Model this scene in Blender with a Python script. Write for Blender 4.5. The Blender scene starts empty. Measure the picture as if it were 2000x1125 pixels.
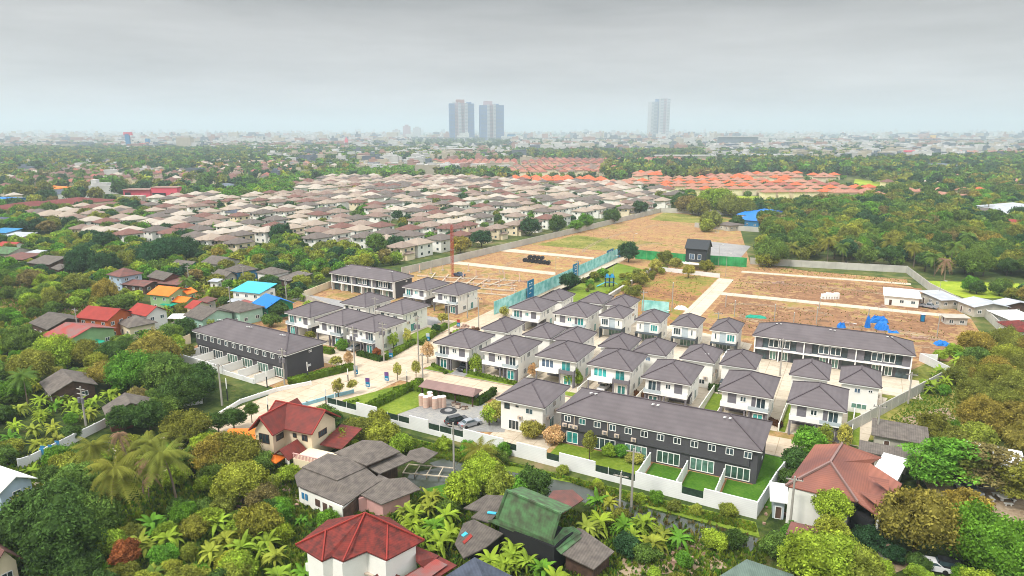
import bpy, bmesh, math, random
import numpy as np
from mathutils import Vector, Matrix
random.seed(7); RS = np.random.RandomState(11)
PI = math.pi
# ------------------------------------------------------------------ camera model
F = 1333.0; HOR = 254.0; CX = 1000.0; CY = 562.5; HC = 55.0; YAW = math.radians(27.1)
PITCH = math.atan((CY - HOR) / F); CP, SP = math.cos(PITCH), math.sin(PITCH); CT, ST = math.cos(YAW), math.sin(YAW)
def P(px, py, z=0.0):
    """ground (or height z) point seen at a place of the photograph"""
    x = (px - CX) / F; y = (CY - py) / F
    X, Y, Z = x, CP + y * SP, -SP + y * CP
    k = (z - HC) / Z; X *= k; Y *= k
    return (X * CT - Y * ST, X * ST + Y * CT)
def proj(x, y, z=0.0):
    X = x * CT + y * ST; Y = -x * ST + y * CT
    zc = Y * CP - (z - HC) * SP; yc = (z - HC) * CP + Y * SP
    if zc < 1: return (-9999, -9999, zc)
    return (CX + F * X / zc, CY - F * yc / zc, zc)
scene = bpy.context.scene
COL = scene.collection
# ------------------------------------------------------------------ materials
def lin(c):
    return tuple((v / 12.92 if v <= 0.04045 else ((v + 0.055) / 1.055) ** 2.4) for v in c)
def hexc(r, g, b, k=1.0):
    return tuple(min(1, v * k) for v in lin((r / 255, g / 255, b / 255)))
M = {}
def mat(name, col, rough=0.85, var=0.12, scale=0.6, col2=None, bump=0.0, spec=0.3, bands=None, rnd=0.05, metallic=0.0, detail=5.0, contrast=(0.35, 0.65), world=False):
    m = bpy.data.materials.new(name); m.use_nodes = True
    nt = m.node_tree; N = nt.nodes; L = nt.links
    b = N['Principled BSDF']; b.inputs['Roughness'].default_value = rough; b.inputs['Specular IOR Level'].default_value = spec; b.inputs['Metallic'].default_value = metallic
    tc = N.new('ShaderNodeTexCoord'); no = N.new('ShaderNodeTexNoise'); no.inputs['Scale'].default_value = scale; no.inputs['Detail'].default_value = detail
    geo = N.new('ShaderNodeNewGeometry')
    src = geo.outputs['Position'] if world else tc.outputs['Object']
    L.new(src, no.inputs['Vector'])
    rp = N.new('ShaderNodeMapRange'); rp.inputs['From Min'].default_value = contrast[0]; rp.inputs['From Max'].default_value = contrast[1]
    L.new(no.outputs['Fac'], rp.inputs['Value'])
    c2 = col2 if col2 else tuple(v * (1 - 2 * var) for v in col)
    mx = N.new('ShaderNodeMix'); mx.data_type = 'RGBA'
    mx.inputs[6].default_value = (*c2, 1); mx.inputs[7].default_value = (*col, 1)
    L.new(rp.outputs[0], mx.inputs[0]); out = mx.outputs[2]
    oi = N.new('ShaderNodeObjectInfo'); mr = N.new('ShaderNodeMapRange'); mr.inputs['To Min'].default_value = 1 - rnd; mr.inputs['To Max'].default_value = 1 + rnd
    L.new(oi.outputs['Random'], mr.inputs['Value'])
    mm = N.new('ShaderNodeVectorMath'); mm.operation = 'SCALE'; L.new(out, mm.inputs[0]); L.new(mr.outputs[0], mm.inputs['Scale']); out = mm.outputs[0]
    if bands:   # (axis scale vec, strength): tile courses / sheet ribs as darker bands in the colour
        w = N.new('ShaderNodeTexWave'); w.inputs['Scale'].default_value = bands[1]; w.bands_direction = bands[0]; w.inputs['Distortion'].default_value = 0.4; w.inputs['Detail'].default_value = 1
        L.new(tc.outputs['Object'], w.inputs['Vector'])
        r2 = N.new('ShaderNodeMapRange'); r2.inputs['To Min'].default_value = 1 - bands[2]; r2.inputs['To Max'].default_value = 1
        L.new(w.outputs['Fac'], r2.inputs['Value'])
        m3 = N.new('ShaderNodeVectorMath'); m3.operation = 'SCALE'; L.new(out, m3.inputs[0]); L.new(r2.outputs[0], m3.inputs['Scale']); out = m3.outputs[0]
    L.new(out, b.inputs['Base Color'])
    if bump:
        bp = N.new('ShaderNodeBump'); bp.inputs['Strength'].default_value = bump; bp.inputs['Distance'].default_value = 0.1
        n2 = N.new('ShaderNodeTexNoise'); n2.inputs['Scale'].default_value = scale * 8; n2.inputs['Detail'].default_value = 3; L.new(src, n2.inputs['Vector'])
        L.new(n2.outputs['Fac'], bp.inputs['Height']); L.new(bp.outputs[0], b.inputs['Normal'])
    M[name] = m; return m
def foliage_mat(name, attr=False):
    m = bpy.data.materials.new(name); m.use_nodes = True
    nt = m.node_tree; N = nt.nodes; L = nt.links; N.clear()
    out = N.new('ShaderNodeOutputMaterial'); geo = N.new('ShaderNodeNewGeometry')
    if attr:
        c = N.new('ShaderNodeAttribute'); c.attribute_name = 'tint'; cs = c.outputs['Color']
    else:
        c = N.new('ShaderNodeObjectInfo'); cs = c.outputs['Color']
    no = N.new('ShaderNodeTexNoise'); no.inputs['Scale'].default_value = 0.45; no.inputs['Detail'].default_value = 6; L.new(geo.outputs['Position'], no.inputs['Vector'])
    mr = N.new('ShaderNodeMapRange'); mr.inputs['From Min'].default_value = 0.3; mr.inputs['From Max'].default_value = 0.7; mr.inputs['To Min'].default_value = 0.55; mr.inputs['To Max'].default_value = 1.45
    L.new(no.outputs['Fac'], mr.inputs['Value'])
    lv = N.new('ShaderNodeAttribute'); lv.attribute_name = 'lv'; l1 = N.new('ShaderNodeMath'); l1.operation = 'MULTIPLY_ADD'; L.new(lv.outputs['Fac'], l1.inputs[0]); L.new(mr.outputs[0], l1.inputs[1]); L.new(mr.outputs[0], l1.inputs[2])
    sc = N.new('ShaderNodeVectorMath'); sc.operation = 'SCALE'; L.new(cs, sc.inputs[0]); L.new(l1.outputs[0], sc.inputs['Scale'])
    n2 = N.new('ShaderNodeTexNoise'); n2.inputs['Scale'].default_value = 0.13; L.new(geo.outputs['Position'], n2.inputs['Vector'])
    m2 = N.new('ShaderNodeMapRange'); m2.inputs['From Min'].default_value = 0.5; m2.inputs['From Max'].default_value = 0.75; m2.inputs['To Max'].default_value = 0.5
    L.new(n2.outputs['Fac'], m2.inputs['Value'])
    mx = N.new('ShaderNodeMix'); mx.data_type = 'RGBA'; L.new(m2.outputs[0], mx.inputs[0]); L.new(sc.outputs[0], mx.inputs[6])
    yl = N.new('ShaderNodeVectorMath'); yl.operation = 'MULTIPLY'; L.new(sc.outputs[0], yl.inputs[0]); yl.inputs[1].default_value = (1.25, 1.1, 0.75); L.new(yl.outputs[0], mx.inputs[7])
    d = N.new('ShaderNodeBsdfDiffuse'); t = N.new('ShaderNodeBsdfTranslucent'); ms = N.new('ShaderNodeMixShader'); ms.inputs[0].default_value = 0.28
    L.new(mx.outputs[2], d.inputs['Color']); L.new(mx.outputs[2], t.inputs['Color']); L.new(d.outputs[0], ms.inputs[1]); L.new(t.outputs[0], ms.inputs[2])
    L.new(ms.outputs[0], out.inputs['Surface']); M[name] = m; return m
def ground_mat(name, stops, s1, s2, bump=0.0, joints=None):
    """two octaves of world noise through a colour ramp"""
    m = bpy.data.materials.new(name); m.use_nodes = True
    nt = m.node_tree; N = nt.nodes; L = nt.links; b = N['Principled BSDF']; b.inputs['Roughness'].default_value = 0.95; b.inputs['Specular IOR Level'].default_value = 0.1
    geo = N.new('ShaderNodeNewGeometry')
    a = N.new('ShaderNodeTexNoise'); a.inputs['Scale'].default_value = s1; a.inputs['Detail'].default_value = 6; a.inputs['Roughness'].default_value = 0.6; L.new(geo.outputs['Position'], a.inputs['Vector'])
    c = N.new('ShaderNodeTexNoise'); c.inputs['Scale'].default_value = s2; c.inputs['Detail'].default_value = 8; c.inputs['Roughness'].default_value = 0.7; L.new(geo.outputs['Position'], c.inputs['Vector'])
    ad = N.new('ShaderNodeMath'); ad.operation = 'ADD'; L.new(a.outputs['Fac'], ad.inputs[0]); L.new(c.outputs['Fac'], ad.inputs[1])
    mr = N.new('ShaderNodeMapRange'); mr.inputs['From Min'].default_value = 0.7; mr.inputs['From Max'].default_value = 1.3; L.new(ad.outputs[0], mr.inputs['Value'])
    r = N.new('ShaderNodeValToRGB'); e = r.color_ramp.elements
    while len(e) < len(stops): e.new(0.5)
    for i, (p, col) in enumerate(stops): e[i].position = p; e[i].color = (*col, 1)
    L.new(mr.outputs[0], r.inputs[0]); out = r.outputs[0]
    if joints:   # cast panels with dark joints and slightly different panels
        br = N.new('ShaderNodeTexBrick'); br.inputs['Scale'].default_value = 1.0; br.inputs['Brick Width'].default_value = joints; br.inputs['Row Height'].default_value = joints * 0.8; br.inputs['Mortar Size'].default_value = 0.06; br.offset = 0.0
        br.inputs['Color1'].default_value = (1, 1, 1, 1); br.inputs['Color2'].default_value = (0.9, 0.9, 0.89, 1); br.inputs['Mortar'].default_value = (0.62, 0.58, 0.52, 1); L.new(geo.outputs['Position'], br.inputs['Vector'])
        mj = N.new('ShaderNodeVectorMath'); mj.operation = 'MULTIPLY'; L.new(out, mj.inputs[0]); L.new(br.outputs['Color'], mj.inputs[1]); out = mj.outputs[0]
    L.new(out, b.inputs['Base Color'])
    if bump:
        bp = N.new('ShaderNodeBump'); bp.inputs['Strength'].default_value = bump; bp.inputs['Distance'].default_value = 0.4; L.new(c.outputs['Fac'], bp.inputs['Height']); L.new(bp.outputs[0], b.inputs['Normal'])
    M[name] = m; return m
mat('white_wall', hexc(243, 241, 233, 0.97), 0.8, 0.035, 0.5, bump=0.0)
mat('cream_wall', hexc(238, 222, 190, 0.95), 0.85, 0.06, 0.5)
mat('fence_white', hexc(236, 236, 234, 0.95), 0.8, 0.06, 0.3, bands=('Z', 1.1, 0.06))
mat('fence_grey', hexc(205, 202, 192, 0.9), 0.85, 0.1, 0.25, bands=('Z', 1.0, 0.1))
mat('old_wall', hexc(214, 208, 192, 0.8), 0.9, 0.16, 0.5)
mat('trim_white', hexc(244, 244, 240, 0.97), 0.5, 0.02, 1.0)
mat('panel_grey', hexc(128, 124, 130, 0.85), 0.7, 0.06, 1.0)
mat('panel_blue', hexc(188, 200, 205, 0.9), 0.7, 0.04, 1.0)
mat('dark_wall', hexc(88, 87, 91, 0.8), 0.85, 0.08, 0.3)
mat('slate', hexc(84, 92, 98, 0.8), 0.7, 0.06, 0.6)
mat('roof_mauve', hexc(130, 121, 123, 0.68), 0.75, 0.09, 0.35, bands=('Z', 0.8, 0.09), rnd=0.06)
mat('ridge_cap', hexc(104, 94, 98, 0.7), 0.7, 0.05, 1)
mat('roof_grey', hexc(130, 121, 112, 0.76), 0.92, 0.22, 1.1, col2=hexc(106, 98, 92, 0.75), detail=9.0, bands=('X', 0.9, 0.2), rnd=0.14)
mat('roof_rust', hexc(140, 92, 84, 0.8), 0.9, 0.25, 0.7, col2=hexc(110, 84, 78, 0.8), bands=('X', 1.5, 0.12), rnd=0.1)
mat('roof_red', hexc(178, 66, 56, 0.78), 0.75, 0.1, 0.6, bands=('X', 1.5, 0.1), rnd=0.1)
mat('roof_worn', hexc(176, 74, 66, 0.85), 0.8, 0.2, 0.35, col2=hexc(140, 118, 114, 0.8), bands=('X', 1.5, 0.1))
mat('rail_cyan', hexc(150, 198, 212, 0.85), 0.6, 0.08, 1)
mat('roof_moss', hexc(122, 142, 130, 0.75), 0.85, 0.15, 0.6, bands=('X', 1.6, 0.2))
mat('roof_redtile', hexc(146, 60, 52, 0.78), 0.88, 0.16, 1.3, col2=hexc(98, 52, 48, 0.72), detail=9.0, bands=('Z', 2.2, 0.15))
mat('roof_maroon', hexc(136, 58, 50, 0.85), 0.7, 0.12, 0.9, col2=hexc(110, 56, 50, 0.8), bands=('Z', 2.2, 0.15))
mat('roof_salmon', hexc(170, 108, 88, 0.85), 0.7, 0.1, 0.15, col2=hexc(136, 90, 82, 0.8), bands=('Z', 1.6, 0.16))
mat('roof_orange', hexc(248, 128, 40, 0.95), 0.7, 0.08, 0.5)
mat('roof_cyan', hexc(70, 184, 214, 0.95), 0.6, 0.05, 0.5)
mat('roof_blue', hexc(14, 120, 205, 0.95), 0.6, 0.05, 0.4)
mat('roof_green', hexc(104, 148, 98, 0.8), 0.9, 0.25, 1.0, detail=9.0, col2=hexc(98, 108, 84, 0.7), bands=('Z', 2.2, 0.2))
mat('roof_zinc', hexc(196, 200, 206, 0.9), 0.5, 0.12, 0.4, bands=('X', 2.0, 0.12), rnd=0.05)
mat('roof_slate', hexc(88, 96, 112, 0.8), 0.8, 0.2, 0.8, bands=('Z', 2.2, 0.15))
mat('roof_pink', hexc(160, 130, 124, 0.8), 0.8, 0.08, 0.4, bands=('Z', 2.2, 0.1))
VR = [('vr_cream', (212, 192, 172)), ('vr_tan', (190, 168, 152)), ('vr_taupe', (140, 128, 120)), ('vr_brick', (156, 112, 100)), ('vr_pale', (232, 218, 200)), ('vr_rose', (170, 142, 128))]
for n_, c_ in VR: mat(n_, hexc(*c_, 0.57), 0.85, 0.06, 0.3, bands=('Z', 2.0, 0.1), rnd=0.07)
mat('or_bright', hexc(226, 112, 68, 0.8), 0.8, 0.08, 0.3, rnd=0.08)
mat('or_peach', hexc(196, 140, 116, 0.72), 0.8, 0.08, 0.3, rnd=0.1)
mat('or_red', hexc(178, 108, 92, 0.75), 0.8, 0.08, 0.3, rnd=0.1)
mat('mint', hexc(176, 214, 196, 0.9), 0.85, 0.08, 0.6)
mat('green_paint', hexc(40, 150, 110, 0.85), 0.8, 0.1, 0.6)
mat('pale_green', hexc(160, 196, 140, 0.85), 0.85, 0.08, 0.6)
mat('pink_paint', hexc(226, 176, 168, 0.9), 0.85, 0.08, 0.6)
mat('hot_pink', hexc(228, 92, 112, 0.9), 0.8, 0.06, 0.2)
mat('blue_paint', hexc(60, 140, 190, 0.85), 0.8, 0.1, 0.6)
mat('sky_blue_wall', hexc(190, 210, 228, 0.9), 0.8, 0.06, 0.6)
mat('orange_paint', hexc(206, 112, 60, 0.85), 0.85, 0.1, 0.6)
mat('wood', hexc(120, 92, 78, 0.7), 0.9, 0.2, 1.2, bands=('X', 3.0, 0.2))
mat('brown_wall', hexc(138, 84, 72, 0.75), 0.9, 0.2, 1.2)
mat('shade_black', (0.02, 0.02, 0.022), 0.9, 0.1, 1)  # near-black colour paints the shade inside doorways, porches and under roofs
mat('concrete', hexc(200, 192, 178, 0.8), 0.9, 0.1, 0.4)
mat('pole', hexc(188, 182, 172, 0.8), 0.9, 0.1, 1)
mat('metal_dark', hexc(58, 62, 66, 0.8), 0.5, 0.05, 1)
mat('red_metal', hexc(196, 78, 60, 0.75), 0.6, 0.05, 1)
mat('mesh_green', hexc(58, 84, 66, 0.7), 0.9, 0.25, 2.5)
mat('teal_sheet', hexc(176, 228, 226, 0.95), 0.7, 0.2, 0.5, col2=hexc(120, 196, 192, 0.9), rnd=0.08)
mat('green_sheet', hexc(64, 176, 104, 0.85), 0.8, 0.2, 0.4, col2=hexc(40, 138, 74, 0.8))
mat('board_blue', hexc(8, 128, 176, 0.9), 0.5, 0.05, 0.6)
mat('sign_purple', hexc(120, 84, 150, 0.85), 0.5, 0.1, 2)
mat('tarp_blue', hexc(22, 128, 222, 0.95), 0.5, 0.12, 1.2, bump=0.3)
mat('tarp_teal', hexc(20, 160, 130, 0.9), 0.6, 0.1, 1.2)
mat('terracotta', hexc(222, 188, 168, 0.9), 0.7, 0.06, 1)
mat('rubber', (0.02, 0.02, 0.022), 0.7, 0.1, 2)
mat('ac_beige', hexc(214, 196, 178, 0.9), 0.6, 0.05, 2)
mat('lattice', hexc(110, 84, 76, 0.8), 0.8, 0.1, 2)
mat('bark', hexc(118, 98, 82, 0.6), 0.95, 0.2, 3)
mat('bark_pale', hexc(168, 148, 128, 0.7), 0.95, 0.15, 3)
mat('dead_frond', hexc(158, 124, 96, 0.8), 0.95, 0.2, 2)
mat('stem_green', hexc(140, 150, 80, 0.6), 0.8, 0.15, 2)
mat('car_black', (0.02, 0.022, 0.026), 0.25, 0.02, 1, spec=0.6); mat('car_white', (0.75, 0.76, 0.77), 0.3, 0.02, 1, spec=0.5)
mat('car_silver', (0.4, 0.42, 0.45), 0.3, 0.02, 1, metallic=0.5, spec=0.5); mat('car_blue', (0.05, 0.08, 0.14), 0.25, 0.02, 1, spec=0.6)
mat('lamp_red', (0.45, 0.02, 0.02), 0.3, 0.02, 1); mat('lamp_clear', (0.8, 0.8, 0.78), 0.2, 0.02, 1)
mat('rubble', hexc(196, 160, 140, 0.8), 0.95, 0.2, 2)
mat('water_tank', hexc(186, 186, 176, 0.8), 0.6, 0.05, 1)
mat('tower_blue', hexc(84, 128, 196, 0.62), 0.5, 0.1, 0.05); mat('tower_mauve', hexc(206, 168, 176, 0.75), 0.8, 0.05, 0.05, bands=('Z', 0.5, 0.2)); mat('tower_grey', hexc(204, 202, 206, 0.8), 0.8, 0.05, 0.05, bands=('Z', 0.5, 0.15)); mat('tower_glass', hexc(140, 152, 172, 0.5), 0.4, 0.05, 0.05, bands=('Z', 0.5, 0.15))
mat('city_white', hexc(226, 224, 220, 0.78), 0.8, 0.1, 0.1, bands=('Z', 0.9, 0.16), rnd=0.1); mat('city_pink', hexc(206, 164, 150, 0.65), 0.8, 0.1, 0.1, bands=('Z', 0.9, 0.14), rnd=0.15)
mat('city_grey', hexc(130, 142, 156, 0.6), 0.8, 0.1, 0.1, bands=('Z', 0.9, 0.16), rnd=0.15); mat('city_cream', hexc(214, 202, 180, 0.7), 0.8, 0.08, 0.1, bands=('Z', 0.9, 0.12), rnd=0.1)
mat('yellow_paint', hexc(236, 190, 70, 0.9), 0.7, 0.05, 0.3)
def glass(name, col, rough):
    m = bpy.data.materials.new(name); m.use_nodes = True; nt = m.node_tree; b = nt.nodes['Principled BSDF']
    b.inputs['Roughness'].default_value = rough; b.inputs['Specular IOR Level'].default_value = 0.6
    oi = nt.nodes.new('ShaderNodeObjectInfo'); mr = nt.nodes.new('ShaderNodeMapRange'); mr.inputs['To Min'].default_value = 0.45; mr.inputs['To Max'].default_value = 1.5
    nt.links.new(oi.outputs['Random'], mr.inputs['Value'])
    no = nt.nodes.new('ShaderNodeTexNoise'); no.inputs['Scale'].default_value = 0.9; tc = nt.nodes.new('ShaderNodeTexCoord'); nt.links.new(tc.outputs['Object'], no.inputs['Vector'])
    ml = nt.nodes.new('ShaderNodeMath'); ml.operation = 'MULTIPLY'; nt.links.new(mr.outputs[0], ml.inputs[0])
    m5 = nt.nodes.new('ShaderNodeMapRange'); m5.inputs['From Min'].default_value = 0.35; m5.inputs['From Max'].default_value = 0.65; m5.inputs['To Min'].default_value = 0.6; m5.inputs['To Max'].default_value = 1.3; nt.links.new(no.outputs['Fac'], m5.inputs['Value']); nt.links.new(m5.outputs[0], ml.inputs[1])
    v = nt.nodes.new('ShaderNodeVectorMath'); v.operation = 'SCALE'; v.inputs[0].default_value = col; nt.links.new(ml.outputs[0], v.inputs['Scale']); nt.links.new(v.outputs[0], b.inputs['Base Color'])
    M[name] = m
glass('glass_dark', (0.035, 0.06, 0.07), 0.12); glass('glass_teal', (0.03, 0.26, 0.25), 0.2); glass('glass_green', (0.10, 0.20, 0.16), 0.15); glass('glass_blue', (0.10, 0.16, 0.24), 0.15)
foliage_mat('foliage'); foliage_mat('foliage_mass', True)
G1, G2, G3 = hexc(96, 118, 52, 0.7), hexc(126, 140, 62, 0.7), hexc(150, 136, 92, 0.7)
ground_mat('ground', [(0.0, hexc(62, 84, 44, 0.55)), (0.4, hexc(88, 108, 52, 0.6)), (0.62, hexc(118, 124, 66, 0.7)), (0.85, hexc(146, 130, 96, 0.8))], 0.012, 0.15, 0.4)
ground_mat('soil', [(0.0, hexc(134, 134, 66, 0.7)), (0.3, hexc(164, 142, 86, 0.75)), (0.43, hexc(200, 160, 114, 0.78)), (0.52, hexc(160, 118, 86, 0.72)), (0.66, hexc(196, 154, 108, 0.78)), (0.78, hexc(170, 152, 84, 0.74)), (0.92, hexc(212, 180, 138, 0.8))], 0.025, 0.22, 0.5)
ground_mat('soil_red', [(0.0, hexc(122, 96, 76, 0.72)), (0.3, hexc(176, 134, 98, 0.74)), (0.5, hexc(142, 104, 78, 0.72)), (0.62, hexc(190, 150, 110, 0.76)), (0.8, hexc(164, 148, 80, 0.72)), (1.0, hexc(150, 144, 76, 0.72))], 0.04, 0.3, 0.5)
ground_mat('soil_grassy', [(0.0, hexc(124, 134, 58, 0.65)), (0.38, hexc(156, 146, 70, 0.7)), (0.55, hexc(184, 138, 92, 0.75)), (0.8, hexc(140, 98, 72, 0.75))], 0.05, 0.35, 0.5)
ground_mat('road_concrete', [(0.0, hexc(212, 190, 164, 0.72)), (0.5, hexc(226, 206, 180, 0.76)), (1.0, hexc(236, 220, 198, 0.78))], 0.05, 0.6, joints=4.5)
ground_mat('path_pale', [(0.0, hexc(212, 198, 176, 0.74)), (0.5, hexc(230, 216, 194, 0.78)), (1.0, hexc(206, 188, 164, 0.74))], 0.08, 0.8, joints=4.0)
ground_mat('pavement_grey', [(0.0, hexc(150, 148, 148, 0.7)), (0.5, hexc(172, 170, 168, 0.75)), (1.0, hexc(186, 182, 176, 0.8))], 0.08, 1.2)
ground_mat('gravel', [(0.0, hexc(150, 150, 150, 0.65)), (0.5, hexc(170, 168, 164, 0.75)), (1.0, hexc(190, 184, 168, 0.8))], 0.2, 2.0)
ground_mat('lawn', [(0.0, hexc(104, 132, 40, 0.6)), (0.5, hexc(132, 156, 52, 0.65)), (1.0, hexc(164, 176, 72, 0.7))], 0.1, 1.5, 0.3)
ground_mat('turf_dark', [(0.0, hexc(74, 122, 36, 0.55)), (0.5, hexc(92, 142, 44, 0.6)), (1.0, hexc(116, 154, 58, 0.65))], 0.3, 2.5, 0.3)
ground_mat('field_green', [(0.0, hexc(120, 150, 50, 0.7)), (0.5, hexc(164, 186, 52, 0.75)), (1.0, hexc(196, 200, 80, 0.8))], 0.03, 0.5)
ground_mat('wild_grass', [(0.0, hexc(96, 112, 50, 0.6)), (0.4, hexc(132, 138, 60, 0.7)), (0.7, hexc(164, 156, 84, 0.75)), (1.0, hexc(190, 166, 112, 0.8))], 0.08, 0.8, 0.5)
ground_mat('dirt', [(0.0, hexc(120, 104, 84, 0.7)), (0.5, hexc(164, 142, 116, 0.8)), (1.0, hexc(192, 174, 150, 0.85))], 0.15, 1.2, 0.3)
ground_mat('jungle_floor', [(0.0, hexc(44, 58, 30, 0.5)), (0.4, hexc(66, 86, 40, 0.55)), (0.7, hexc(96, 110, 50, 0.6)), (1.0, hexc(120, 100, 74, 0.7))], 0.08, 0.7, 0.6)
wm = bpy.data.materials.new('canal_water'); wm.use_nodes = True
b_ = wm.node_tree.nodes['Principled BSDF']; b_.inputs['Base Color'].default_value = (0.045, 0.055, 0.04, 1); b_.inputs['Roughness'].default_value = 0.25
M['water'] = wm
# ------------------------------------------------------------------ mesh helpers
class MB:
    def __init__(s): s.v = []; s.f = []
    def poly(s, pts): n = len(s.v); s.v += [tuple(p) for p in pts]; s.f.append(tuple(range(n, n + len(pts)))); return s
    def box(s, x0, y0, z0, x1, y1, z1):
        if x0 > x1: x0, x1 = x1, x0
        if y0 > y1: y0, y1 = y1, y0
        n = len(s.v); s.v += [(x0, y0, z0), (x1, y0, z0), (x1, y1, z0), (x0, y1, z0), (x0, y0, z1), (x1, y0, z1), (x1, y1, z1), (x0, y1, z1)]
        s.f += [tuple(n + i for i in q) for q in ((0, 3, 2, 1), (4, 5, 6, 7), (0, 1, 5, 4), (1, 2, 6, 5), (2, 3, 7, 6), (3, 0, 4, 7))]; return s
    def cyl(s, x, y, z0, z1, r0, r1=None, n=8, x1=None, y1=None, cap=True):
        r1 = r0 if r1 is None else r1; x1 = x if x1 is None else x1; y1 = y if y1 is None else y1; k = len(s.v)
        for i in range(n): a = 2 * PI * i / n; s.v.append((x + r0 * math.cos(a), y + r0 * math.sin(a), z0))
        for i in range(n): a = 2 * PI * i / n; s.v.append((x1 + r1 * math.cos(a), y1 + r1 * math.sin(a), z1))
        for i in range(n): j = (i + 1) % n; s.f.append((k + i, k + j, k + n + j, k + n + i))
        if cap: s.f.append(tuple(k + n + i for i in range(n))); s.f.append(tuple(k + n - 1 - i for i in range(n)))
        return s
    def bar(s, a, b, t):
        a, b = Vector(a), Vector(b); d = (b - a).normalized(); u = d.cross(Vector((0, 0, 1)))
        if u.length < 0.01: u = Vector((1, 0, 0))
        u = u.normalized() * t / 2; w = d.cross(u).normalized() * t / 2; k = len(s.v)
        for p in (a, b):
            for q in (u + w, u - w, -u - w, -u + w): s.v.append(tuple(p + q))
        s.f += [(k, k + 1, k + 5, k + 4), (k + 1, k + 2, k + 6, k + 5), (k + 2, k + 3, k + 7, k + 6), (k + 3, k, k + 4, k + 7), (k + 3, k + 2, k + 1, k), (k + 4, k + 5, k + 6, k + 7)]; return s
    def slab(s, pts, t):
        """a polygon (any height) given thickness t downwards"""
        n = len(s.v); m = len(pts); s.v += [tuple(p) for p in pts] + [(p[0], p[1], p[2] - t) for p in pts]
        s.f.append(tuple(range(n, n + m))); s.f.append(tuple(range(n + 2 * m - 1, n + m - 1, -1)))
        for i in range(m): j = (i + 1) % m; s.f.append((n + i, n + m + i, n + m + j, n + j))
        return s
    def add(s, o, f=lambda p: p):
        n = len(s.v); s.v += [f(p) for p in o.v]; s.f += [tuple(n + i for i in q) for q in o.f]; return s
    def mesh(s, name, m, smooth=False):
        me = bpy.data.meshes.new(name); me.from_pydata(s.v, [], s.f); me.materials.append(M[m])
        if smooth: me.polygons.foreach_set('use_smooth', [True] * len(me.polygons))
        me.update(); return me
def link(name, data, parent=None, loc=(0, 0, 0), rz=0.0, scale=None):
    o = bpy.data.objects.new(name, data); COL.objects.link(o); o.location = loc; o.rotation_euler = (0, 0, rz)
    if scale: o.scale = scale
    if parent: o.parent = parent
    return o
def obj(name, mb, m, parent=None, loc=(0, 0, 0), rz=0.0, smooth=False, label=None):
    o = link(name, mb.mesh(name, m, smooth), parent, loc, rz)
    if label: o['label'] = label
    return o
THINGS = []
def tag(o, label, cat, group=None, auto=False):
    o['label'] = label; o['category'] = cat
    if group: o['group'] = group
    if auto: THINGS.append(o)
    return o
def thing(name, label, cat, loc=(0, 0, 0), rz=0.0, group=None, auto=False):
    o = link(name, None, None, (*loc[:2], loc[2] if len(loc) > 2 else 0), rz); o.empty_display_size = 0.5
    return tag(o, label, cat, group, auto)
def dup(root, loc, rz, label, group=None, auto=False, scale=None, color=None):
    r = root.copy(); COL.objects.link(r); r.location = loc; r.rotation_euler = (0, 0, rz); r['label'] = label
    if 'group' in r: del r['group']
    if group: r['group'] = group
    if scale: r.scale = scale
    if color: r.color = color
    for ch in KIDS.get(root.name, None) or list(root.children):
        c = ch.copy(); COL.objects.link(c); c.parent = r
        if color: c.color = color
        for g in ch.children:
            d = g.copy(); COL.objects.link(d); d.parent = c
            if color: d.color = color
    if auto: THINGS.append(r)
    return r
KIDS = {}
def struct(name, mb, m): o = obj(name, mb, m); o['kind'] = 'structure'; return o
EXC = []   # building footprints no tree grows in: (cx, cy, half w, half d, rot)
def exclude(cx, cy, hw, hd, rz=0.0): EXC.append((cx, cy, hw, hd, math.cos(rz), math.sin(rz)))
def blocked(x, y, pad=0.0):
    for cx, cy, hw, hd, c, s in EXC:
        dx, dy = x - cx, y - cy; u = dx * c + dy * s; v = -dx * s + dy * c
        if abs(u) < hw + pad and abs(v) < hd + pad: return True
    return False
# ------------------------------------------------------------------ windows, roofs
def face_frame(side, W, D):
    """returns f(u, out, z) -> local point for a wall side; u runs left to right seen from outside"""
    if side == 'F': return lambda u, o, z: (u, -D / 2 - o, z)
    if side == 'B': return lambda u, o, z: (-u, D / 2 + o, z)
    if side == 'R': return lambda u, o, z: (W / 2 + o, u, z)
    return lambda u, o, z: (-W / 2 - o, -u, z)
def fbox(mb, f, u0, u1, o0, o1, z0, z1):
    a = f(u0, o0, z0); b = f(u1, o1, z1); mb.box(a[0], a[1], a[2], b[0], b[1], b[2])
def window(parent, f, uc, zc, w, h, n=2, gl='glass_dark', fr='trim_white', t=0.09, out=0.0, name='window', base=None):
    mb = MB(); u0, u1, z0, z1 = uc - w / 2, uc + w / 2, zc - h / 2, zc + h / 2
    fbox(mb, f, u0, u1, out, out + 0.07, z0, z0 + t); fbox(mb, f, u0, u1, out, out + 0.07, z1 - t, z1)
    for i in range(n + 1):
        x = u0 + (w - t) * i / n; fbox(mb, f, x, x + t, out, out + (0.068 if i in (0, n) else 0.06), z0 + t, z1 - t)
    o = obj(name, mb, fr, parent)
    g = MB(); fbox(g, f, u0 + t * 0.5, u1 - t * 0.5, out + 0.0, out + 0.03, z0 + t * 0.5, z1 - t * 0.5)
    obj('pane', g, gl, o); return o
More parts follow.
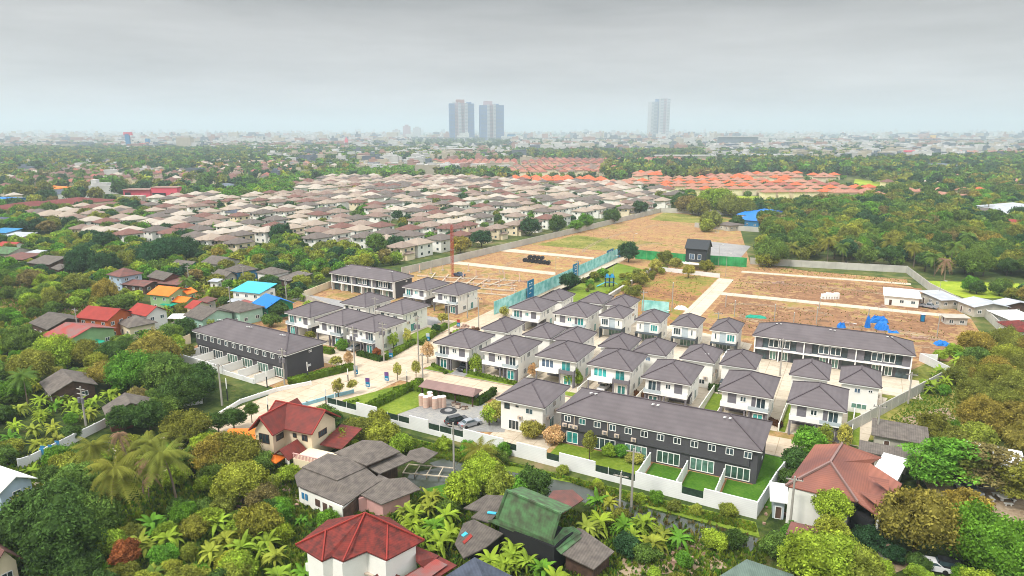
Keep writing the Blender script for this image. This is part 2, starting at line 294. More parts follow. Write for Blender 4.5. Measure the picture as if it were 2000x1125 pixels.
def hip(mb, cx, cy, w, d, ze, rise, t=0.16, ov=0.0):
    """hip roof, ridge along the longer side"""
    x0, x1, y0, y1 = cx - w / 2, cx + w / 2, cy - d / 2, cy + d / 2
    k = len(mb.v); zt = ze + rise
    if d >= w: r0, r1 = (cx, y0 + w / 2, zt), (cx, y1 - w / 2, zt)
    else: r0, r1 = (x0 + d / 2, cy, zt), (x1 - d / 2, cy, zt)
    mb.v += [(x0, y0, ze), (x1, y0, ze), (x1, y1, ze), (x0, y1, ze), r0, r1, (x0, y0, ze - t), (x1, y0, ze - t), (x1, y1, ze - t), (x0, y1, ze - t)]
    if abs(d - w) < 0.01: fs = [(0, 1, 4), (1, 2, 4), (2, 3, 4), (3, 0, 4)]
    elif d > w: fs = [(0, 1, 4), (1, 2, 5, 4), (2, 3, 5), (3, 0, 4, 5)]
    else: fs = [(0, 1, 5, 4), (1, 2, 5), (2, 3, 4, 5), (3, 0, 4)]
    fs += [(0, 6, 7, 1), (1, 7, 8, 2), (2, 8, 9, 3), (3, 9, 6, 0), (9, 8, 7, 6)]
    mb.f += [tuple(k + i for i in q) for q in fs]
    return [((x0, y0), r0), ((x1, y0), r0 if d >= w else r1), ((x1, y1), r1), ((x0, y1), r1 if d >= w else r0)], r0, r1
def hip_roof(parent, w, d, ze, rise, m='roof_mauve', cap='ridge_cap', cx=0, cy=0):
    mb = MB(); hips, r0, r1 = hip(mb, cx, cy, w, d, ze, rise); ro = obj('roof', mb, m, parent)
    cb = MB()
    for (x, y), r in hips: cb.bar((x, y, ze + 0.02), (r[0], r[1], r[2] + 0.02), 0.22)
    if (Vector(r0) - Vector(r1)).length > 0.1: cb.bar((r0[0], r0[1], r0[2] + 0.03), (r1[0], r1[1], r1[2] + 0.03), 0.24)
    obj('ridge_cap', cb, cap, ro)
    fb = MB(); x0, x1, y0, y1 = cx - w / 2, cx + w / 2, cy - d / 2, cy + d / 2; e = 0.05
    fb.box(x0 + e, y0 + e, ze - 0.36, x1 - e, y0 + e + 0.08, ze - 0.163); fb.box(x0 + e, y1 - e - 0.08, ze - 0.36, x1 - e, y1 - e, ze - 0.163)
    fb.box(x0 + e, y0 + e + 0.08, ze - 0.36, x0 + e + 0.08, y1 - e - 0.08, ze - 0.163); fb.box(x1 - e - 0.08, y0 + e + 0.08, ze - 0.36, x1 - e, y1 - e - 0.08, ze - 0.163)
    obj('fascia', fb, 'trim_white' if m == 'roof_mauve' else 'concrete', ro)
    return ro
ZE = 6.2
# ------------------------------------------------------------------ the estate's detached houses
def ac_unit(parent, f, u, z):
    mb = MB(); fbox(mb, f, u - 0.42, u + 0.42, 0.05, 0.42, z - 0.3, z + 0.3)
    o = obj('air_conditioner', mb, 'ac_beige', parent)
    g = MB(); a = f(u + 0.1, 0.44, z)
    fbox(g, f, u - 0.12, u + 0.3, 0.42, 0.44, z - 0.22, z + 0.22); obj('fan_grille', g, 'panel_grey', o)
def side_windows(r, W, D, lo=True, gl='glass_dark'):
    f = face_frame('R', W, D)
    window(r, f, -D * 0.36, 4.6, 0.4, 1.5, 1, gl); window(r, f, -D * 0.2, 4.5, 0.4, 1.4, 1, gl); window(r, f, 0.0, 4.7, 1.5, 1.2, 3, gl); window(r, f, D * 0.27, 4.7, 0.45, 1.2, 1, gl)
    if lo: window(r, f, -D * 0.18, 1.4, 1.5, 1.3, 3, 'glass_dark'); window(r, f, D * 0.2, 1.25, 1.5, 2.1, 2, 'glass_teal')
def house_a(mir, gl='glass_dark', gl2='glass_teal', cars=0):
    """two storeys, balcony over a carport on one side, grey bay on the other"""
    W, D = 8.6, 10.6; m = mir
    r = thing('detached_house', '', 'house')
    f = face_frame('F', W, D)
    def fx(u, o, z): return f(u * m, o, z)
    wb = MB(); wb.box(-W / 2, -D / 2, 3.0, W / 2, D / 2, ZE - 0.15)
    wb.box(-W / 2 * m, -D / 2, 0, -0.4 * m, D / 2, 3.0); wb.box(-0.4 * m, -D / 2 + 4.6, 0, W / 2 * m, D / 2, 3.0)
    obj('wall', wb, 'white_wall', r)
    hip_roof(r, 10.1, 12.1, ZE, 2.25)
    bay = MB()
    fbox(bay, fx, -4.25, -3.95, 0, 0.75, 0, 2.85); fbox(bay, fx, -1.15, -0.85, 0, 0.75, 0, 2.85); fbox(bay, fx, -4.3, -0.8, 0, 0.85, 2.85, 3.02); fbox(bay, fx, -3.95, -1.15, 0.0, 0.25, 0, 2.85)
    obj('bay', bay, 'panel_grey', r)
    window(r, fx, -2.55, 1.3, 1.9, 2.3, 2, gl2, t=0.16, out=0.25, name='sliding_door')
    bal = MB(); fbox(bal, fx, -4.4, 4.4, 0, 1.1, 3.04, 3.2); fbox(bal, fx, -0.7, 4.4, 1.0, 1.1, 3.2, 3.95); fbox(bal, fx, 4.3, 4.4, 0.0, 1.0, 3.2, 3.95)
    bo = obj('balcony', bal, 'trim_white', r)
    rl = MB(); fbox(rl, fx, -4.35, -0.72, 1.02, 1.06, 3.3, 3.95); fbox(rl, fx, -4.39, -4.35, 0.0, 1.06, 3.3, 3.95); obj('railing', rl, 'panel_blue', bo)
    cb = MB(); fbox(cb, fx, 0.0, 4.4, 0.0, 1.0, 2.8, 3.03); fbox(cb, fx, 4.0, 4.35, 0.6, 1.0, 0, 2.8); fbox(cb, fx, -0.3, -0.02, 0.6, 1.0, 0, 2.85)
    obj('carport_frame', cb, 'panel_grey', r)
    window(r, fx, -2.9, 4.45, 1.7, 2.1, 2, gl, t=0.1, name='balcony_door'); window(r, fx, 0.35, 4.75, 1.2, 1.15, 2, gl, t=0.14)
    pb = MB(); fbox(pb, fx, -1.95, -1.2, 0, 0.05, 3.6, 5.5); obj('shutter', pb, 'panel_grey', r)
    pb = MB(); fbox(pb, fx, 1.6, 3.2, 0, 0.05, 3.6, 5.6); obj('shutter', pb, 'panel_grey', r)
    bk = MB(); bk.box((-0.38 if m > 0 else -W / 2 + 0.1), -D / 2 + 4.52, 0.02, (W / 2 - 0.1 if m > 0 else 0.38), -D / 2 + 4.6 - 0.01, 2.9); obj('carport_back', bk, 'panel_grey', r)
    side_windows(r, W, D)
    return r
def house_c(gl='glass_blue', gl2='glass_teal'):
    W, D = 8.6, 10.2; r = thing('detached_house', '', 'house'); f = face_frame('F', W, D)
    wb = MB(); wb.box(-W / 2, -D / 2, 3.0, W / 2, D / 2, ZE - 0.15); wb.box(0.9, -D / 2, 0, W / 2, D / 2, 3.0); wb.box(-W / 2, -D / 2 + 4.4, 0, 0.9, D / 2, 3.0)
    obj('wall', wb, 'white_wall', r); hip_roof(r, 10.1, 11.7, ZE, 2.25)
    window(r, f, -2.2, 4.5, 3.0, 2.0, 3, gl, t=0.16, name='bay_window')
    window(r, f, 2.2, 4.45, 2.1, 2.2, 2, gl2, t=0.1, name='balcony_door')
    bal = MB(); fbox(bal, f, 0.9, 4.45, 0, 1.0, 3.02, 3.18); fbox(bal, f, 0.9, 4.45, 0.9, 1.0, 3.18, 3.9); fbox(bal, f, 4.35, 4.45, 0.0, 0.9, 3.18, 4.0)
    obj('balcony', bal, 'panel_grey', r)
    b2 = MB(); fbox(b2, f, -4.6, 0.5, 0, 1.5, 2.92, 3.12); fbox(b2, f, -4.6, 0.5, 1.42, 1.5, 3.12, 3.3); fbox(b2, f, 0.5, 0.9, 0, 1.2, 2.9, 4.0); obj('porch_roof', b2, 'trim_white', r)
    c = MB(); fbox(c, f, -4.5, -4.25, 1.1, 1.35, 0, 2.92); fbox(c, f, 0.95, 1.2, 0.7, 0.95, 0, 3.0); fbox(c, f, 4.1, 4.4, 0.0, 0.95, 0, 3.0); obj('column', c, 'panel_grey', r)
    window(r, f, 2.6, 1.3, 1.9, 2.2, 2, gl2, t=0.16, name='sliding_door')
    bk = MB(); bk.box(-W / 2 + 0.1, -D / 2 + 4.32, 0.02, 0.88, -D / 2 + 4.39, 2.9); obj('carport_back', bk, 'panel_grey', r)
    side_windows(r, W, D); return r
def house_d(mir, gl, teal):
    """narrow two-storey house with pale blue panel and dark slate ground floor"""
    W, D = 6.0, 8.6; m = mir; r = thing('detached_house', '', 'house'); f0 = face_frame('F', W, D)
    f = lambda u, o, z: f0(u * m, o, z)
    wb = MB(); wb.box(-W / 2, -D / 2, 3.0, W / 2, D / 2, ZE - 0.15); wb.box(-W / 2 + 0.02, -D / 2 + 2.2, 0, W / 2 - 0.02, D / 2, 3.0); obj('wall', wb, 'white_wall', r)
    hip_roof(r, 7.0, 9.8, ZE, 1.9)
    fb = MB(); fbox(fb, f, -2.95, -0.55, 0, 0.22, 3.1, 5.75); obj('bay', fb, 'trim_white', r)
    window(r, f, -1.75, 4.5, 1.9, 1.8, 3, gl, t=0.1, out=0.22, name='bay_window')
    pb = MB(); fbox(pb, f, -0.5, 1.0, 0, 0.06, 3.05, 5.9); obj('cladding_panel', pb, 'panel_blue', r)
    window(r, f, 2.0, 4.5, 0.5, 1.6, 1, 'glass_dark', t=0.1)
    ca = MB(); fbox(ca, f, -3.1, 3.1, 0.0, 1.1, 2.75, 2.98); fbox(ca, f, -3.1, -2.9, 0.8, 1.0, 0, 2.75); ca.box(W / 2 + 0.01, -D / 2 - 0.9, 0, W / 2 + 0.12, -D / 2 + 2.6, 2.98); ca.box(-W / 2 - 0.12, -D / 2 - 0.9, 0, -W / 2 - 0.01, -D / 2 + 1.5, 2.98)
    obj('porch_frame', ca, 'slate', r)
    g = MB(); window(r, lambda u, o, z: (u * m, -D / 2 + 2.2 - o, z), 0.4, 1.3, 3.6, 2.3, 4, 'glass_green' if teal else 'glass_dark', t=0.08, name='sliding_door')
    R = face_frame('R', W, D); window(r, R, -2.0, 4.6, 0.5, 1.3, 1, 'glass_dark'); window(r, R, 1.0, 4.8, 0.5, 1.0, 1, 'glass_dark'); window(r, R, 3.0, 4.6, 0.4, 1.4, 1, 'glass_dark'); window(r, R, 1.4, 1.5, 0.9, 1.1, 2, 'glass_dark')
    return r
def house_e(two=False, lean=False):
    """a house seen from its plain back"""
    W, D = 6.6, 8.9; r = thing('detached_house', '', 'house'); f = face_frame('F', W, D)
    wb = MB(); wb.box(-W / 2, -D / 2, 0, W / 2, D / 2, ZE - 0.15); obj('wall', wb, 'white_wall', r); hip_roof(r, 7.6, 10.1, ZE, 2.0)
    window(r, f, -0.4, 4.7, 1.1, 1.0, 2, 'glass_blue'); 
    if two: window(r, f, 1.9, 4.9, 0.8, 0.6, 2, 'glass_dark'); window(r, f, 0.2, 1.5, 2.8, 1.1, 3, 'glass_green')
    else: ac_unit(r, f, 1.9, 2.4); window(r, f, 1.2, 1.4, 1.2, 1.1, 2, 'glass_dark')
    R = face_frame('R', W, D)
    window(r, R, 2.9, 4.7, 0.5, 1.5, 1, 'glass_dark'); window(r, R, 0.4, 5.0, 0.9, 0.5, 2, 'glass_dark'); window(r, R, -2.4, 4.9, 0.5, 0.6, 1, 'glass_dark'); window(r, R, 1.5, 1.3, 1.4, 2.0, 2, 'glass_dark')
    ac_unit(r, R, -3.4, 3.0); ac_unit(r, R, -0.8, 3.0)
    if lean:
        lb = MB(); fbox(lb, f, -3.2, 2.6, 0, 2.3, 2.6, 2.75); fbox(lb, f, -3.2, -3.08, 2.15, 2.27, 0, 2.6); fbox(lb, f, 2.4, 2.52, 2.15, 2.27, 0, 2.6); obj('rear_awning', lb, 'slate', r)
    return r
def house_f():
    W, D = 8.6, 10.6; r = thing('detached_house', '', 'house'); f = face_frame('F', W, D)
    wb = MB(); wb.box(-W / 2, -D / 2, 0, W / 2, D / 2, ZE - 0.15); obj('wall', wb, 'white_wall', r); hip_roof(r, 10.1, 12.1, ZE, 2.3)
    window(r, f, -3.0, 4.8, 1.1, 1.1, 2, 'glass_dark', 'metal_dark'); window(r, f, 1.6, 4.6, 1.5, 1.1, 2, 'glass_dark', 'trim_white'); window(r, f, -0.9, 5.1, 0.6, 0.35, 1, 'glass_dark', 'metal_dark')
    ac_unit(r, f, -0.2, 3.1); ac_unit(r, f, 2.5, 3.0); window(r, f, -1.6, 1.3, 2.2, 1.9, 3, 'glass_dark'); 
    R = face_frame('R', W, D); side_windows(r, W, D, False); window(r, R, -1.2, 1.3, 1.9, 2.2, 2, 'glass_teal', name='sliding_door'); ac_unit(r, R, -3.2, 3.1); ac_unit(r, R, 0.4, 3.2); return r
EST = 'houses of the new grey-roofed estate'
def place(first, state, loc, rz, label):
    x, y = loc
    if not state.get('used'):
        state['used'] = True; first.location = (x, y, 0); first.rotation_euler = (0, 0, rz); first['label'] = label; first['group'] = EST; o = first
    else: o = dup(first, (x, y, 0), rz, label, EST)
    return o
protoA, sA = house_a(1), {}; protoB, sB = house_a(-1), {}; protoC, sC = house_c(), {}; protoC2, sC2 = house_c('glass_teal', 'glass_teal'), {}
protoD, sD = house_d(1, 'glass_dark', True), {}; protoD2, sD2 = house_d(-1, 'glass_teal', True), {}; protoE, sE = house_e(), {}; protoE2, sE2 = house_e(True), {}; protoE3, sE3 = house_e(False, True), {}; protoF, sF = house_f(), {}
protoAt, sAt = house_a(1, 'glass_teal'), {}; protoBt, sBt = house_a(-1, 'glass_teal'), {}
def at_corner(px, py, We, De, rz=0.0):
    a, b = P(px, py, ZE); c, s = math.cos(rz), math.sin(rz); lx, ly = -We / 2, De / 2
    return (a + lx * c - ly * s, b + lx * s + ly * c)
def est(pr, st, px, py, We, De, label, rz=0.0):
    xy = at_corner(px, py, We, De, rz); place(pr, st, xy, rz, label); exclude(*xy, We / 2, De / 2, rz); return xy
R1 = []
R1.append(est(protoA, sA, 918, 681, 10.1, 12.1, 'white grey-roofed house with the black car in its carport, leftmost of the middle front row'))
R1.append(est(protoB, sB, 1015, 696, 10.1, 12.1, 'white grey-roofed house right of the house with the black car in its carport'))
R1.append(est(protoC, sC, 1127, 707, 10.1, 11.7, 'white grey-roofed house with wide bay window behind the yellow bush, third in front row'))
R1.append(est(protoC2, sC2, 1235, 725, 10.1, 11.7, 'white grey-roofed house with bright teal windows, fourth from left in front row'))
R1.append(est(protoA, sA, 1350, 752, 10.1, 12.1, 'white grey-roofed house just left of the open side lawn, fifth in front row'))
R1.append(est(protoB, sB, 1510, 778, 10.1, 12.1, 'white grey-roofed house just right of the open side lawn, sixth in front row'))
R1.append(est(protoB, sB, 1655, 805, 10.1, 12.1, 'white grey-roofed house nearest the right boundary wall, last in front row'))
est(protoF, sF, 1064, 797, 10.1, 12.1, 'white grey-roofed house with air conditioners on its back, alone beside the gravel car park')
for i, (px, py, k) in enumerate([(984, 653, 0), (1070, 665, 0), (1137, 671, 0), (1229, 685, 0), (1302, 694, 0), (1395, 711, 0), (1478, 719, 2), (1620, 744, 1), (1723, 756, 1)]):
    on = ['first', 'second', 'third', 'fourth', 'fifth', 'sixth', 'seventh', 'eighth', 'ninth'][i]
    pr, st = ((protoE, sE), (protoE2, sE2), (protoE3, sE3))[k]
    a, b = P(px, py, ZE); b = 143.8; xy = (a - 3.8, b + 5.05); place(pr, st, xy, 0, f'narrow white house showing its plain back, {on} from left in the second row of the estate'); exclude(*xy, 3.8, 5)
est(protoAt, sAt, 1057, 609, 10.1, 12.1, 'white grey-roofed house with teal balcony door, at the left end beside the teal hoarding')
est(protoBt, sBt, 1147, 620, 10.1, 12.1, 'white grey-roofed house with large teal balcony door, second from the teal hoarding')
for i, (px, py, k) in enumerate([(1216, 623, 0), (1290, 631, 1), (1363, 640, 0), (1443, 649, 1)]):
    on = ['leftmost', 'second from left', 'third from left', 'rightmost'][i]
    pr, st = ((protoD, sD), (protoD2, sD2))[k]
    a, b = P(px, py, ZE); place(pr, st, (a - 3.5, 169.3 + 4.9), 0, f'narrow white house with pale blue panel and slate porch, {on} of four'); exclude(a - 3.5, 174.2, 3.5, 4.9)
for px, py, lb in [(1099, 588, 'grey-roofed white house between the teal hoarding and the playground lawn'), (1177, 594, 'grey-roofed white house right in front of the playground lawn'), (1231, 600, 'grey-roofed white house touching the teal sheet fence of the grassy plot')]:
    est(protoE, sE, px, py, 7.6, 10.1, lb)
RL = math.radians(-4.5)
for px, py, pr, st, lb in [(605, 620, protoAt, sAt, 'white house at the left end of the left group behind the long dark terrace'), (669, 636, protoB, sB, 'white house in the middle of the front three of the left group'),
        (732, 649, protoB, sB, 'white house with a car in its carport at the road corner behind the utility poles'), (714, 600, protoF, sF, 'grey-roofed house in the left group just in front of the far-left dark terrace'),
        (787, 614, protoF, sF, 'grey-roofed house with green side garden in the left group beside the road'), (833, 567, protoAt, sAt, 'white house with wide balcony right beside the far-left dark terrace'),
        (895, 577, protoB, sB, 'white house nearest the building plots, beside bare orange ground')]:
    est(pr, st, px, py, 10.1, 12.1, lb, RL)
# ------------------------------------------------------------------ dark terraces
def antenna_pair(parent, u, y, z):
    mb = MB()
    for k in (-0.45, 0.45):
        mb.bar((u + k, y, z), (u + k, y - 0.9, z + 0.25), 0.09); mb.bar((u + k - 0.18, y - 0.2, z + 0.1), (u + k + 0.3, y - 0.2, z + 0.12), 0.08); mb.bar((u + k - 0.15, y - 0.85, z + 0.25), (u + k + 0.25, y - 0.9, z + 0.25), 0.08)
    obj('roof_clip', mb, 'trim_white', parent)
def terrace_rear(label, loc, rz, W=33.6, D=11.0, acs=True):
    r = thing('terraced_house', label, 'terrace', loc, rz, 'long dark terraces of the estate'); f = face_frame('F', W, D); exclude(*loc, W / 2 + 1, D / 2 + 1, rz)
    wb = MB(); wb.box(-W / 2, -D / 2, 0, W / 2, D / 2, 6.05); fbox(wb, f, -W / 2 + 0.2, W / 2 - 1.2, 0, 0.35, 2.95, 6.0); obj('wall', wb, 'dark_wall', r)
    ro = hip_roof(r, W + 1.4, D + 1.4, ZE, 2.6)
    for u in (-0.37, -0.03, 0.33): antenna_pair(ro, u * W, -0.8, ZE + 2.3)
    n = 6; uw = W / n
    for i in range(n):
        uc = -W / 2 + uw * (i + 0.5)
        for k, du in enumerate((-uw * 0.26, uw * 0.24)):
            window(r, f, uc + du, 4.95, 1.25, 1.15, 2, 'glass_teal' if (acs and i == 0 and k == 1) else 'glass_dark', t=0.1, out=0.35)
        if acs and i == 0: window(r, f, uc - 0.6, 1.35, 2.2, 2.2, 2, 'glass_teal', t=0.12, name='sliding_door')
        else: window(r, f, uc - 0.1, 1.35, 3.9, 2.2, 4, 'glass_green' if i > 1 else 'glass_dark', t=0.12, name='sliding_door')
    if acs:
        g = lambda u, o, z: f(u, o + 0.35, z)
        for u, z in ((-15.9, 3.75), (-14.7, 3.75), (-13.8, 3.7), (-8.4, 3.8), (-6.2, 3.7), (-3.2, 3.6)): ac_unit(r, g, u, z)
        db = MB(); 
        for u in (-14.2, -8.0): fbox(db, g, u, u + 0.14, 0, 0.12, 3.2, 5.9)
        obj('drain_pipe', db, 'ac_beige', r)
    R = face_frame('R', W, D)
    window(r, R, 1.5, 5.0, 0.9, 0.5, 2, 'glass_blue', t=0.12); window(r, R, 1.0, 1.7, 0.8, 0.5, 2, 'glass_blue', t=0.12)
    return r
def terrace_front(label, loc, rz, W, D=9.6, n=3):
    r = thing('terraced_house', label, 'terrace', loc, rz, 'long dark terraces of the estate'); f = face_frame('F', W, D); exclude(*loc, W / 2 + 1, D / 2 + 2, rz)
    wb = MB(); wb.box(-W / 2, -D / 2, 0, W / 2, D / 2, 6.05); obj('wall', wb, 'dark_wall', r)
    ro = hip_roof(r, W + 1.3, D + 2.2, ZE, 2.5, cy=-0.5)
    for u in (-0.36, 0.0, 0.36): antenna_pair(ro, u * W, -1.2, ZE + 2.2)
    uw = W / n; bb = MB(); fbox(bb, f, -W / 2 - 0.1, W / 2 + 0.1, 0.0, 1.2, 2.75, 3.0); obj('floor_beam', bb, 'trim_white', r)
    for i in range(n):
        u0 = -W / 2 + uw * i; c = u0 + uw / 2
        for s in (-1, 1):
            p = MB(); fbox(p, f, c + s * uw * 0.5, c + s * uw * 0.345, 0, 0.5, 3.0, 6.0); obj('cladding_panel', p, 'panel_grey', r)
            p = MB(); fbox(p, f, c + s * uw * 0.34, c + s * uw * 0.23, 0, 0.05, 3.05, 5.9); obj('recess_shade_panel', p, 'glass_dark', r)  # flat dark panel paints the shade of a recess on the solid wall
            window(r, f, c + s * uw * 0.115, 4.45, uw * 0.205, 2.0, 2, 'glass_dark', t=0.13, out=0.5, name='balcony_door')
        p = MB(); fbox(p, f, c - uw * 0.23, c + uw * 0.23, 0, 0.5, 3.0, 3.42); fbox(p, f, c - uw * 0.23, c + uw * 0.23, 0, 0.5, 5.48, 6.0); fbox(p, f, c - 0.08, c + 0.08, 0, 0.55, 3.42, 5.48); obj('bay', p, 'panel_grey', r)
        for s in (-1, 1):
            g = MB(); fbox(g, f, c + s * uw * 0.46, c + s * uw * 0.25, 0, 0.04, 0.05, 2.6); obj('carport_shade_panel', g, 'glass_dark', r)  # dark pane on the wall paints the shade inside an open carport
            window(r, f, c + s * uw * 0.12, 1.3, uw * 0.14, 2.2, 2, 'glass_green', t=0.12, name='sliding_door')
        q = MB(); fbox(q, f, u0 - 0.12, u0 + 0.12, 0.0, 1.1, 0, 6.0); obj('pilaster', q, 'trim_white', r)
        q = MB(); fbox(q, f, c - 0.12, c + 0.12, 0.0, 1.1, 0, 2.75); obj('pilaster', q, 'trim_white', r)
    q = MB(); fbox(q, f, W / 2 - 0.12, W / 2 + 0.12, 0.0, 1.1, 0, 6.0); obj('pilaster', q, 'trim_white', r)
    R = face_frame('R', W, D); window(r, R, 1.5, 5.0, 0.8, 0.45, 1, 'trim_white', t=0.1)
    return r
terrace_rear('long dark grey terrace with air conditioners and walled lawns, nearest the camera', (-27.3, 104.9 + 6.2), 0.0)
x, y = P(555, 694, ZE); rz = math.radians(-5.9); c, s = math.cos(rz), math.sin(rz); lx, ly = -35 / 2, 12.4 / 2
terrace_rear('long dark grey terrace at the left of the estate with a row of small walled yards', (x + lx * c - ly * s, y + lx * s + ly * c), rz, 34.0, 10.6, False)
terrace_front('long dark terrace with grey panels and white beams at the right, in front of the blue tarps', (-3.2, 169.6 + 6), 0.0, 33.4)
x, y = P(770, 550, ZE); rz = math.radians(-4.2); c, s = math.cos(rz), math.sin(rz); lx, ly = -29.5 / 2, 10.8 / 2
terrace_front('dark terrace with grey panels at the far left of the estate, against the trees', (x + lx * c - ly * s, y + lx * s + ly * c), rz, 28.2, 8.8, 3)
# ------------------------------------------------------------------ ground, roads, lawns
def sheet(name, pts, z, m, world=False):
    w = pts
    mb = MB(); mb.poly([(x, y, z) for x, y in w]); me = mb.mesh(name, m)
    if me.polygons[0].normal.z < 0: me.flip_normals()
    o = link(name, me); o['kind'] = 'structure'; return o
g = MB(); g.poly([(-30000, -3000, 0), (30000, -3000, 0), (30000, 30000, 0), (-30000, 30000, 0)]); struct('ground', g, 'ground')
def R4(x0, y0, x1, y1): return [(x0, y0), (x1, y0), (x1, y1), (x0, y1)]
BW0, BW1 = P(785, 537), P(1290, 415)
# estate base
sheet('estate_ground', [(-93.5, 99.5), (-9.0, 95.5), (-6.5, 110), (5.5, 141), (19.5, 172), (33.5, 203), (32.5, 240), (19, 279), (-40, 301), (-70, 452), (-122, 470), BW0, (-166.7, 184), (-163, 164), (-150, 108), (-108, 101)], 0.02, 'soil', True)
sheet('jungle_floor', [(-420, -40), (40, -40), (120, 90), (60, 100), (22, 168), (6, 137), (-6, 106), (-8, 93), (-95, 97), (-150, 100), (-168, 170), (-190, 240), (-420, 240)], 0.01, 'jungle_floor', True)
sheet('bare_field', [(-150, 236), (-106, 200), (-100, 300), (-60, 345), (-48, 300), (19, 279), (-40, 301), (-70, 452), (-121, 468), (-132, 392)], 0.03, 'soil', True)
sheet('grassy_plot', R4(-70, 189, -46, 262), 0.05, 'soil_grassy', True)
sheet('red_earth_plot', R4(-38, 189, 32, 234), 0.05, 'soil_red', True)
sheet('earth_plot', R4(-38, 239.5, 22, 277), 0.05, 'soil_red', True)
sheet('earth_strip', R4(-38, 281, 18, 292), 0.05, 'soil', True)
sheet('weedy_strip', [(-118, 420), (-75, 415), (-72, 448), (-120, 464)], 0.045, 'wild_grass', True)
sheet('weedy_patch', [(-140, 300), (-100, 300), (-98, 330), (-135, 340)], 0.045, 'wild_grass', True)
sheet('grey_pad', [(-62, 300), (-45, 298), (-46, 345), (-66, 350)], 0.045, 'pavement_grey', True)
sheet('house_yards', [(-90, 128), (5, 128), (7, 144), (9, 156), (-90, 156)], 0.04, 'path_pale', True)
sheet('house_yards', [(-90, 163), (-22, 163), (-22, 182), (-52, 192), (-90, 195)], 0.04, 'path_pale', True)
sheet('house_yards', [(-140, 131), (-100.5, 129), (-100.5, 158), (-134, 160)], 0.04, 'path_pale', True)
sheet('house_yards', [(-57, 100), (-45, 100), (-45, 118), (-57, 118)], 0.04, 'path_pale', True)
sheet('bare_garden', [(-106, 166), (-98.5, 166), (-98.5, 184), (-106, 184)], 0.05, 'soil', True)
# internal roads
sheet('main_road', [(-100.5, 92), (-90, 99.8), (-88.5, 120), (-89.5, 300), (-99, 300), (-100, 155), (-103, 128), (-106.5, 118), (-110, 101), (-104, 90)], 0.06, 'road_concrete', True)
sheet('front_road', [(-168, 122.5), (-110, 119), (-92, 117.8), (-2, 117.5), (-2, 125.5), (-88, 125.8), (-103, 127.6), (-152, 131)], 0.07, 'road_concrete', True)
sheet('back_street', R4(-89, 155.2, 8, 163.8), 0.065, 'path_pale', True)
sheet('forecourt', R4(-20, 158, 15.5, 170.6), 0.075, 'path_pale', True)
sheet('right_lane', [(-4, 117.6), (2, 117.6), (2, 126), (-4, 126)], 0.08, 'path_pale', True)
sheet('field_road', R4(-45.6, 180, -40, 262), 0.06, 'path_pale', True)
sheet('cross_road', [(-40, 234.5), (28, 236.5), (28, 240.5), (-40, 239)], 0.07, 'path_pale', True)
sheet('far_cross_road', [(-40, 277), (19, 282), (19, 285), (-40, 280.5)], 0.07, 'path_pale', True)
sheet('upper_field_road', [P(985, 485), P(1160, 503), P(1160, 507), P(978, 491)], 0.07, 'path_pale', True)
sheet('lower_field_road', [P(880, 509), P(1085, 532), P(1085, 538), P(870, 514)], 0.07, 'path_pale', True)
sheet('far_left_road', [(-166, 163), (-106, 158), (-106, 165.5), (-165, 170.5)], 0.06, 'pavement_grey', True)
sheet('link_road', [(-106.5, 158), (-98, 157), (-98, 165), (-106.5, 165.5)], 0.066, 'road_concrete', True)
# exit road and bridge over the canal
sheet('exit_road', [P(400, 872), P(640, 786), P(700, 765), P(640, 735), P(545, 765), P(425, 812), P(300, 905), P(330, 930)], 0.085, 'road_concrete')
sheet('dirt_lane', [P(60, 940), P(150, 890), P(300, 860), P(420, 822), P(425, 850), P(310, 915), P(160, 930), P(70, 965)], 0.05, 'path_pale')
# canal
sheet('canal', [P(800, 925), P(900, 905), P(1010, 912), P(1120, 945), P(1260, 993), P(1480, 1052), P(1470, 1078), P(1330, 1046), P(1200, 1000), P(1090, 966), P(1060, 985), P(950, 950), P(905, 935), P(880, 985), P(790, 945)], 0.03, 'water')
sheet('canal_bank', [P(640, 815), P(1476, 1020), P(1484, 1050), P(1260, 990), P(1120, 944), P(900, 904), P(700, 855)], 0.045, 'lawn')
# lawns
sheet('car_park', [P(760, 795), P(830, 772), P(1000, 795), P(985, 845), P(890, 842), P(790, 822)], 0.06, 'gravel')
sheet('roadside_lawn', [P(668, 782), P(822, 742), P(850, 768), P(735, 822), P(700, 812)], 0.07, 'lawn')
sheet('car_park_lawn', [P(735, 812), P(830, 768), P(845, 785), P(770, 812)], 0.09, 'lawn')
for i, (x0, x1, y0, y1) in enumerate([(-20.9, -15.5, 96.8, 105.2), (-27, -21.3, 97, 105.2), (-14.8, -9.6, 96.3, 105.2), (-10.9, -6.5, 99, 117.5)]): sheet('walled_lawn', R4(x0, y0, x1, y1), 0.09 - 0.012 * (i == 3), 'turf_dark', True)
sheet('terrace_garden', R4(-44, 98.2, -27.3, 105.2), 0.085, 'lawn', True)
sheet('side_lawn', R4(-24.2, 128.5, -21.2, 142), 0.09, 'lawn', True)
sheet('corner_lawn', R4(-103, 147, -101, 165), 0.09, 'lawn', True)
sheet('garden_lawn', R4(-107, 132, -100.8, 156), 0.085, 'lawn', True)
for x0, x1 in [(-9.8, -8.4), (1.8, 4.0), (-1.2, -0.4)]: sheet('lawn_strip', R4(x0, 128.2, x1, 145), 0.09, 'lawn', True)
sheet('front_verge', R4(-88, 126, -50, 128.6), 0.09, 'lawn', True)
sheet('park_lawn', [(-93.8, 186), (-75, 186), (-73.8, 264), (-93.8, 276)], 0.06, 'lawn', True)
sheet('playground_path', [(-93.8, 215), (-92, 215), (-90, 276), (-94, 286)], 0.075, 'path_pale', True)
sheet('right_verge', [(16, 158), (19, 172), (15.6, 172), (15.2, 160)], 0.08, 'lawn', True)
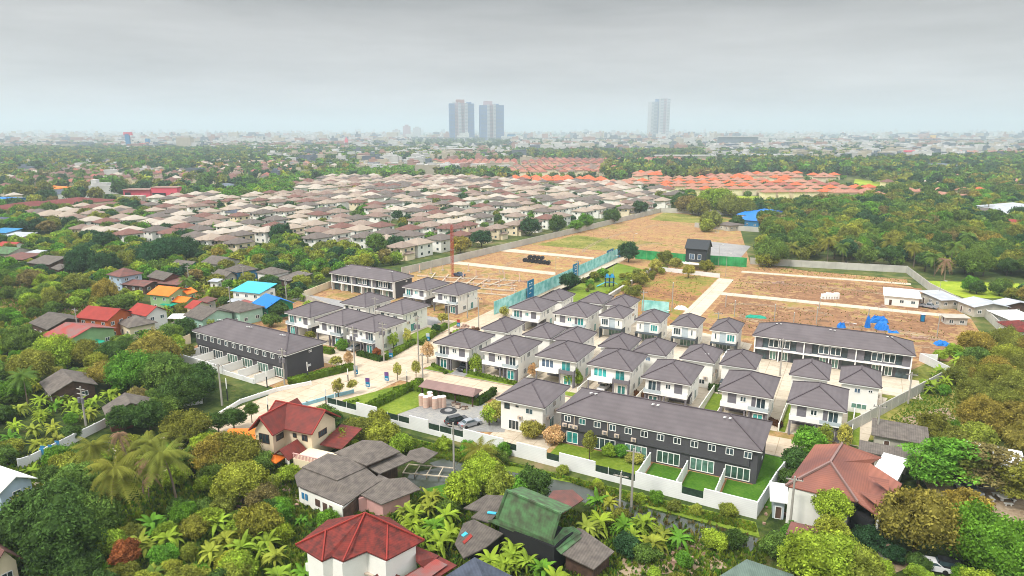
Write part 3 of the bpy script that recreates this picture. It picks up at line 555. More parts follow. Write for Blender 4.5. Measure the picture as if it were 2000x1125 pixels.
sheet('dark_drive', R4(-80.8, 126, -77.0, 129.5), 0.1, 'pavement_grey', True)
sheet('yard_slope', [P(1560, 860), P(1700, 760), P(1830, 700), P(1900, 700), P(1900, 800), P(1860, 900), P(1750, 860)], 0.03, 'wild_grass')
sheet('bare_soil', [P(1760, 815), P(1850, 795), P(1875, 830), P(1800, 880)], 0.05, 'dirt')
sheet('rice_field', [P(1800, 548), P(2120, 558), P(2120, 585), P(1885, 582), P(1830, 565)], 0.05, 'field_green')
sheet('green_field', [P(1240, 372), P(1700, 395), P(1640, 408), P(1230, 385)], 0.04, 'field_green')
sheet('far_green_field', [P(1670, 350), P(1790, 357), P(1780, 372), P(1665, 366)], 0.04, 'field_green')
sheet('left_green_field', [P(20, 318), P(90, 318), P(80, 330), P(15, 332)], 0.04, 'field_green')
sheet('scrub_field', [P(-60, 560), P(200, 560), P(190, 620), P(60, 640), P(-80, 680)], 0.03, 'wild_grass')
sheet('yard', [P(1800, 935), P(2030, 960), P(2060, 1030), P(1840, 1000)], 0.04, 'dirt')
sheet('garden_yard', [P(1600, 1060), P(1700, 1045), P(1800, 1100), P(1720, 1130)], 0.04, 'dirt')
sheet('rubble_yard', [P(430, 960), P(560, 930), P(600, 1010), P(480, 1000)], 0.04, 'dirt')
sheet('trodden_yard', [P(1230, 1060), P(1400, 1050), P(1420, 1110), P(1200, 1130)], 0.04, 'dirt')
sheet('teal_pond', [P(838, 905), P(905, 885), P(930, 905), P(880, 930)], 0.06, 'water')
sheet('weed_bed', [P(832, 955), P(893, 940), P(893, 980), P(850, 985)], 0.06, 'turf_dark')
def ribbon(name, pts, wd, z, m):
    mb = MB(); n = len(pts); L_, R_ = [], []
    for i, (x, y) in enumerate(pts):
        a, b = pts[max(0, i - 1)], pts[min(n - 1, i + 1)]; dx, dy = b[0] - a[0], b[1] - a[1]; l = math.hypot(dx, dy); w_ = wd * (0.7 + 0.5 * math.sin(i * 2.1) ** 2); L_.append((x - dy / l * w_, y + dx / l * w_, z)); R_.append((x + dy / l * w_, y - dx / l * w_, z))
    for i in range(n - 1): mb.poly([L_[i], R_[i], R_[i + 1], L_[i + 1]])
    me = mb.mesh(name, m)
    if me.polygons[0].normal.z < 0: me.flip_normals()
    o = link(name, me); o['kind'] = 'structure'
rt = random.Random(3)
for k, (cx_, cy_, ra, rb_, a0, a1) in enumerate([(14, 205, 9, 5, 0, 5.5), (10, 204, 14, 9, 0.5, 4.2), (-10, 210, 18, 6, 2.8, 6.0), (-20, 222, 14, 4, 0, 3.0), (-10, 258, 24, 5, 0.2, 3.1), (-120, 262, 10, 30, 1.2, 4.4), (-110, 330, 6, 40, 1.8, 4.4), (-90, 380, 20, 30, 0, 3.0), (-80, 320, 14, 14, 2, 5), (-122, 215, 8, 16, 1.5, 4.5)]):
    for off in (0, 0.9):
        ribbon('tyre_track', [(cx_ + (ra + off * 1.6) * math.cos(a0 + (a1 - a0) * i / 24) + rt.uniform(-.2, .2), cy_ + (rb_ + off * 1.6) * math.sin(a0 + (a1 - a0) * i / 24) + rt.uniform(-.2, .2)) for i in range(25)], 0.28, 0.056 + 0.0015 * k + 0.0007 * (off > 0), 'dirt')
for nm, x0, y0, x1, y1 in [('kerb', -88.6, 126.0, -50, 126.15), ('kerb', -43, 117.2, -4, 117.35), ('kerb', -89.3, 165, -89.15, 215)]:
    k = MB(); k.box(x0, y0, 0.0, x1, y1, 0.2); struct(nm, k, 'concrete')
# ------------------------------------------------------------------ boundary walls
def wall_run(name, label, pts, h, m, t=0.18, posts=3.0, cat='wall', cap=True, world=True, group=None):
    pts = pts if world else [P(*p) for p in pts]
    r = thing(name, label, cat, (*pts[0], 0), 0, group); ox, oy = pts[0]; wb, cb, pb = MB(), MB(), MB()
    for (x0, y0), (x1, y1) in zip(pts, pts[1:]):
        x0 -= ox; x1 -= ox; y0 -= oy; y1 -= oy; L = math.hypot(x1 - x0, y1 - y0); dx, dy = (x1 - x0) / L, (y1 - y0) / L; nx, ny = -dy * t / 2, dx * t / 2
        wb.slab([(x0 - nx, y0 - ny, h), (x1 - nx, y1 - ny, h), (x1 + nx, y1 + ny, h), (x0 + nx, y0 + ny, h)], h)
        n = max(1, int(L / posts))
        for i in range(n + 1):
            px, py = x0 + (x1 - x0) * i / n, y0 + (y1 - y0) * i / n; a, b = dx * 0.14, dy * 0.14; c, d = -dy * (t / 2 + 0.05), dx * (t / 2 + 0.05)
            pb.slab([(px - a - c, py - b - d, h + 0.06), (px + a - c, py + b - d, h + 0.06), (px + a + c, py + b + d, h + 0.06), (px - a + c, py - b + d, h + 0.06)], h + 0.06)
    obj('wall_panel', wb, m, r); obj('wall_post', pb, m, r); return r
def W2(fx):   # point on the front boundary line by photo x of its foot
    t = (fx - 640) / (1476 - 640); px0, px1 = P(640, 796), P(1476, 1013)
    # intersect the ray of photo column with the wall line
    lo, hi = 0.0, 1.0
    for _ in range(40):
        mid = (lo + hi) / 2; x = px0[0] + (px1[0] - px0[0]) * mid; y = px0[1] + (px1[1] - px0[1]) * mid
        if proj(x, y, 0)[0] < fx: lo = mid
        else: hi = mid
    return (x, y)
segs = [(640, 697, 0), (697, 737, 1), (737, 800, 0), (800, 837, 1), (837, 905, 0), (905, 983, 1), (983, 1009, 0), (1009, 1067, 1), (1067, 1092, 0), (1092, 1162, 1), (1162, 1240, 0), (1240, 1330, 1), (1330, 1373, 0), (1373, 1476, 1)]
wb, lb, mb_, rb = MB(), MB(), MB(), MB()
r = thing('boundary_wall', 'long stepped white boundary wall with railed gaps along the canal in front of the estate', 'wall')
for x0, x1, tall in segs:
    a, b = W2(x0), W2(x1); L = math.hypot(b[0] - a[0], b[1] - a[1]); dx, dy = (b[0] - a[0]) / L, (b[1] - a[1]) / L; h = 2.75 if tall else 1.05; n = (-dy * 0.1, dx * 0.1)
    wb.slab([(a[0] - n[0], a[1] - n[1], h), (b[0] - n[0], b[1] - n[1], h), (b[0] + n[0], b[1] + n[1], h), (a[0] + n[0], a[1] + n[1], h)], h)
    if not tall:
        mb_.slab([(a[0] + dx * 0.1, a[1] + dy * 0.1, 2.2), (b[0] - dx * 0.1, b[1] - dy * 0.1, 2.2), (b[0] - dx * 0.1 + 0.02, b[1] - dy * 0.1 + 0.04, 2.2), (a[0] + dx * 0.1 + 0.02, a[1] + dy * 0.1 + 0.04, 2.2)], 1.15)
        k = max(1, int(L / 2.2))
        for i in range(k + 1): rb.cyl(a[0] + (b[0] - a[0]) * i / k, a[1] + (b[1] - a[1]) * i / k, 1.05, 2.35, 0.06, n=6)
obj('wall_panel', wb, 'fence_white', r); obj('mesh_railing', mb_, 'mesh_green', r); obj('railing_post', rb, 'trim_white', r)
c = P(1476, 1013)
wall_run('boundary_wall', 'white panel wall running back from the canal corner beside the nearest dark terrace', [W2(1476), (-7.6, 106.5), (-6.2, 114)], 2.6, 'fence_white')
wall_run('boundary_wall', 'grey panel wall on the right of the estate beside the grassy slope', [(-1.5, 125.5), (5.6, 141), (19.6, 171.5)], 2.4, 'fence_grey')
wall_run('boundary_wall', 'low white wall behind the right terrace, below the blue tarps', [(19.6, 171.5), (22, 178), (16.5, 186.5), (20, 187)], 2.0, 'fence_white')
wall_run('boundary_wall', 'long pale wall between the cream-roofed village and the bare building plots', [BW0, BW1], 3.0, 'fence_grey', posts=6)
wall_run('boundary_wall', 'pale wall closing the far end of the bare plots before the big tree', [BW1, P(1440, 421), P(1452, 431)], 3.2, 'fence_grey', posts=6)
wall_run('boundary_wall', 'white wall at the far right of the bare plots, below the blue roofed shed', [P(1357, 444), P(1515, 456)], 2.8, 'fence_grey', posts=6)
wall_run('boundary_wall', 'long white wall between the right building plots and the woodland', [P(1465, 516), P(1500, 518), P(1770, 533), P(1815, 568), P(1880, 602)], 2.8, 'fence_grey', posts=4)
wall_run('boundary_wall', 'white panel wall beside the tin shacks at the right edge', [P(1915, 612), P(1955, 650), P(1985, 690)], 2.6, 'fence_grey', posts=3)
wall_run('boundary_wall', 'pale wall at the left end of the estate climbing toward the far-left terrace', [P(587, 585), P(650, 560)], 2.4, 'cream_wall')
wall_run('boundary_wall', 'grey wall along the far-left street in front of the left group of houses', [P(587, 585), P(712, 636)], 2.4, 'concrete')
wall_run('park_wall', 'low grey wall with white cap between the playground lawn and the grassy plot', [(-72.6, 192), (-72.2, 268)], 1.3, 'fence_grey', t=0.8)
wall_run('park_wall', 'white wall closing the far side of the grassy plot', [(-72.2, 266), (-45.6, 263)], 1.6, 'fence_white')
# LH1 garden partitions
for i, x in enumerate([-27.3, -21.1, -15.2]):
    wall_run('garden_wall', ['white garden partition wall at the left end of the walled lawns behind the nearest terrace', 'white garden partition wall between the first and second walled lawn', 'white garden partition wall between the second and third walled lawn'][i], [(x, 97.2), (x, 104.2)], 2.3, 'trim_white', t=0.14, group='garden partition walls of the nearest terrace')
# LH2 yards
lh2 = P(555, 694, ZE)
def l2(u, v): rz = math.radians(-5.9); c, s = math.cos(rz), math.sin(rz); return (lh2[0] + u * c - v * s, lh2[1] + u * s + v * c)
for i in range(6):
    u = -33.5 + i * 5.75
    wall_run('yard_wall', f'white yard partition wall, {["first","second","third","fourth","fifth","sixth"][i]} from left behind the left dark terrace', [l2(u, 0.5), l2(u, -4.6)], 2.0, 'trim_white', t=0.14, group='yard partition walls of the left terrace')
wall_run('boundary_wall', 'white rear wall of the yards behind the left dark terrace', [l2(-36, -4.8), l2(-16, -4.8), l2(-15.8, -4.8)], 1.9, 'fence_white')
wall_run('boundary_wall', 'low white wall beyond the yards near the left terrace right end', [l2(-15.5, -4.8), l2(-5, -4.8)], 1.1, 'fence_white')
wall_run('boundary_wall', 'cream wall at the far left end of the left dark terrace', [P(342, 683), P(372, 671)], 2.6, 'cream_wall')
sheet('yard_paving', [l2(-35, -4.6), l2(-1, -4.6), l2(-1, 0.6), l2(-35, 0.6)], 0.08, 'path_pale', True)
for i, x in enumerate([-75.4, -62.4, -49.9, -37.4, -24.6, -21.0, -9.6, 2.6]):
    wall_run('garden_wall', f'low cream side wall between front row gardens, {["first","second","third","fourth","fifth","sixth","seventh","eighth"][i]} from left', [(x, 128.4), (x + 0.3, 143)], 1.5, 'white_wall', t=0.15, group='side walls of the front row gardens')
for i, x in enumerate([-66.8, -53.8, -42.4, -33.2, -24.6]):
    wall_run('garden_wall', f'low cream side wall between back street gardens, {["first","second","third","fourth","fifth"][i]} from left', [(x + 4, 144), (x + 4.2, 154.5)], 1.6, 'white_wall', t=0.15, group='side walls of the back street gardens')
# bridge parapets
wall_run('bridge_parapet', 'low white road parapet on the left side of the exit road', [P(392, 836), P(470, 788), P(540, 765), P(607, 752)], 0.9, 'trim_white', t=0.3, posts=4)
wall_run('bridge_parapet', 'pale blue bridge railing on the near side of the exit road', [P(560, 803), P(600, 792), P(655, 776), P(690, 768)], 0.8, 'rail_cyan', t=0.3, posts=2)
# teal hoarding with billboards
def hoarding(name, label, pts, h, m, boards=(), group=None):
    w = [P(*p) for p in pts]; ox, oy = w[0]; r = thing(name, label, 'fence', (ox, oy, 0)); mb, pb = MB(), MB(); tot = 0
    for (x0, y0), (x1, y1) in zip(w, w[1:]):
        x0 -= ox; x1 -= ox; y0 -= oy; y1 -= oy; L = math.hypot(x1 - x0, y1 - y0); k = max(1, int(L / 2.4)); dx, dy = (x1 - x0) / L, (y1 - y0) / L
        for i in range(k):
            a = i / k; b = (i + 0.985) / k; o = 0.03 * (i % 2)
            mb.slab([(x0 + (x1 - x0) * a + dy * o, y0 + (y1 - y0) * a - dx * o, h), (x0 + (x1 - x0) * b + dy * o, y0 + (y1 - y0) * b - dx * o, h), (x0 + (x1 - x0) * b + dy * (o + 0.05), y0 + (y1 - y0) * b - dx * (o + 0.05), h), (x0 + (x1 - x0) * a + dy * (o + 0.05), y0 + (y1 - y0) * a - dx * (o + 0.05), h)], h)
            pb.cyl(x0 + (x1 - x0) * a - dy * 0.12, y0 + (y1 - y0) * a + dx * 0.12, 0, h + 0.15, 0.05, n=5)
    obj('sheet_panel', mb, m, r); obj('fence_post', pb, 'pole', r); return r
hoarding('hoarding_fence', 'long pale teal hoarding fence running back beside the playground park', [(965, 615), (1000, 600), (1220, 497)], 4.2, 'teal_sheet')
hoarding('hoarding_fence', 'bright green sheet fence left of the black gabled sales house', [(1240, 505), (1345, 515)], 4.0, 'green_sheet')
hoarding('hoarding_fence', 'bright green sheet fence right of the black gabled sales house', [(1385, 517), (1458, 522)], 4.0, 'green_sheet')
hoarding('hoarding_fence', 'teal sheet fence at the near edge of the grassy plot', [(1253, 607), (1306, 612)], 3.6, 'teal_sheet')
def board(label, px, py, w, h, z0=0.3):
    x, y = P(px, py); r = thing('billboard', label, 'sign', (x, y, 0), math.radians(90) - 0.02, 'blue billboards on the teal hoarding')
    p = MB(); p.box(-w / 2, -0.1, z0, w / 2, 0.0, z0 + h); obj('panel', p, 'board_blue', r)
    q = MB(); u = w / 12
    for row, (za, zb, cells) in enumerate([(0.8, 0.86, (-3, -2, 0, 1, 2)), (0.68, 0.74, (-3, -1, 0, 2)), (0.5, 0.58, (-2, -1, 1, 2)), (0.3, 0.34, (-3, -2, -1, 0))]):
        for c_ in cells: q.box(c_ * u, -0.13, z0 + h * za, c_ * u + u * 0.7, -0.103, z0 + h * zb)
    # facing +x side (towards the road)
    obj('lettering', q, 'trim_white', r)
    q = MB(); q.box(-w / 2 + 0.1, -0.2 + 0.2, 0, -w / 2 + 0.25, 0.15, z0 + h); q.box(w / 2 - 0.25, 0.001, 0, w / 2 - 0.1, 0.15, z0 + h); obj('support', q, 'pole', r); return r
board('big blue billboard with white lettering nearest, on the teal hoarding', 1036, 585, 4.6, 6.4)
board('blue billboard with white lettering in the middle of the teal hoarding', 1124, 542, 5.5, 5.2)
board('blue billboard with white lettering near the far end of the teal hoarding', 1191, 510, 8, 4.8)
board('small dark blue board at the far end of the teal hoarding beside the round tree', 1212, 502, 5, 4.6)
# ------------------------------------------------------------------ hedges
LEAF_FACES = []
def leafy_box(x0, y0, x1, y1, z1, n, size=0.2, seed=1):
    rs = np.random.RandomState(seed); mb = MB(); mb.box(x0 + 0.08, y0 + 0.08, 0, x1 - 0.08, y1 - 0.08, z1 - 0.08)
    for _ in range(n):
        fa = rs.randint(0, 5); u, v = rs.rand(), rs.rand()
        if fa <= 1: c = Vector((x0 + u * (x1 - x0), y0 + v * (y1 - y0), z1))
        elif fa == 2: c = Vector((x0 + u * (x1 - x0), y0, v * z1))
        elif fa == 3: c = Vector((x1, y0 + u * (y1 - y0), v * z1))
        else: c = Vector((x0, y0 + u * (y1 - y0), v * z1))
        d = Vector(rs.randn(3)).normalized(); e = d.cross(Vector(rs.randn(3))).normalized(); s = size * (0.6 + rs.rand())
        mb.poly([c - d * s, c - e * s * 0.6, c + d * s, c + e * s * 0.6])
    return mb
def hedge(label, a, b, w, h, col, seed=1):
    (x0, y0), (x1, y1) = a, b; L = math.hypot(x1 - x0, y1 - y0); rz = math.atan2(y1 - y0, x1 - x0)
    mb = leafy_box(0, -w / 2, L, w / 2, h, int(L * (w + 2 * h) * 14), 0.22, seed)
    o = obj('hedge', mb, 'foliage', None, (x0, y0, 0), rz); o.color = (*col, 1); tag(o, label, 'hedge', 'clipped hedges of the estate'); exclude((x0 + x1) / 2, (y0 + y1) / 2, L / 2, w / 2, rz); return o
HG, HY, HD, HR = hexc(112, 140, 44, 0.8), hexc(150, 168, 56, 0.8), hexc(76, 104, 44, 0.75), hexc(120, 84, 58, 0.7)
hedge('long clipped hedge between the roadside lawn and the gravel car park', P(724, 800), P(822, 752), 1.4, 1.6, HG, 1)
hedge('clipped hedge behind the pink-tan water tanks', P(808, 762), P(935, 792), 1.0, 1.5, HG, 2)
hedge('short clipped hedge right of the pink-roofed pavilion', P(935, 792), P(966, 770), 1.0, 1.6, HD, 3)
hedge('long bright clipped hedge beside the right end of the left dark terrace', P(566, 752), P(688, 722), 1.6, 1.6, HG, 4)
hedge('low hedge in front of the leftmost middle row house', P(846, 715), P(872, 731), 0.9, 0.8, HG, 5)
hedge('low clipped hedge along the road in front of the black car house', P(908, 728), P(1008, 752), 0.9, 0.8, HG, 6)
hedge('dark hedge around the road corner of the left group', P(700, 694), P(745, 706), 1.4, 1.2, HD, 7)
hedge('long hedge on the road side of the corner house in the left group', P(752, 704), P(808, 672), 1.2, 1.3, HG, 8)
hedge('hedge beside the road below the lit green side garden', P(822, 675), P(870, 640), 1.2, 1.4, HG, 9)
hedge('square dark hedge at the top of the open side lawn', P(1384, 762), P(1408, 766), 0.9, 1.5, HD, 10)
hedge('short hedge between two left group houses beside the driveway', P(632, 688), P(650, 692), 1.6, 1.5, HG, 11)
hedge('brown hedge row along the edge of the orange bare garden', P(880, 655), P(935, 645), 0.7, 0.8, HR, 12)
hedge('reddish low hedge in front of the teal windowed house', P(1240, 772), P(1262, 778), 1.0, 1.0, HR, 13)
hedge('reddish low hedge at the foot of the house right of the side lawn', P(1495, 822), P(1525, 836), 1.0, 1.0, HR, 14)
for k, (a, b) in enumerate([((672, 790), (700, 783)), ((690, 800), (730, 787)), ((742, 775), (775, 766)), ((770, 760), (802, 752)), ((706, 806), (735, 800))]):
    hedge(f'low curved border hedge on the roadside lawn, {["nearest left","lower middle","middle","farthest","beside the white wall"][k]}', P(*a), P(*b), 0.6, 0.4, HG, 20 + k)
hedge('clipped garden hedge at the near left of the playground lawn', (-91, 196), (-90, 214), 1.4, 0.8, HG, 31); hedge('clipped hedge along the park wall of the playground lawn', (-75, 200), (-74.4, 240), 1.2, 1.0, HY, 32)
# ------------------------------------------------------------------ site objects
# red lattice mast
def lattice_mast(label, px, py, h, w=0.8):
    x, y = P(px, py); r = thing('lattice_mast', label, 'mast', (x, y, 0)); mb = MB(); br = MB(); q = w / 2
    for sx in (-q, q):
        for sy in (-q, q): mb.bar((sx, sy, 0), (sx, sy, h), 0.1)
    n = int(h / 1.5)
    for i in range(n):
        z0, z1 = h * i / n, h * (i + 1) / n
        for a, b in (((-q, -q), (q, -q)), ((q, -q), (q, q)), ((q, q), (-q, q)), ((-q, q), (-q, -q))):
            br.bar((a[0], a[1], z0), (b[0], b[1], z1), 0.06); br.bar((a[0], a[1], z1), (b[0], b[1], z1), 0.05)
    obj('mast_leg', mb, 'red_metal', r); obj('brace', br, 'red_metal', r); return r
lattice_mast('tall thin red lattice mast standing on the bare construction plot', 884, 541, 20)
# foundation columns and beams of the unfinished row
FX = 0
for i, (px, py) in enumerate([(800, 540), (820, 532), (842, 535), (865, 528), (905, 545), (930, 542), (955, 550), (975, 560), (1000, 565), (985, 545), (925, 560), (870, 555), (835, 548), (960, 575), (1015, 550), (895, 560), (945, 560), (1005, 580), (915, 530)]):
    x, y = P(px, py); r = thing('column_stub', 'bare concrete column stub of unfinished foundations near the red mast', 'column', (x, y, 0), 0.05, 'unfinished foundation columns', True)
    mb = MB(); h = 2.0 + (i * 37 % 10) * 0.15; mb.box(-0.15, -0.15, 0, 0.15, 0.15, h); obj('column', mb, 'terracotta', r)
    mb = MB(); mb.box(-0.5, -0.5, 0, 0.5, 0.5, 0.35); obj('footing', mb, 'concrete', r)
fbm = MB()
for i in range(7):
    a, b = P(830 + i * 25, 562 - i * 0.5), P(850 + i * 26, 535 + i * 3); fbm.bar((*a, 0.35), (*b, 0.35), 0.35)
for i in range(4):
    a, b = P(815, 540 + i * 8), P(1010, 550 + i * 10); fbm.bar((*a, 0.3), (*b, 0.3), 0.35)
o = obj('foundation_frame', fbm, 'path_pale'); tag(o, 'pale ground beams of unfinished foundations around the red mast', 'foundation')
# black drums in a row
x, y = P(1055, 515); dr = thing('pipe_stack', 'row of big black drums lying on the bare plot', 'drum', (x, y, 0))
def drum(i, dx, dy, z):
    r = thing('black_drum', 'big black drum in the row lying on the bare orange plot', 'drum', (x + dx, y + dy, z), 0.1, 'black drums on the bare plot', True)
    mb = MB(); n = 12; k = len(mb.v)
    for s in (-0.9, 0.9):
        for j in range(n): a = 2 * PI * j / n; mb.v.append((0.85 * math.cos(a), s, 0.85 + 0.85 * math.sin(a)))
    for j in range(n): q = (j + 1) % n; mb.f.append((j, q, n + q, n + j))
    mb.f.append(tuple(range(n - 1, -1, -1))); mb.f.append(tuple(range(n, 2 * n))); obj('shell', mb, 'rubber', r)
    rg = MB()
    for s in (-0.93, 0.86): rg.box(-0.2, s, 0.65, 0.2, s + 0.07, 1.05)
    obj('hub', rg, 'metal_dark', r)
bpy.data.objects.remove(dr)
for i in range(7): drum(i, -7.6 + i * 1.9, 1.0 - i * 0.2, 0)
for i in range(4): drum(i, -5.2 + i * 1.9, 0.8, 1.5)
# black gabled sales house
x, y = P(1362, 522); r = thing('sales_house', 'black gabled two-storey show house behind the green fence', 'house', (x, y, 0), 0.0); exclude(x, y, 6, 6)
mb = MB(); mb.box(-4.2, -4, 2.8, 4.2, 4, 8.5); obj('wall', mb, 'metal_dark', r)
mb = MB(); 
for u, v in ((-4, -3.8), (4, -3.8), (-4, 3.8), (4, 3.8)): mb.box(u - 0.2, v - 0.2, 0, u + 0.2, v + 0.2, 2.8)
obj('column', mb, 'white_wall', r)
mb = MB(); k = mb.slab([(-4.7, -4.5, 8.3), (4.7, -4.5, 8.3), (4.7, 0, 11.6), (-4.7, 0, 11.6)], 0.2); mb.slab([(4.7, 4.5, 8.3), (-4.7, 4.5, 8.3), (-4.7, 0, 11.6), (4.7, 0, 11.6)], 0.2); obj('roof', mb, 'metal_dark', r)
mb = MB(); mb.poly([(4.19, -4, 8.5), (4.19, 4, 8.5), (4.19, 0, 11.4)]); mb.poly([(-4.19, 4, 8.5), (-4.19, -4, 8.5), (-4.19, 0, 11.4)]); obj('gable', mb, 'metal_dark', r)
f = face_frame('F', 8.4, 8); window(r, f, -1.6, 5.0, 2.2, 2.2, 2, 'glass_blue'); window(r, f, 1.4, 5.0, 1.4, 2.2, 1, 'glass_blue')
mb = MB(); mb.box(-5.5, -7.5, 2.4, 5.5, -4.1, 2.6); obj('canopy', mb, 'trim_white', r)
# playground set
x, y = P(1190, 560); r = thing('playground', 'blue and teal playground climbing set with slides on the lawn', 'playground', (x, y, 0), 0.5)
mb = MB()
for u in (-1.5, 0, 1.5):
    for v in (-0.7, 0.7): mb.cyl(u, v, 0, 4.2, 0.14, n=6)
obj('post', mb, 'metal_dark', r)
mb = MB(); mb.box(-1.6, -0.8, 1.6, 1.6, 0.8, 1.75); mb.box(-1.6, -0.8, 1.75, -1.5, 0.8, 2.6); mb.box(1.5, -0.8, 1.75, 1.6, 0.8, 2.6); obj('deck', mb, 'board_blue', r)
mb = MB()
for u in (-0.9, 0.9): mb.slab([(u - 0.9, -1, 3.6), (u + 0.9, -1, 3.6), (u + 0.3, 0, 4.8), (u - 0.3, 0, 4.8)], 0.08); mb.slab([(u + 0.9, 1, 3.6), (u - 0.9, 1, 3.6), (u - 0.3, 0, 4.8), (u + 0.3, 0, 4.8)], 0.08)
obj('canopy', mb, 'board_blue', r)
mb = MB(); mb.slab([(-1.6, -0.4, 1.7), (-1.6, 0.4, 1.7), (-4.6, 0.4, 0.2), (-4.6, -0.4, 0.2)], 0.12); mb.slab([(1.6, 0.4, 1.7), (1.6, -0.4, 1.7), (4.2, -0.4, 0.2), (4.2, 0.4, 0.2)], 0.12); obj('slide', mb, 'roof_cyan', r)
# beige cylindrical drums wrapped and stacked on the car park
TB = []
def wrapped(i, px, py, rr, h):
    x, y = P(px, py); r = thing('water_tank', f'pinkish beige wrapped cylindrical tank standing on the gravel car park', 'tank', (x, y, 0), i * 0.7, 'beige tanks on the car park', True)
    mb = MB(); mb.cyl(0, 0, 0.1, h, rr, n=18); obj('tank_body', mb, 'terracotta', r)
    mb = MB(); mb.cyl(0, 0, h, h + 0.14, rr * 0.93, rr * 0.8, n=18); obj('lid', mb, 'trim_white', r)
    mb = MB(); mb.cyl(0, 0, h * 0.32, h * 0.32 + 0.06, rr + 0.02, n=18); mb.cyl(0, 0, h * 0.66, h * 0.66 + 0.06, rr + 0.02, n=18); obj('band', mb, 'ac_beige', r)
for i, (px, py) in enumerate([(824, 792), (832, 796), (841, 793), (850, 798), (858, 796), (866, 795), (840, 787)]): wrapped(i, px, py, 0.62, 2.3)
x, y = P(876, 803); r = thing('paved_ring', 'flat round dark paved ring on the gravel car park', 'manhole', (x, y, 0.06)); mb = MB(); mb.cyl(0, 0, 0, 0.12, 1.7, 1.6, n=28); obj('ring', mb, 'metal_dark', r); mb = MB(); mb.cyl(0, 0, 0.12, 0.2, 0.8, n=20); obj('cover', mb, 'pavement_grey', r)
for i, (px, py, s) in enumerate([(895, 797, 0.8), (905, 800, 0.6), (886, 793, 0.7), (911, 799, 0.5)]):
    x, y = P(px, py); r = thing('crate', 'small pale crate beside the dark round ring on the car park', 'crate', (x, y, 0.06), 0.4 * i, 'pale crates on the car park', True); mb = MB(); mb.box(-s / 2, -s / 2, 0.1, s / 2, s / 2, s); obj('box', mb, 'ac_beige', r); mb = MB(); mb.box(-s / 2 - 0.04, -s / 2 - 0.04, 0, s / 2 + 0.04, s / 2 + 0.04, 0.1); mb.box(-s / 2 - 0.04, -s / 2 - 0.04, s, s / 2 + 0.04, s / 2 + 0.04, s + 0.06); obj('pallet', mb, 'wood', r)
# pink roofed pavilion
a0, a1, a2 = P(817, 754, 2.6), P(924, 774, 2.6), P(938, 757, 2.6); x, y = a0
r = thing('pavilion', 'low open pavilion with dusty pink roof beside the gravel car park', 'pavilion', (x, y, 0), math.atan2(a1[1] - a0[1], a1[0] - a0[0])); L = math.hypot(a1[0] - a0[0], a1[1] - a0[1]); Dp = 4.2; exclude(x + L / 2, y + 2, L / 2, 3)
mb = MB(); mb.slab([(0, 0, 2.5), (L, 0, 2.5), (L - 0.6, Dp / 2, 3.5), (0.6, Dp / 2, 3.5)], 0.1); mb.slab([(L, Dp, 2.5), (0, Dp, 2.5), (0.6, Dp / 2, 3.5), (L - 0.6, Dp / 2, 3.5)], 0.1); mb.slab([(L, 0, 2.5), (L, Dp, 2.5), (L - 0.6, Dp / 2, 3.5)], 0.1); obj('roof', mb, 'roof_pink', r)
mb = MB(); mb.box(0.6, Dp - 0.6, 0, L - 0.6, Dp - 0.45, 2.38); obj('rear_wall', mb, 'white_wall', r)
mb = MB()
for i in range(4): u = 0.5 + (L - 1) * i / 3; mb.box(u - 0.12, 0.5, 0, u + 0.12, 0.74, 2.4)
obj('column', mb, 'wood', r)
# blue tarps
def tarp(label, px, py, w, d, h, seed, m='tarp_blue', rz=0.3, cat='tarp'):
    rs = np.random.RandomState(seed); x, y = P(px, py); n = 9; mb = MB(); H = np.zeros((n, n))
    for i in range(n):
        for j in range(n):
            e = min(i, j, n - 1 - i, n - 1 - j); H[i, j] = (0.05 if e == 0 else h * (0.55 + 0.6 * rs.rand()) * min(1, e / 1.6))
            mb.v.append((-w / 2 + w * i / (n - 1) + rs.randn() * 0.08, -d / 2 + d * j / (n - 1) + rs.randn() * 0.08, H[i, j]))
    for i in range(n - 1):
        for j in range(n - 1): a = i * n + j; mb.f.append((a, a + n, a + n + 1, a + 1))
    o = obj(cat, mb, m, None, (x, y, 0), rz); return tag(o, label, cat)
tarp('big crumpled blue tarp over a heap on the red earth plot', 1722, 643, 3.6, 3, 2.2, 1); tarp('long blue tarp sagging behind the big blue heap', 1716, 630, 5, 2, 1.9, 2); tarp('small bright blue tarp left behind the right terrace roof', 1643, 640, 2.2, 1.6, 1.5, 3); tarp('narrow blue tarp at the pole behind the right terrace', 1694, 640, 1.3, 1.2, 3.2, 4); tarp('flattened blue tarp near the banana plants at the right', 1840, 674, 3.5, 2.5, 1.1, 5)
tarp('low blue tarp trailing right of the big blue heap', 1745, 650, 2.8, 1.2, 0.6, 12)
tarp('green tarp lying on red earth left of the right terrace', 1476, 620, 6, 2.5, 0.7, 6, 'tarp_teal'); tarp('small pale heap of bags in the grassy plot corner', 1330, 604, 4, 2, 1.0, 7, 'trim_white', 0, 'bag_heap')
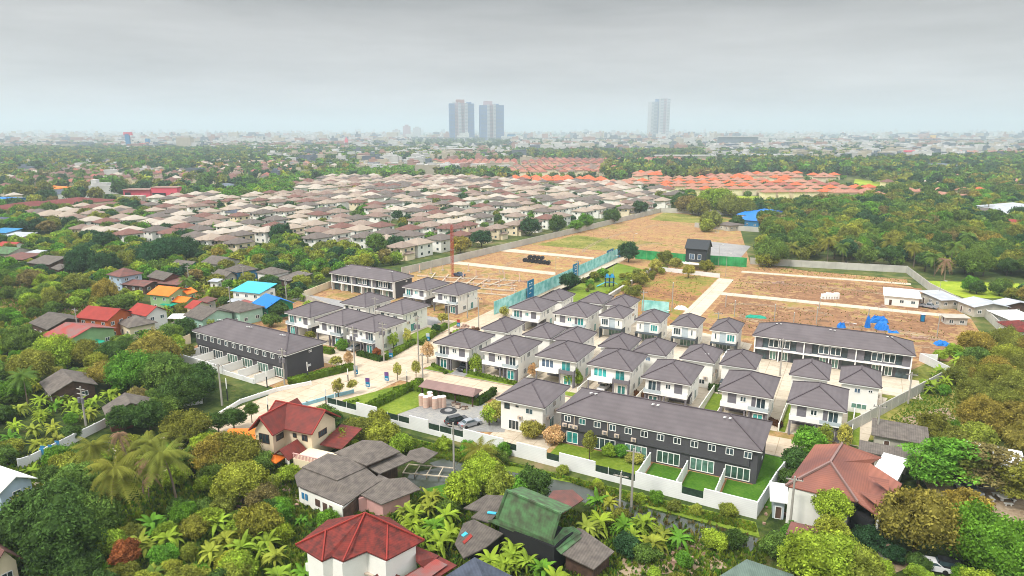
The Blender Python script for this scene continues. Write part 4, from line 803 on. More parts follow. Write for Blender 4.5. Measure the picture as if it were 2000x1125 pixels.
# portable toilet and blocks
x, y = P(1801, 628); r = thing('portable_toilet', 'dark blue portable toilet beside the silver pickup road', 'toilet', (x, y, 0)); mb = MB(); mb.box(-0.6, -0.6, 0.1, 0.6, 0.6, 2.2); obj('cabin', mb, 'car_blue', r); mb = MB(); mb.slab([(-0.65, -0.65, 2.25), (0.65, -0.65, 2.25), (0, 0.0, 2.55)], 0.05); mb.box(-0.65, -0.65, 2.2, 0.65, 0.65, 2.3); obj('roof', mb, 'trim_white', r); mb = MB(); mb.box(-0.4, -0.63, 0.2, 0.4, -0.601, 2.0); obj('door', mb, 'board_blue', r)
for i in range(6):
    x, y = P(1608 + i * 5, 584); r = thing('concrete_block', 'white concrete block stacked on the upper right earth plot', 'block', (x, y, 0), 0.1 * i, 'white blocks on the earth plot', True); mb = MB(); mb.box(-0.8, -0.5, 0, 0.8, 0.5, 1.7 + 0.2 * (i % 3)); obj('block', mb, 'trim_white', r); mb = MB(); mb.box(-0.3, -0.55, 0.3, 0.3, -0.501, 0.9); obj('recess', mb, 'concrete', r)
for i, (px, py) in enumerate([(1518, 553), (1655, 632), (1725, 600), (1868, 632), (1690, 680), (1798, 662), (905, 640), (1018, 550)]):
    x, y = P(px, py); rs = np.random.RandomState(i); mb = MB()
    for _ in range(14): u, v = rs.randn(2) * 1.1; s = 0.2 + rs.rand() * 0.3; mb.box(u - s, v - s, 0, u + s, v + s * 0.7, s * (0.6 + rs.rand()))
    o = obj('rubble_pile', mb, 'rubble', None, (x, y, 0)); o['kind'] = 'stuff'; tag(o, 'small pile of broken rubble on bare earth', 'rubble', 'rubble piles on the plots')
for i, (px, py, n) in enumerate([(540, 975, 60), (500, 960, 40), (1330, 1085, 70), (1545, 1010, 30), (470, 985, 30), (950, 935, 20), (1780, 592, 40)]):
    x, y = P(px, py); rs = np.random.RandomState(i + 50); mb = MB()
    for _ in range(n): u, v = rs.randn(2) * 1.6; s = 0.1 + rs.rand() * 0.25; mb.box(u - s, v - s * 0.6, 0, u + s, v + s * 0.6, s * (0.5 + rs.rand()))
    o = obj('rubble_pile', mb, 'rubble', None, (x, y, 0)); o['kind'] = 'stuff'; tag(o, 'low scatter of rubble and planks in a yard', 'rubble', 'rubble in the yards')
# ------------------------------------------------------------------ poles
def pole(kind, px, py, h, label, arm=0):
    x, y = P(px, py); nm = {'u': 'utility_pole', 'l': 'street_lamp', 'b': 'painted_post', 's': 'survey_pole'}[kind]
    r = thing(nm, label, {'u': 'utility pole', 'l': 'street lamp', 'b': 'post', 's': 'pole'}[kind], (x, y, 0), 0.1, None, True)
    if kind == 'u':
        mb = MB(); mb.cyl(0, 0, 0, h, 0.2, 0.13, n=8); obj('post', mb, 'pole', r)
        mb = MB()
        for z in ((h - 0.6, h - 1.6) if arm > 1 else (h - 0.6,)): mb.box(-1.1, -0.08, z, 1.1, 0.08, z + 0.14)
        ca = obj('crossarm', mb, 'pole', r); q = MB()
        for u in (-1.0, -0.35, 0.35, 1.0): q.cyl(u, 0, h - 0.46, h - 0.2, 0.06, n=6)
        obj('insulator', q, 'metal_dark', ca)
        if arm > 1:
            q = MB(); q.cyl(0.45, -0.25, h - 3.2, h - 2.2, 0.28, n=10); q.cyl(-0.45, -0.25, h - 3.2, h - 2.2, 0.28, n=10); obj('transformer', q, 'panel_grey', r)
    elif kind == 'l':
        mb = MB(); mb.cyl(0, 0, 0, h, 0.09, 0.05, n=8); mb.bar((0, 0, h), (1.1, -0.3, h + 0.3), 0.07); obj('post', mb, 'pole', r); mb = MB(); mb.box(0.9, -0.5, h + 0.22, 1.7, -0.25, h + 0.36); obj('lamp_head', mb, 'lamp_clear', r)
    elif kind == 'b':
        mb = MB(); mb.cyl(0, 0, 0, h * 0.55, 0.12, n=8); obj('dark_base', mb, 'metal_dark', r); mb = MB(); mb.cyl(0, 0, h * 0.55, h, 0.1, n=8); obj('white_top', mb, 'trim_white', r)
    else:
        mb = MB(); mb.cyl(0, 0, 0, h, 0.13, n=6); obj('post', mb, 'pole', r); mb = MB(); mb.cyl(0, 0, h, h + 0.15, 0.16, n=6); obj('cap', mb, 'trim_white', r)
    return r
for px, py, h, a in [(556, 752, 8.5, 2), (694, 737, 12, 2), (750, 706, 10, 2), (818, 714, 12.5, 2), (826, 748, 7, 1), (877, 655, 9, 1), (735, 640, 9, 1), (887, 925, 9, 1), (1233, 990, 9.5, 1), (1210, 1002, 6.5, 1), (168, 832, 8, 2), (434, 792, 9, 1), (1127, 556, 9, 1), (913, 622, 8, 1), (935, 640, 9, 1), (704, 622, 7, 1), (1541, 1045, 9, 1), (1400, 665, 8, 1), (598, 568, 7, 1), (477, 560, 8, 1), (370, 560, 8, 1), (288, 523, 9, 1), (452, 615, 9, 1), (1255, 625, 9, 1), (155, 665, 9, 1), (370, 560, 7, 1), (667, 442, 12, 1), (560, 590, 8, 1), (763, 436, 12, 1), (1523, 735, 9, 1), (1773, 790, 7, 1), (1711, 860, 7, 1)]:
    pole('u', px, py, h, 'grey concrete utility pole with crossarm', a)
for px, py, h in [(1236, 500, 10), (1084, 545, 8), (1198, 545, 9), (1655, 668, 5), (1832, 590, 7), (1417, 540, 9), (1403, 520, 9), (1366, 750, 7), (1295, 640, 5)]: pole('l', px, py, h, 'slim street lamp with flat white head')
for px, py, h in [(445, 783, 5), (522, 757, 4.6), (602, 745, 4.6), (524, 808, 3.6), (680, 745, 3), (637, 790, 3.4), (655, 795, 3.2), (795, 748, 3)]: pole('b', px, py, h, 'slim post with dark base and white top')
for px, py, h in [(1594, 633, 5), (1512, 627, 5), (1434, 619, 5), (1694, 636, 5), (1830, 657, 6), (1312, 608, 9), (1417, 600, 4), (1550, 630, 3), (1600, 605, 4)]: pole('s', px, py, h, 'bare slender pole standing on red earth')
def banner(px, py, m1, m2, h=2.0):
    x, y = P(px, py); r = thing('banner_sign', 'small upright banner board in purple and blue by the estate road', 'sign', (x, y, 0), 0.2, 'banner boards along the road', True)
    mb = MB(); mb.box(-0.06, -0.06, 0, 0.06, 0.06, h); obj('post', mb, 'pole', r)
    mb = MB(); mb.box(-0.5, -0.13, h - 0.9, 0.5, -0.065, h); obj('upper_panel', mb, m1, r); mb = MB(); mb.box(-0.5, -0.13, h - 2.0, 0.5, -0.065, h - 0.93); lo = obj('lower_panel', mb, m2, r)
    q = MB(); q.box(-0.3, -0.15, h - 1.7, 0.3, -0.131, h - 1.5); obj('lettering', q, 'trim_white', lo)
for px, py, a, b in [(719, 760, 'sign_purple', 'board_blue'), (756, 748, 'sign_purple', 'board_blue'), (696, 735, 'panel_blue', 'board_blue'), (764, 702, 'panel_grey', 'board_blue'), (836, 669, 'panel_blue', 'board_blue'), (896, 641, 'red_metal', 'board_blue'), (583, 520, 'trim_white', 'panel_grey')]: banner(px, py, a, b, 2.6)
# ------------------------------------------------------------------ cars
def car(kind, m, label, px, py, rz, s=1.0):
    x, y = P(px, py); r = thing('parked_car' if kind != 'pickup' else 'pickup_truck', label, 'car' if kind != 'pickup' else 'pickup', (x, y, 0.06), rz)
    prof = {'suv': ([(-2.2, 0.35), (-2.25, 1.0), (-2.1, 1.05), (2.2, 1.0), (2.3, 0.7), (2.25, 0.35)], [(-2.05, 1.05), (-1.75, 1.72), (0.7, 1.72), (1.25, 1.03)]),
            'sedan': ([(-2.2, 0.3), (-2.25, 0.85), (-2.0, 0.95), (2.1, 0.85), (2.25, 0.6), (2.2, 0.3)], [(-1.6, 0.95), (-1.0, 1.42), (0.4, 1.42), (1.15, 0.92)]),
            'pickup': ([(-2.6, 0.45), (-2.6, 1.05), (2.4, 1.05), (2.55, 0.8), (2.5, 0.45)], [(-0.7, 1.05), (-0.55, 1.72), (0.7, 1.72), (1.3, 1.05)])}[kind]
    def ext(pr, w0, w1, mb):
        n = len(pr); k = len(mb.v); zs = [p[1] for p in pr]; zb, zt = min(zs), max(zs)
        for sgn in (-1, 1):
            for u, z in pr: t = (z - zb) / (zt - zb + 1e-6); mb.v.append((u, sgn * (w0 + (w1 - w0) * t), z))
        mb.f.append(tuple(range(k + n - 1, k - 1, -1))); mb.f.append(tuple(range(k + n, k + 2 * n)))
        for i in range(n): j = (i + 1) % n; mb.f.append((k + i, k + j, k + n + j, k + n + i))
    mb = MB(); ext(prof[0], 0.9, 0.84, mb); body = obj('body', mb, m, r)
    mb = MB(); ext(prof[1], 0.8, 0.62, mb); cab = obj('cabin', mb, m, r)
    g = MB(); c = prof[1]; zb = c[0][1] + 0.08; zt = c[1][1] - 0.1
    for sg in (-1, 1):
        ya, yb = sg * 0.805, sg * 0.68; pts = [(c[0][0] + 0.22, ya, zb), (c[3][0] - 0.25, ya, zb), (c[2][0] - 0.05, yb, zt), (c[1][0] + 0.08, yb, zt)]; g.poly(pts if sg < 0 else pts[::-1])
    def mix(a, b, t): return a + (b - a) * t
    for (A, B, o) in ((c[0], c[1], -0.02), (c[3], c[2], 0.02)):
        pa = [(mix(A[0], B[0], 0.15) + o, -0.7, mix(A[1], B[1], 0.15)), (mix(A[0], B[0], 0.85) + o, -0.58, mix(A[1], B[1], 0.85)), (mix(A[0], B[0], 0.85) + o, 0.58, mix(A[1], B[1], 0.85)), (mix(A[0], B[0], 0.15) + o, 0.7, mix(A[1], B[1], 0.15))]; g.poly(pa)
    obj('window_glass', g, 'glass_dark', cab)
    L = prof[0][-1][0]
    for u in (-L * 0.62, L * 0.62):
        for sg in (-1, 1):
            w = MB(); n = 12
            for yy in (sg * 0.72, sg * 0.93):
                for j in range(n): a = 2 * PI * j / n; w.v.append((u + 0.33 * math.cos(a), yy, 0.33 + 0.33 * math.sin(a)))
            w.f += [(j, (j + 1) % n, n + (j + 1) % n, n + j) for j in range(n)] + [tuple(range(n)), tuple(range(2 * n - 1, n - 1, -1))]; wh = obj('wheel', w, 'rubber', r)
    for sg in (-1, 1):
        h = MB(); h.box(L - 0.08, sg * 0.72 - 0.16, 0.62, L + 0.04, sg * 0.72 + 0.16, 0.8); obj('headlight', h, 'lamp_clear', r)
        h = MB(); h.box(-L - 0.06, sg * 0.74 - 0.12, 0.7, -L + 0.08, sg * 0.74 + 0.12, 0.92); obj('tail_light', h, 'lamp_red', r)
    if kind == 'pickup':
        b = MB(); b.box(-2.5, -0.75, 1.051, -0.8, 0.75, 1.06); obj('load_bed', b, 'rubber', r)
    return r
car('suv', 'car_black', 'black car parked in the carport of the leftmost middle row house', 908, 722, math.radians(-92)); car('suv', 'car_black', 'dark car parked on the gravel car park', 892, 828, math.radians(60)); car('sedan', 'car_silver', 'pale silver car parked beside the dark car on the gravel', 918, 832, math.radians(62))
car('sedan', 'car_silver', 'silver car in the carport of the road corner house', 694, 683, math.radians(-95)); car('suv', 'car_white', 'white car between the second row and the narrow blue-panelled houses', 1422, 700, math.radians(-95)); car('pickup', 'car_silver', 'silver pickup truck parked beside the white site office', 1814, 602, math.radians(-20))
car('sedan', 'car_white', 'white car under the fourth front row house carport', 1180, 760, math.radians(-92)); car('suv', 'car_silver', 'small silver car in the dirt yard below the feathery tree', 1888, 962, math.radians(-50)); car('sedan', 'car_white', 'pale car in the shade at the bottom right edge', 1818, 1112, math.radians(10)); car('suv', 'car_black', 'dark car in the shade at the bottom right corner', 1860, 1118, math.radians(8))
car('pickup', 'car_blue', 'dark blue vehicle by the column stubs near the red mast', 897, 540, math.radians(-10)); car('sedan', 'car_silver', 'grey car parked far down the estate street beside the teal hoarding', 1232, 498, math.radians(-40))
# ------------------------------------------------------------------ older houses around the estate
def frame3(p0, p1, p2, z):
    a, b, c = P(*p0, z), P(*p1, z), P(*p2, z); u = Vector((b[0] - a[0], b[1] - a[1])); v = Vector((c[0] - b[0], c[1] - b[1]))
    L, D = u.length, v.length; th = math.atan2(u.y, u.x); t2 = math.atan2(v.y, v.x) - PI / 2
    d = (t2 - th + PI) % (2 * PI) - PI; rz = th + max(-0.3, min(0.3, d / 2)); cx, cy = (a[0] + c[0]) / 2, (a[1] + c[1]) / 2
    return cx, cy, L, D, rz
def roof_mesh(kind, w, d, ze, rise, t=0.14, ov=0.0):
    mb = MB(); x, y = w / 2, d / 2; zt = ze + rise
    if kind == 'hip': hip(mb, 0, 0, w, d, ze, rise, t); return mb
    if kind == 'gx':   # ridge along x
        mb.slab([(-x, -y, ze), (x, -y, ze), (x, 0, zt), (-x, 0, zt)], t); mb.slab([(x, y, ze), (-x, y, ze), (-x, 0, zt), (x, 0, zt)], t)
    elif kind == 'gy':
        mb.slab([(-x, y, ze), (-x, -y, ze), (0, -y, zt), (0, y, zt)], t); mb.slab([(x, -y, ze), (x, y, ze), (0, y, zt), (0, -y, zt)], t)
    elif kind == 'sx': mb.slab([(-x, -y, ze), (x, -y, ze), (x, y, ze + rise), (-x, y, ze + rise)], t)
    elif kind == 'sy': mb.slab([(-x, -y, ze + rise), (x, -y, ze), (x, y, ze), (-x, y, ze + rise)], t)
    return mb
def house3(name, label, p0, p1, p2, ze, rise, kind, rm, wm, cat='house', wins=3, gl='glass_dark', fr='trim_white', storeys=None, group=None, inset=0.6, parent=None, cap=None, porch=False, auto=False):
    cx, cy, w, d, rz = frame3(p0, p1, p2, ze)
    if parent is None: r = thing(name, label, cat, (cx, cy, 0), rz, group, auto)
    else: r = parent; 
    off = lambda o: (setattr(o, 'location', (cx - r.location.x, cy - r.location.y, 0)), setattr(o, 'rotation_euler', (0, 0, rz))) if parent is not None else None
    ro = obj('roof', roof_mesh(kind, w, d, ze, rise), rm, r)
    W, D = max(1.5, w - 2 * inset), max(1.5, d - 2 * inset); wb = MB(); x, y = W / 2, D / 2
    if kind in ('gx', 'gy'):
        zt = ze + rise * (1 - 2 * inset / (d if kind == 'gx' else w)) - 0.15
        wb.box(-x, -y, 0, x, y, ze - 0.1)
        if kind == 'gx':
            for s in (-1, 1): pts = [(s * (x - 0.01), -y, ze - 0.1), (s * (x - 0.01), y, ze - 0.1), (s * (x - 0.01), 0, ze + rise - 0.2)]; wb.poly(pts if s > 0 else pts[::-1])
        else:
            for s in (-1, 1): pts = [(-x, s * (y - 0.01), ze - 0.1), (x, s * (y - 0.01), ze - 0.1), (0, s * (y - 0.01), ze + rise - 0.2)]; wb.poly(pts if s < 0 else pts[::-1])
    else: wb.box(-x, -y, 0, x, y, ze - 0.05)
    wo = obj('wall', wb, wm, r); ws = []
    st = storeys or (2 if ze > 4.5 else 1)
    for s in range(st):
        z = (ze - 1.3) - 2.9 * s if st > 1 else min(ze - 1.2, 1.6)
        for side, LL in (('F', W), ('R', D)):
            f = face_frame(side, W, D); n = max(1, min(wins, int(LL / 2.6)))
            for i in range(n):
                u = -LL / 2 + LL * (i + 0.5) / n
                if s == st - 1 and side == 'F' and i == 0: ws.append(window(r, f, u, 1.0, 0.95, 2.0, 1, 'wood', fr, name='door'))
                else: ws.append(window(r, f, u, z, 1.2, 1.05, 2, gl, fr))
    if kind in ('gx', 'gy', 'hip') and cap:
        cb = MB(); zt = ze + rise + 0.03
        if kind == 'gx': cb.bar((-w / 2, 0, zt), (w / 2, 0, zt), 0.25)
        elif kind == 'gy': cb.bar((0, -d / 2, zt), (0, d / 2, zt), 0.25)
        else:
            hp, r0, r1 = hip(MB(), 0, 0, w, d, ze, rise)
            for (hx, hy), q in hp: cb.bar((hx, hy, ze + 0.03), (q[0], q[1], q[2] + 0.03), 0.22)
        c_ = obj('ridge_cap', cb, cap, ro)
    if parent is not None:
        for o in [ro, wo] + ws: off(o)
    exclude(cx, cy, w / 2 + 0.6, d / 2 + 0.6, rz); return r
H3 = house3
# left neighbourhood
OLD = [
 ('dark grey gabled wooden house at the left edge of the old neighbourhood', (59, 630), (90, 645), (172, 627), 3.6, 2.0, 'gx', 'roof_grey', 'wood'),
 ('worn red-roofed house with pale green wall and teal awning', (90, 656), (128, 670), (218, 641), 4.0, 2.0, 'gx', 'roof_worn', 'pale_green'),
 ('red-roofed wooden house left of the white walled red-roofed house', (166, 617), (207, 630), (246, 612), 5.2, 2.2, 'gx', 'roof_red', 'orange_paint'),
 ('bright red-roofed house with white upper wall', (244, 610), (286, 617), (334, 606), 5.4, 2.0, 'gx', 'roof_red', 'white_wall'),
 ('grey hip-roofed house with open white verandah below the bright red roof', (222, 629), (253, 639), (313, 629), 3.6, 1.8, 'hip', 'roof_grey', 'cream_wall'),
 ('small red-roofed yellow house between the orange roof and the grey roofs', (362, 600), (376, 604), (412, 594), 4.2, 1.6, 'gx', 'roof_red', 'cream_wall'),
 ('broad grey-brown roofed house just behind the left dark terrace', (366, 615), (392, 628), (450, 611), 3.8, 2.0, 'gx', 'roof_grey', 'mint'),
 ('grey-roofed house with pale mint wall beside the blue roof', (428, 600), (465, 612), (514, 599), 4.2, 1.9, 'hip', 'roof_grey', 'mint'),
 ('white house with bright cyan roof', (464, 566), (506, 576), (528, 564), 5.0, 1.5, 'sx', 'roof_cyan', 'white_wall'),
 ('green walled house with vivid blue roof', (494, 591), (519, 603), (575, 592), 3.8, 2.2, 'gx', 'roof_blue', 'green_paint'),
 ('grey-roofed white house with an orange wall panel', (502, 531), (530, 538), (564, 530), 4.2, 1.8, 'hip', 'roof_grey', 'white_wall'),
 ('low grey shed roof right of the white house with the orange panel', (548, 543), (564, 551), (598, 539), 2.8, 0.9, 'sx', 'roof_grey', 'wood'),
 ('large grey-brown hip-roofed house behind the cyan roof', (434, 526), (463, 532), (508, 525), 4.0, 2.0, 'hip', 'roof_grey', 'blue_paint'),
 ('long grey-roofed building farthest back in the old neighbourhood', (397, 512), (425, 518), (466, 508), 4.2, 2.0, 'gx', 'roof_grey', 'old_wall'),
 ('grey-roofed shack with white awning at the back of the old neighbourhood', (343, 515), (366, 522), (386, 516), 3.6, 1.4, 'gx', 'roof_grey', 'green_paint'),
 ('small grey gabled house left of the cyan roof', (420, 533), (440, 541), (461, 537), 3.0, 1.4, 'gx', 'roof_grey', 'old_wall'),
 ('brown-roofed house with white upper and blue lower wall', (205, 536), (235, 541), (283, 533), 5.4, 2.2, 'hip', 'roof_rust', 'sky_blue_wall'),
 ('dark wooden house with grey roof right of the blue and white house', (284, 540), (320, 547), (361, 540), 4.0, 1.8, 'gx', 'roof_grey', 'brown_wall'),
 ('long grey roof among trees above the left scrub field', (70, 512), (95, 519), (147, 505), 3.8, 1.8, 'gx', 'roof_grey', 'wood'),
 ('small grey-roofed shack below the long grey roof at the left', (98, 523), (115, 528), (152, 523), 3.2, 1.2, 'gx', 'roof_grey', 'brown_wall'),
 ('house with faded green roof at the left edge', (3, 493), (22, 498), (46, 489), 3.6, 2.0, 'gx', 'roof_green', 'old_wall'),
 ('brown rusty shed roof below the faded green roof', (18, 503), (45, 509), (66, 501), 3.0, 1.0, 'sx', 'roof_rust', 'wood'),
 ('small white-roofed shed right of the faded green roof', (50, 497), (60, 501), (74, 494), 3.0, 0.9, 'sx', 'roof_zinc', 'old_wall'),
 ('small bright red-roofed house at the left edge', (2, 480), (22, 484), (43, 478), 3.6, 1.6, 'gx', 'roof_red', 'white_wall'),
 ('two-storey dark grey building at the left edge', (-12, 429), (12, 434), (33, 430), 6.0, 1.6, 'hip', 'roof_slate', 'slate'),
 ('blue painted stall house at the left edge', (-8, 452), (14, 456), (27, 451), 4.0, 1.0, 'sx', 'blue_paint', 'sky_blue_wall'),
 ('pink and white market stall beside the blue stall at the left edge', (18, 460), (44, 464), (60, 459), 3.6, 1.0, 'sx', 'roof_zinc', 'pink_paint'),
 ('white wall shed with a cyan door left of the cyan roof', (408, 549), (425, 551), (434, 547), 3.0, 0.4, 'sx', 'roof_zinc', 'white_wall'),
 ('grey rusted roof shack below the small grey gabled house', (312, 552), (345, 558), (368, 550), 3.0, 0.9, 'sx', 'roof_rust', 'wood'),
 ('grey corrugated roof over the shack beside the broad grey-brown roof', (330, 634), (350, 640), (372, 632), 2.8, 0.8, 'sx', 'roof_grey', 'wood'),
 ('low grey gabled hut hidden in the banana grove at the left', (66, 747), (105, 768), (202, 751), 3.0, 2.0, 'gx', 'roof_grey', 'wood'),
 ('grey-roofed hut with dark red walls behind the lane fence', (191, 794), (215, 812), (313, 797), 3.2, 2.0, 'gx', 'roof_grey', 'brown_wall'),
 ('small rose-roofed house at the bottom left corner', (-60, 1085), (-20, 1122), (43, 1092), 3.2, 2.2, 'gx', 'roof_rust', 'cream_wall'),
 ('white-roofed pale blue building cut by the left edge', (-60, 935), (-15, 975), (53, 938), 4.6, 1.6, 'gx', 'trim_white', 'sky_blue_wall'),
 ('rusty roof shack in the trees below the far left wall corner', (250, 553), (280, 562), (302, 552), 2.8, 1.0, 'gx', 'roof_rust', 'wood'),
 ('grey tin roof lean-to beside the orange roofs', (380, 590), (394, 596), (420, 588), 2.8, 0.8, 'sx', 'roof_rust', 'old_wall'),
]
for t in OLD: H3('old_house', *t)
a = H3('old_house', 'house with bright orange tiled roofs and a teal awning', (302, 573), (330, 581), (361, 567), 5.2, 1.8, 'gx', 'roof_orange', 'pale_green')
H3('', '', (330, 588), (352, 594), (378, 586), 3.2, 1.2, 'gx', 'roof_orange', 'pale_green', parent=a); H3('', '', (350, 572), (362, 577), (378, 571), 4.6, 1.2, 'gy', 'roof_orange', 'pale_green', parent=a)
def awning(label, p, w, d, z, m, rz=0.0, cat='awning', parent=None):
    x, y = P(*p, z); r = thing(cat, label, cat, (x, y, 0), rz); mb = MB(); mb.slab([(-w / 2, -d / 2, z - 0.4), (w / 2, -d / 2, z - 0.4), (w / 2, d / 2, z), (-w / 2, d / 2, z)], 0.06); obj('sheet', mb, m, r)
    mb = MB()
    for u in (-1, 1):
        for v in (-1, 1): mb.cyl(u * (w / 2 - 0.1), v * (d / 2 - 0.1), 0, z - 0.5, 0.05, n=6)
    obj('post', mb, 'pole', r); exclude(x, y, w / 2, d / 2, rz)
awning('teal awning on thin posts in front of the orange-roofed house', (331, 592), 5.0, 3.2, 2.8, 'tarp_teal'); awning('teal awning at the end of the worn red-roofed house', (186, 666), 4.5, 2.5, 2.4, 'tarp_teal'); awning('small teal awning among the trees right of the verandah house', (287, 664), 2.2, 1.5, 2.2, 'tarp_teal')
awning('white sheet roof leaning beside the yellow house', (348, 616), 5, 4, 2.6, 'trim_white', 0.5); awning('pale sheet roof beside the cyan roofed house', (460, 585), 4, 3, 2.8, 'roof_zinc', 0.4); awning('red rusty sheet roof below the cyan roof', (480, 588), 5, 2.2, 2.8, 'roof_worn', -0.2)
# right side sheds
for t in [
 ('grey brown flat-roofed shed beyond the right boundary wall', (1697, 850), (1810, 866), (1816, 838), 2.8, 0.5, 'sx', 'roof_grey', 'old_wall'),
 ('narrow grey brown shed roof just behind the salmon tiled roof', (1672, 882), (1775, 895), (1784, 880), 2.9, 0.4, 'sx', 'roof_grey', 'old_wall'),
 ('low shed with white metal roof right of the salmon tiled house', (1700, 925), (1752, 940), (1775, 900), 3.2, 0.3, 'sx', 'fence_white', 'old_wall'),
 ('small lean-to with white metal roof left of the salmon tiled house', (1500, 978), (1537, 982), (1542, 950), 3.0, 0.4, 'sx', 'fence_white', 'panel_blue'),
 ('long white-roofed shelter behind the feathery tree', (1870, 915), (1990, 930), (2010, 885), 3.0, 0.4, 'sx', 'fence_white', 'old_wall'),
 ('white single-storey site office on the right building plot', (1723, 577), (1797, 583), (1798, 568), 3.2, 0.3, 'sx', 'fence_white', 'white_wall'),
 ('tin-roofed open shed right of the site office', (1804, 573), (1836, 588), (1870, 584), 3.0, 0.8, 'sy', 'roof_zinc', 'old_wall'),
 ('wide tin-roofed shack outside the wall at the right', (1878, 588), (1902, 602), (1962, 598), 3.2, 1.2, 'gx', 'roof_zinc', 'old_wall'),
 ('patched rusty tin shack at the far right edge', (1945, 592), (1962, 601), (2010, 594), 3.2, 1.2, 'gx', 'roof_zinc', 'wood'),
 ('white flat-roofed shed at the right edge', (1950, 610), (1972, 628), (2010, 622), 3.0, 0.4, 'sx', 'trim_white', 'old_wall'),
 ('small red-roofed house at the right edge', (1968, 632), (1982, 650), (2020, 645), 3.4, 1.6, 'hip', 'roof_redtile', 'white_wall'),
 ('low grey block store right of the silver pickup', (1837, 613), (1845, 621), (1893, 622), 2.2, 0.2, 'sx', 'concrete', 'fence_grey'),
 ('small white-walled shelter beyond the right end of the far wall', (1400, 436), (1425, 442), (1447, 438), 3.2, 1.0, 'hip', 'vr_taupe', 'old_wall'),
 ('shed with vivid blue roof beyond the bare plots, farther one', (1458, 419), (1498, 425), (1518, 414), 4.5, 1.5, 'gx', 'roof_blue', 'white_wall'),
 ('shed with vivid blue roof beyond the bare plots, nearer one', (1450, 428), (1490, 434), (1500, 426), 4.0, 1.2, 'sx', 'roof_blue', 'blue_paint'),
 ('small blue-roofed hut inside the right woodland', (1645, 434), (1672, 440), (1686, 435), 4.5, 1.0, 'gx', 'roof_blue', 'wood'),
 ('blue-roofed shed at the left edge of the right woodland', (1490, 412), (1502, 416), (1516, 412), 4.5, 1.0, 'gx', 'roof_blue', 'wood'),
 ('big white warehouse at the right edge beyond the woodland', (1950, 405), (1962, 421), (2080, 418), 6.0, 2.6, 'gx', 'roof_zinc', 'white_wall'),
 ('grey-roofed house left of the big white warehouse', (1912, 410), (1922, 415), (1940, 411), 5.0, 1.6, 'hip', 'vr_taupe', 'old_wall'),
 ('red-roofed house among palms at the right edge', (1962, 437), (1980, 441), (2010, 437), 5.0, 2.2, 'gx', 'roof_red', 'white_wall'),
 ('dusty red hip roof among the trees at the far right', (1960, 365), (1975, 369), (1988, 364), 5.0, 2.6, 'hip', 'vr_brick', 'old_wall'),
 ('grey-blue roofed pavilion in the far right woodland', (1825, 324), (1842, 330), (1858, 325), 6.0, 4.0, 'hip', 'city_grey', 'city_grey'),
 ('long orange-roofed hall at the edge of the right woodland', (1812, 380), (1850, 387), (1912, 384), 6.0, 2.0, 'gx', 'or_peach', 'city_grey'),
 ]: H3('shed' if 'shed' in t[0] or 'shack' in t[0] else 'small_house', *t, cat='shed' if 'shed' in t[0] or 'shack' in t[0] else 'house')
# cream house with cross-gabled dark red roof
def poly_roof(r, polys, m, t=0.16, name='roof'):
    ox, oy = r.location.x, r.location.y; mb = MB()
    for pl in polys:
        pts = [(*P(px, py, z), z) for px, py, z in pl]; mb.slab([(x - ox, y - oy, z) for x, y, z in pts], t)
        
    me = mb.mesh(name, m); bm = bmesh.new(); bm.from_mesh(me); bmesh.ops.recalc_face_normals(bm, faces=bm.faces); bm.to_mesh(me); bm.free()
    return link(name, me, r)
cx, cy, w, d, rz = frame3((516, 846), (590, 850), (645, 832), 5.8)
rC = thing('cream_house', 'cream two-storey house with dark red cross-gabled roof and orange awning', 'house', (*P(575, 880), 0), math.radians(4)); exclude(*P(575, 870), 8, 8)
def cross_gable(r, W1, D1, W2_, D2, ox2, oy2, ze, rise, rm, wm):
    """main wing with ridge along x and a front wing with ridge along y"""
    mb = roof_mesh('gx', W1, D1, ze, rise); m2 = roof_mesh('gy', W2_, D2, ze, rise); mb.add(m2, lambda p: (p[0] + ox2, p[1] + oy2, p[2] - 0.015)); ro = obj('roof', mb, rm, r)
    wb = MB(); i = 0.7; wb.box(-W1 / 2 + i, -D1 / 2 + i, 0, W1 / 2 - i, D1 / 2 - i, ze - 0.1); wb.box(ox2 - W2_ / 2 + i, oy2 - D2 / 2 + i, 0, ox2 + W2_ / 2 - i, -D1 / 2 + i, ze - 0.1)
    x = W1 / 2 - i; y = D1 / 2 - i
    for s in (-1, 1): pts = [(s * x, -y, ze - 0.1), (s * x, y, ze - 0.1), (s * x, 0, ze + rise - 0.35)]; wb.poly(pts if s > 0 else pts[::-1])
    yy = oy2 - D2 / 2 + i; wb.poly([(ox2 - W2_ / 2 + i, yy, ze - 0.1), (ox2 + W2_ / 2 - i, yy, ze - 0.1), (ox2, yy, ze + rise - 0.35)])
    obj('wall', wb, wm, r)
    cb = MB(); cb.bar((-W1 / 2, 0, ze + rise + 0.02), (W1 / 2, 0, ze + rise + 0.02), 0.24); cb.bar((ox2, oy2 - D2 / 2, ze + rise), (ox2, 0, ze + rise), 0.24)
    for s in (-1, 1):
        for e in (-1, 1): cb.bar((s * W1 / 2, e * D1 / 2, ze), (s * W1 / 2, 0, ze + rise), 0.2)
    for e in (-1, 1): cb.bar((ox2 + e * W2_ / 2, oy2 - D2 / 2, ze), (ox2, oy2 - D2 / 2, ze + rise), 0.2)
    obj('barge_board', cb, 'roof_red', ro); return ro
x, y = P(590, 850, 5.6); rC.location = (x - 4.4, y + 4.4, 0)
cross_gable(rC, 10.8, 7.8, 5.2, 9.4, -2.9, -2.6 + 0.6, 5.6, 2.8, 'roof_maroon', 'cream_wall')
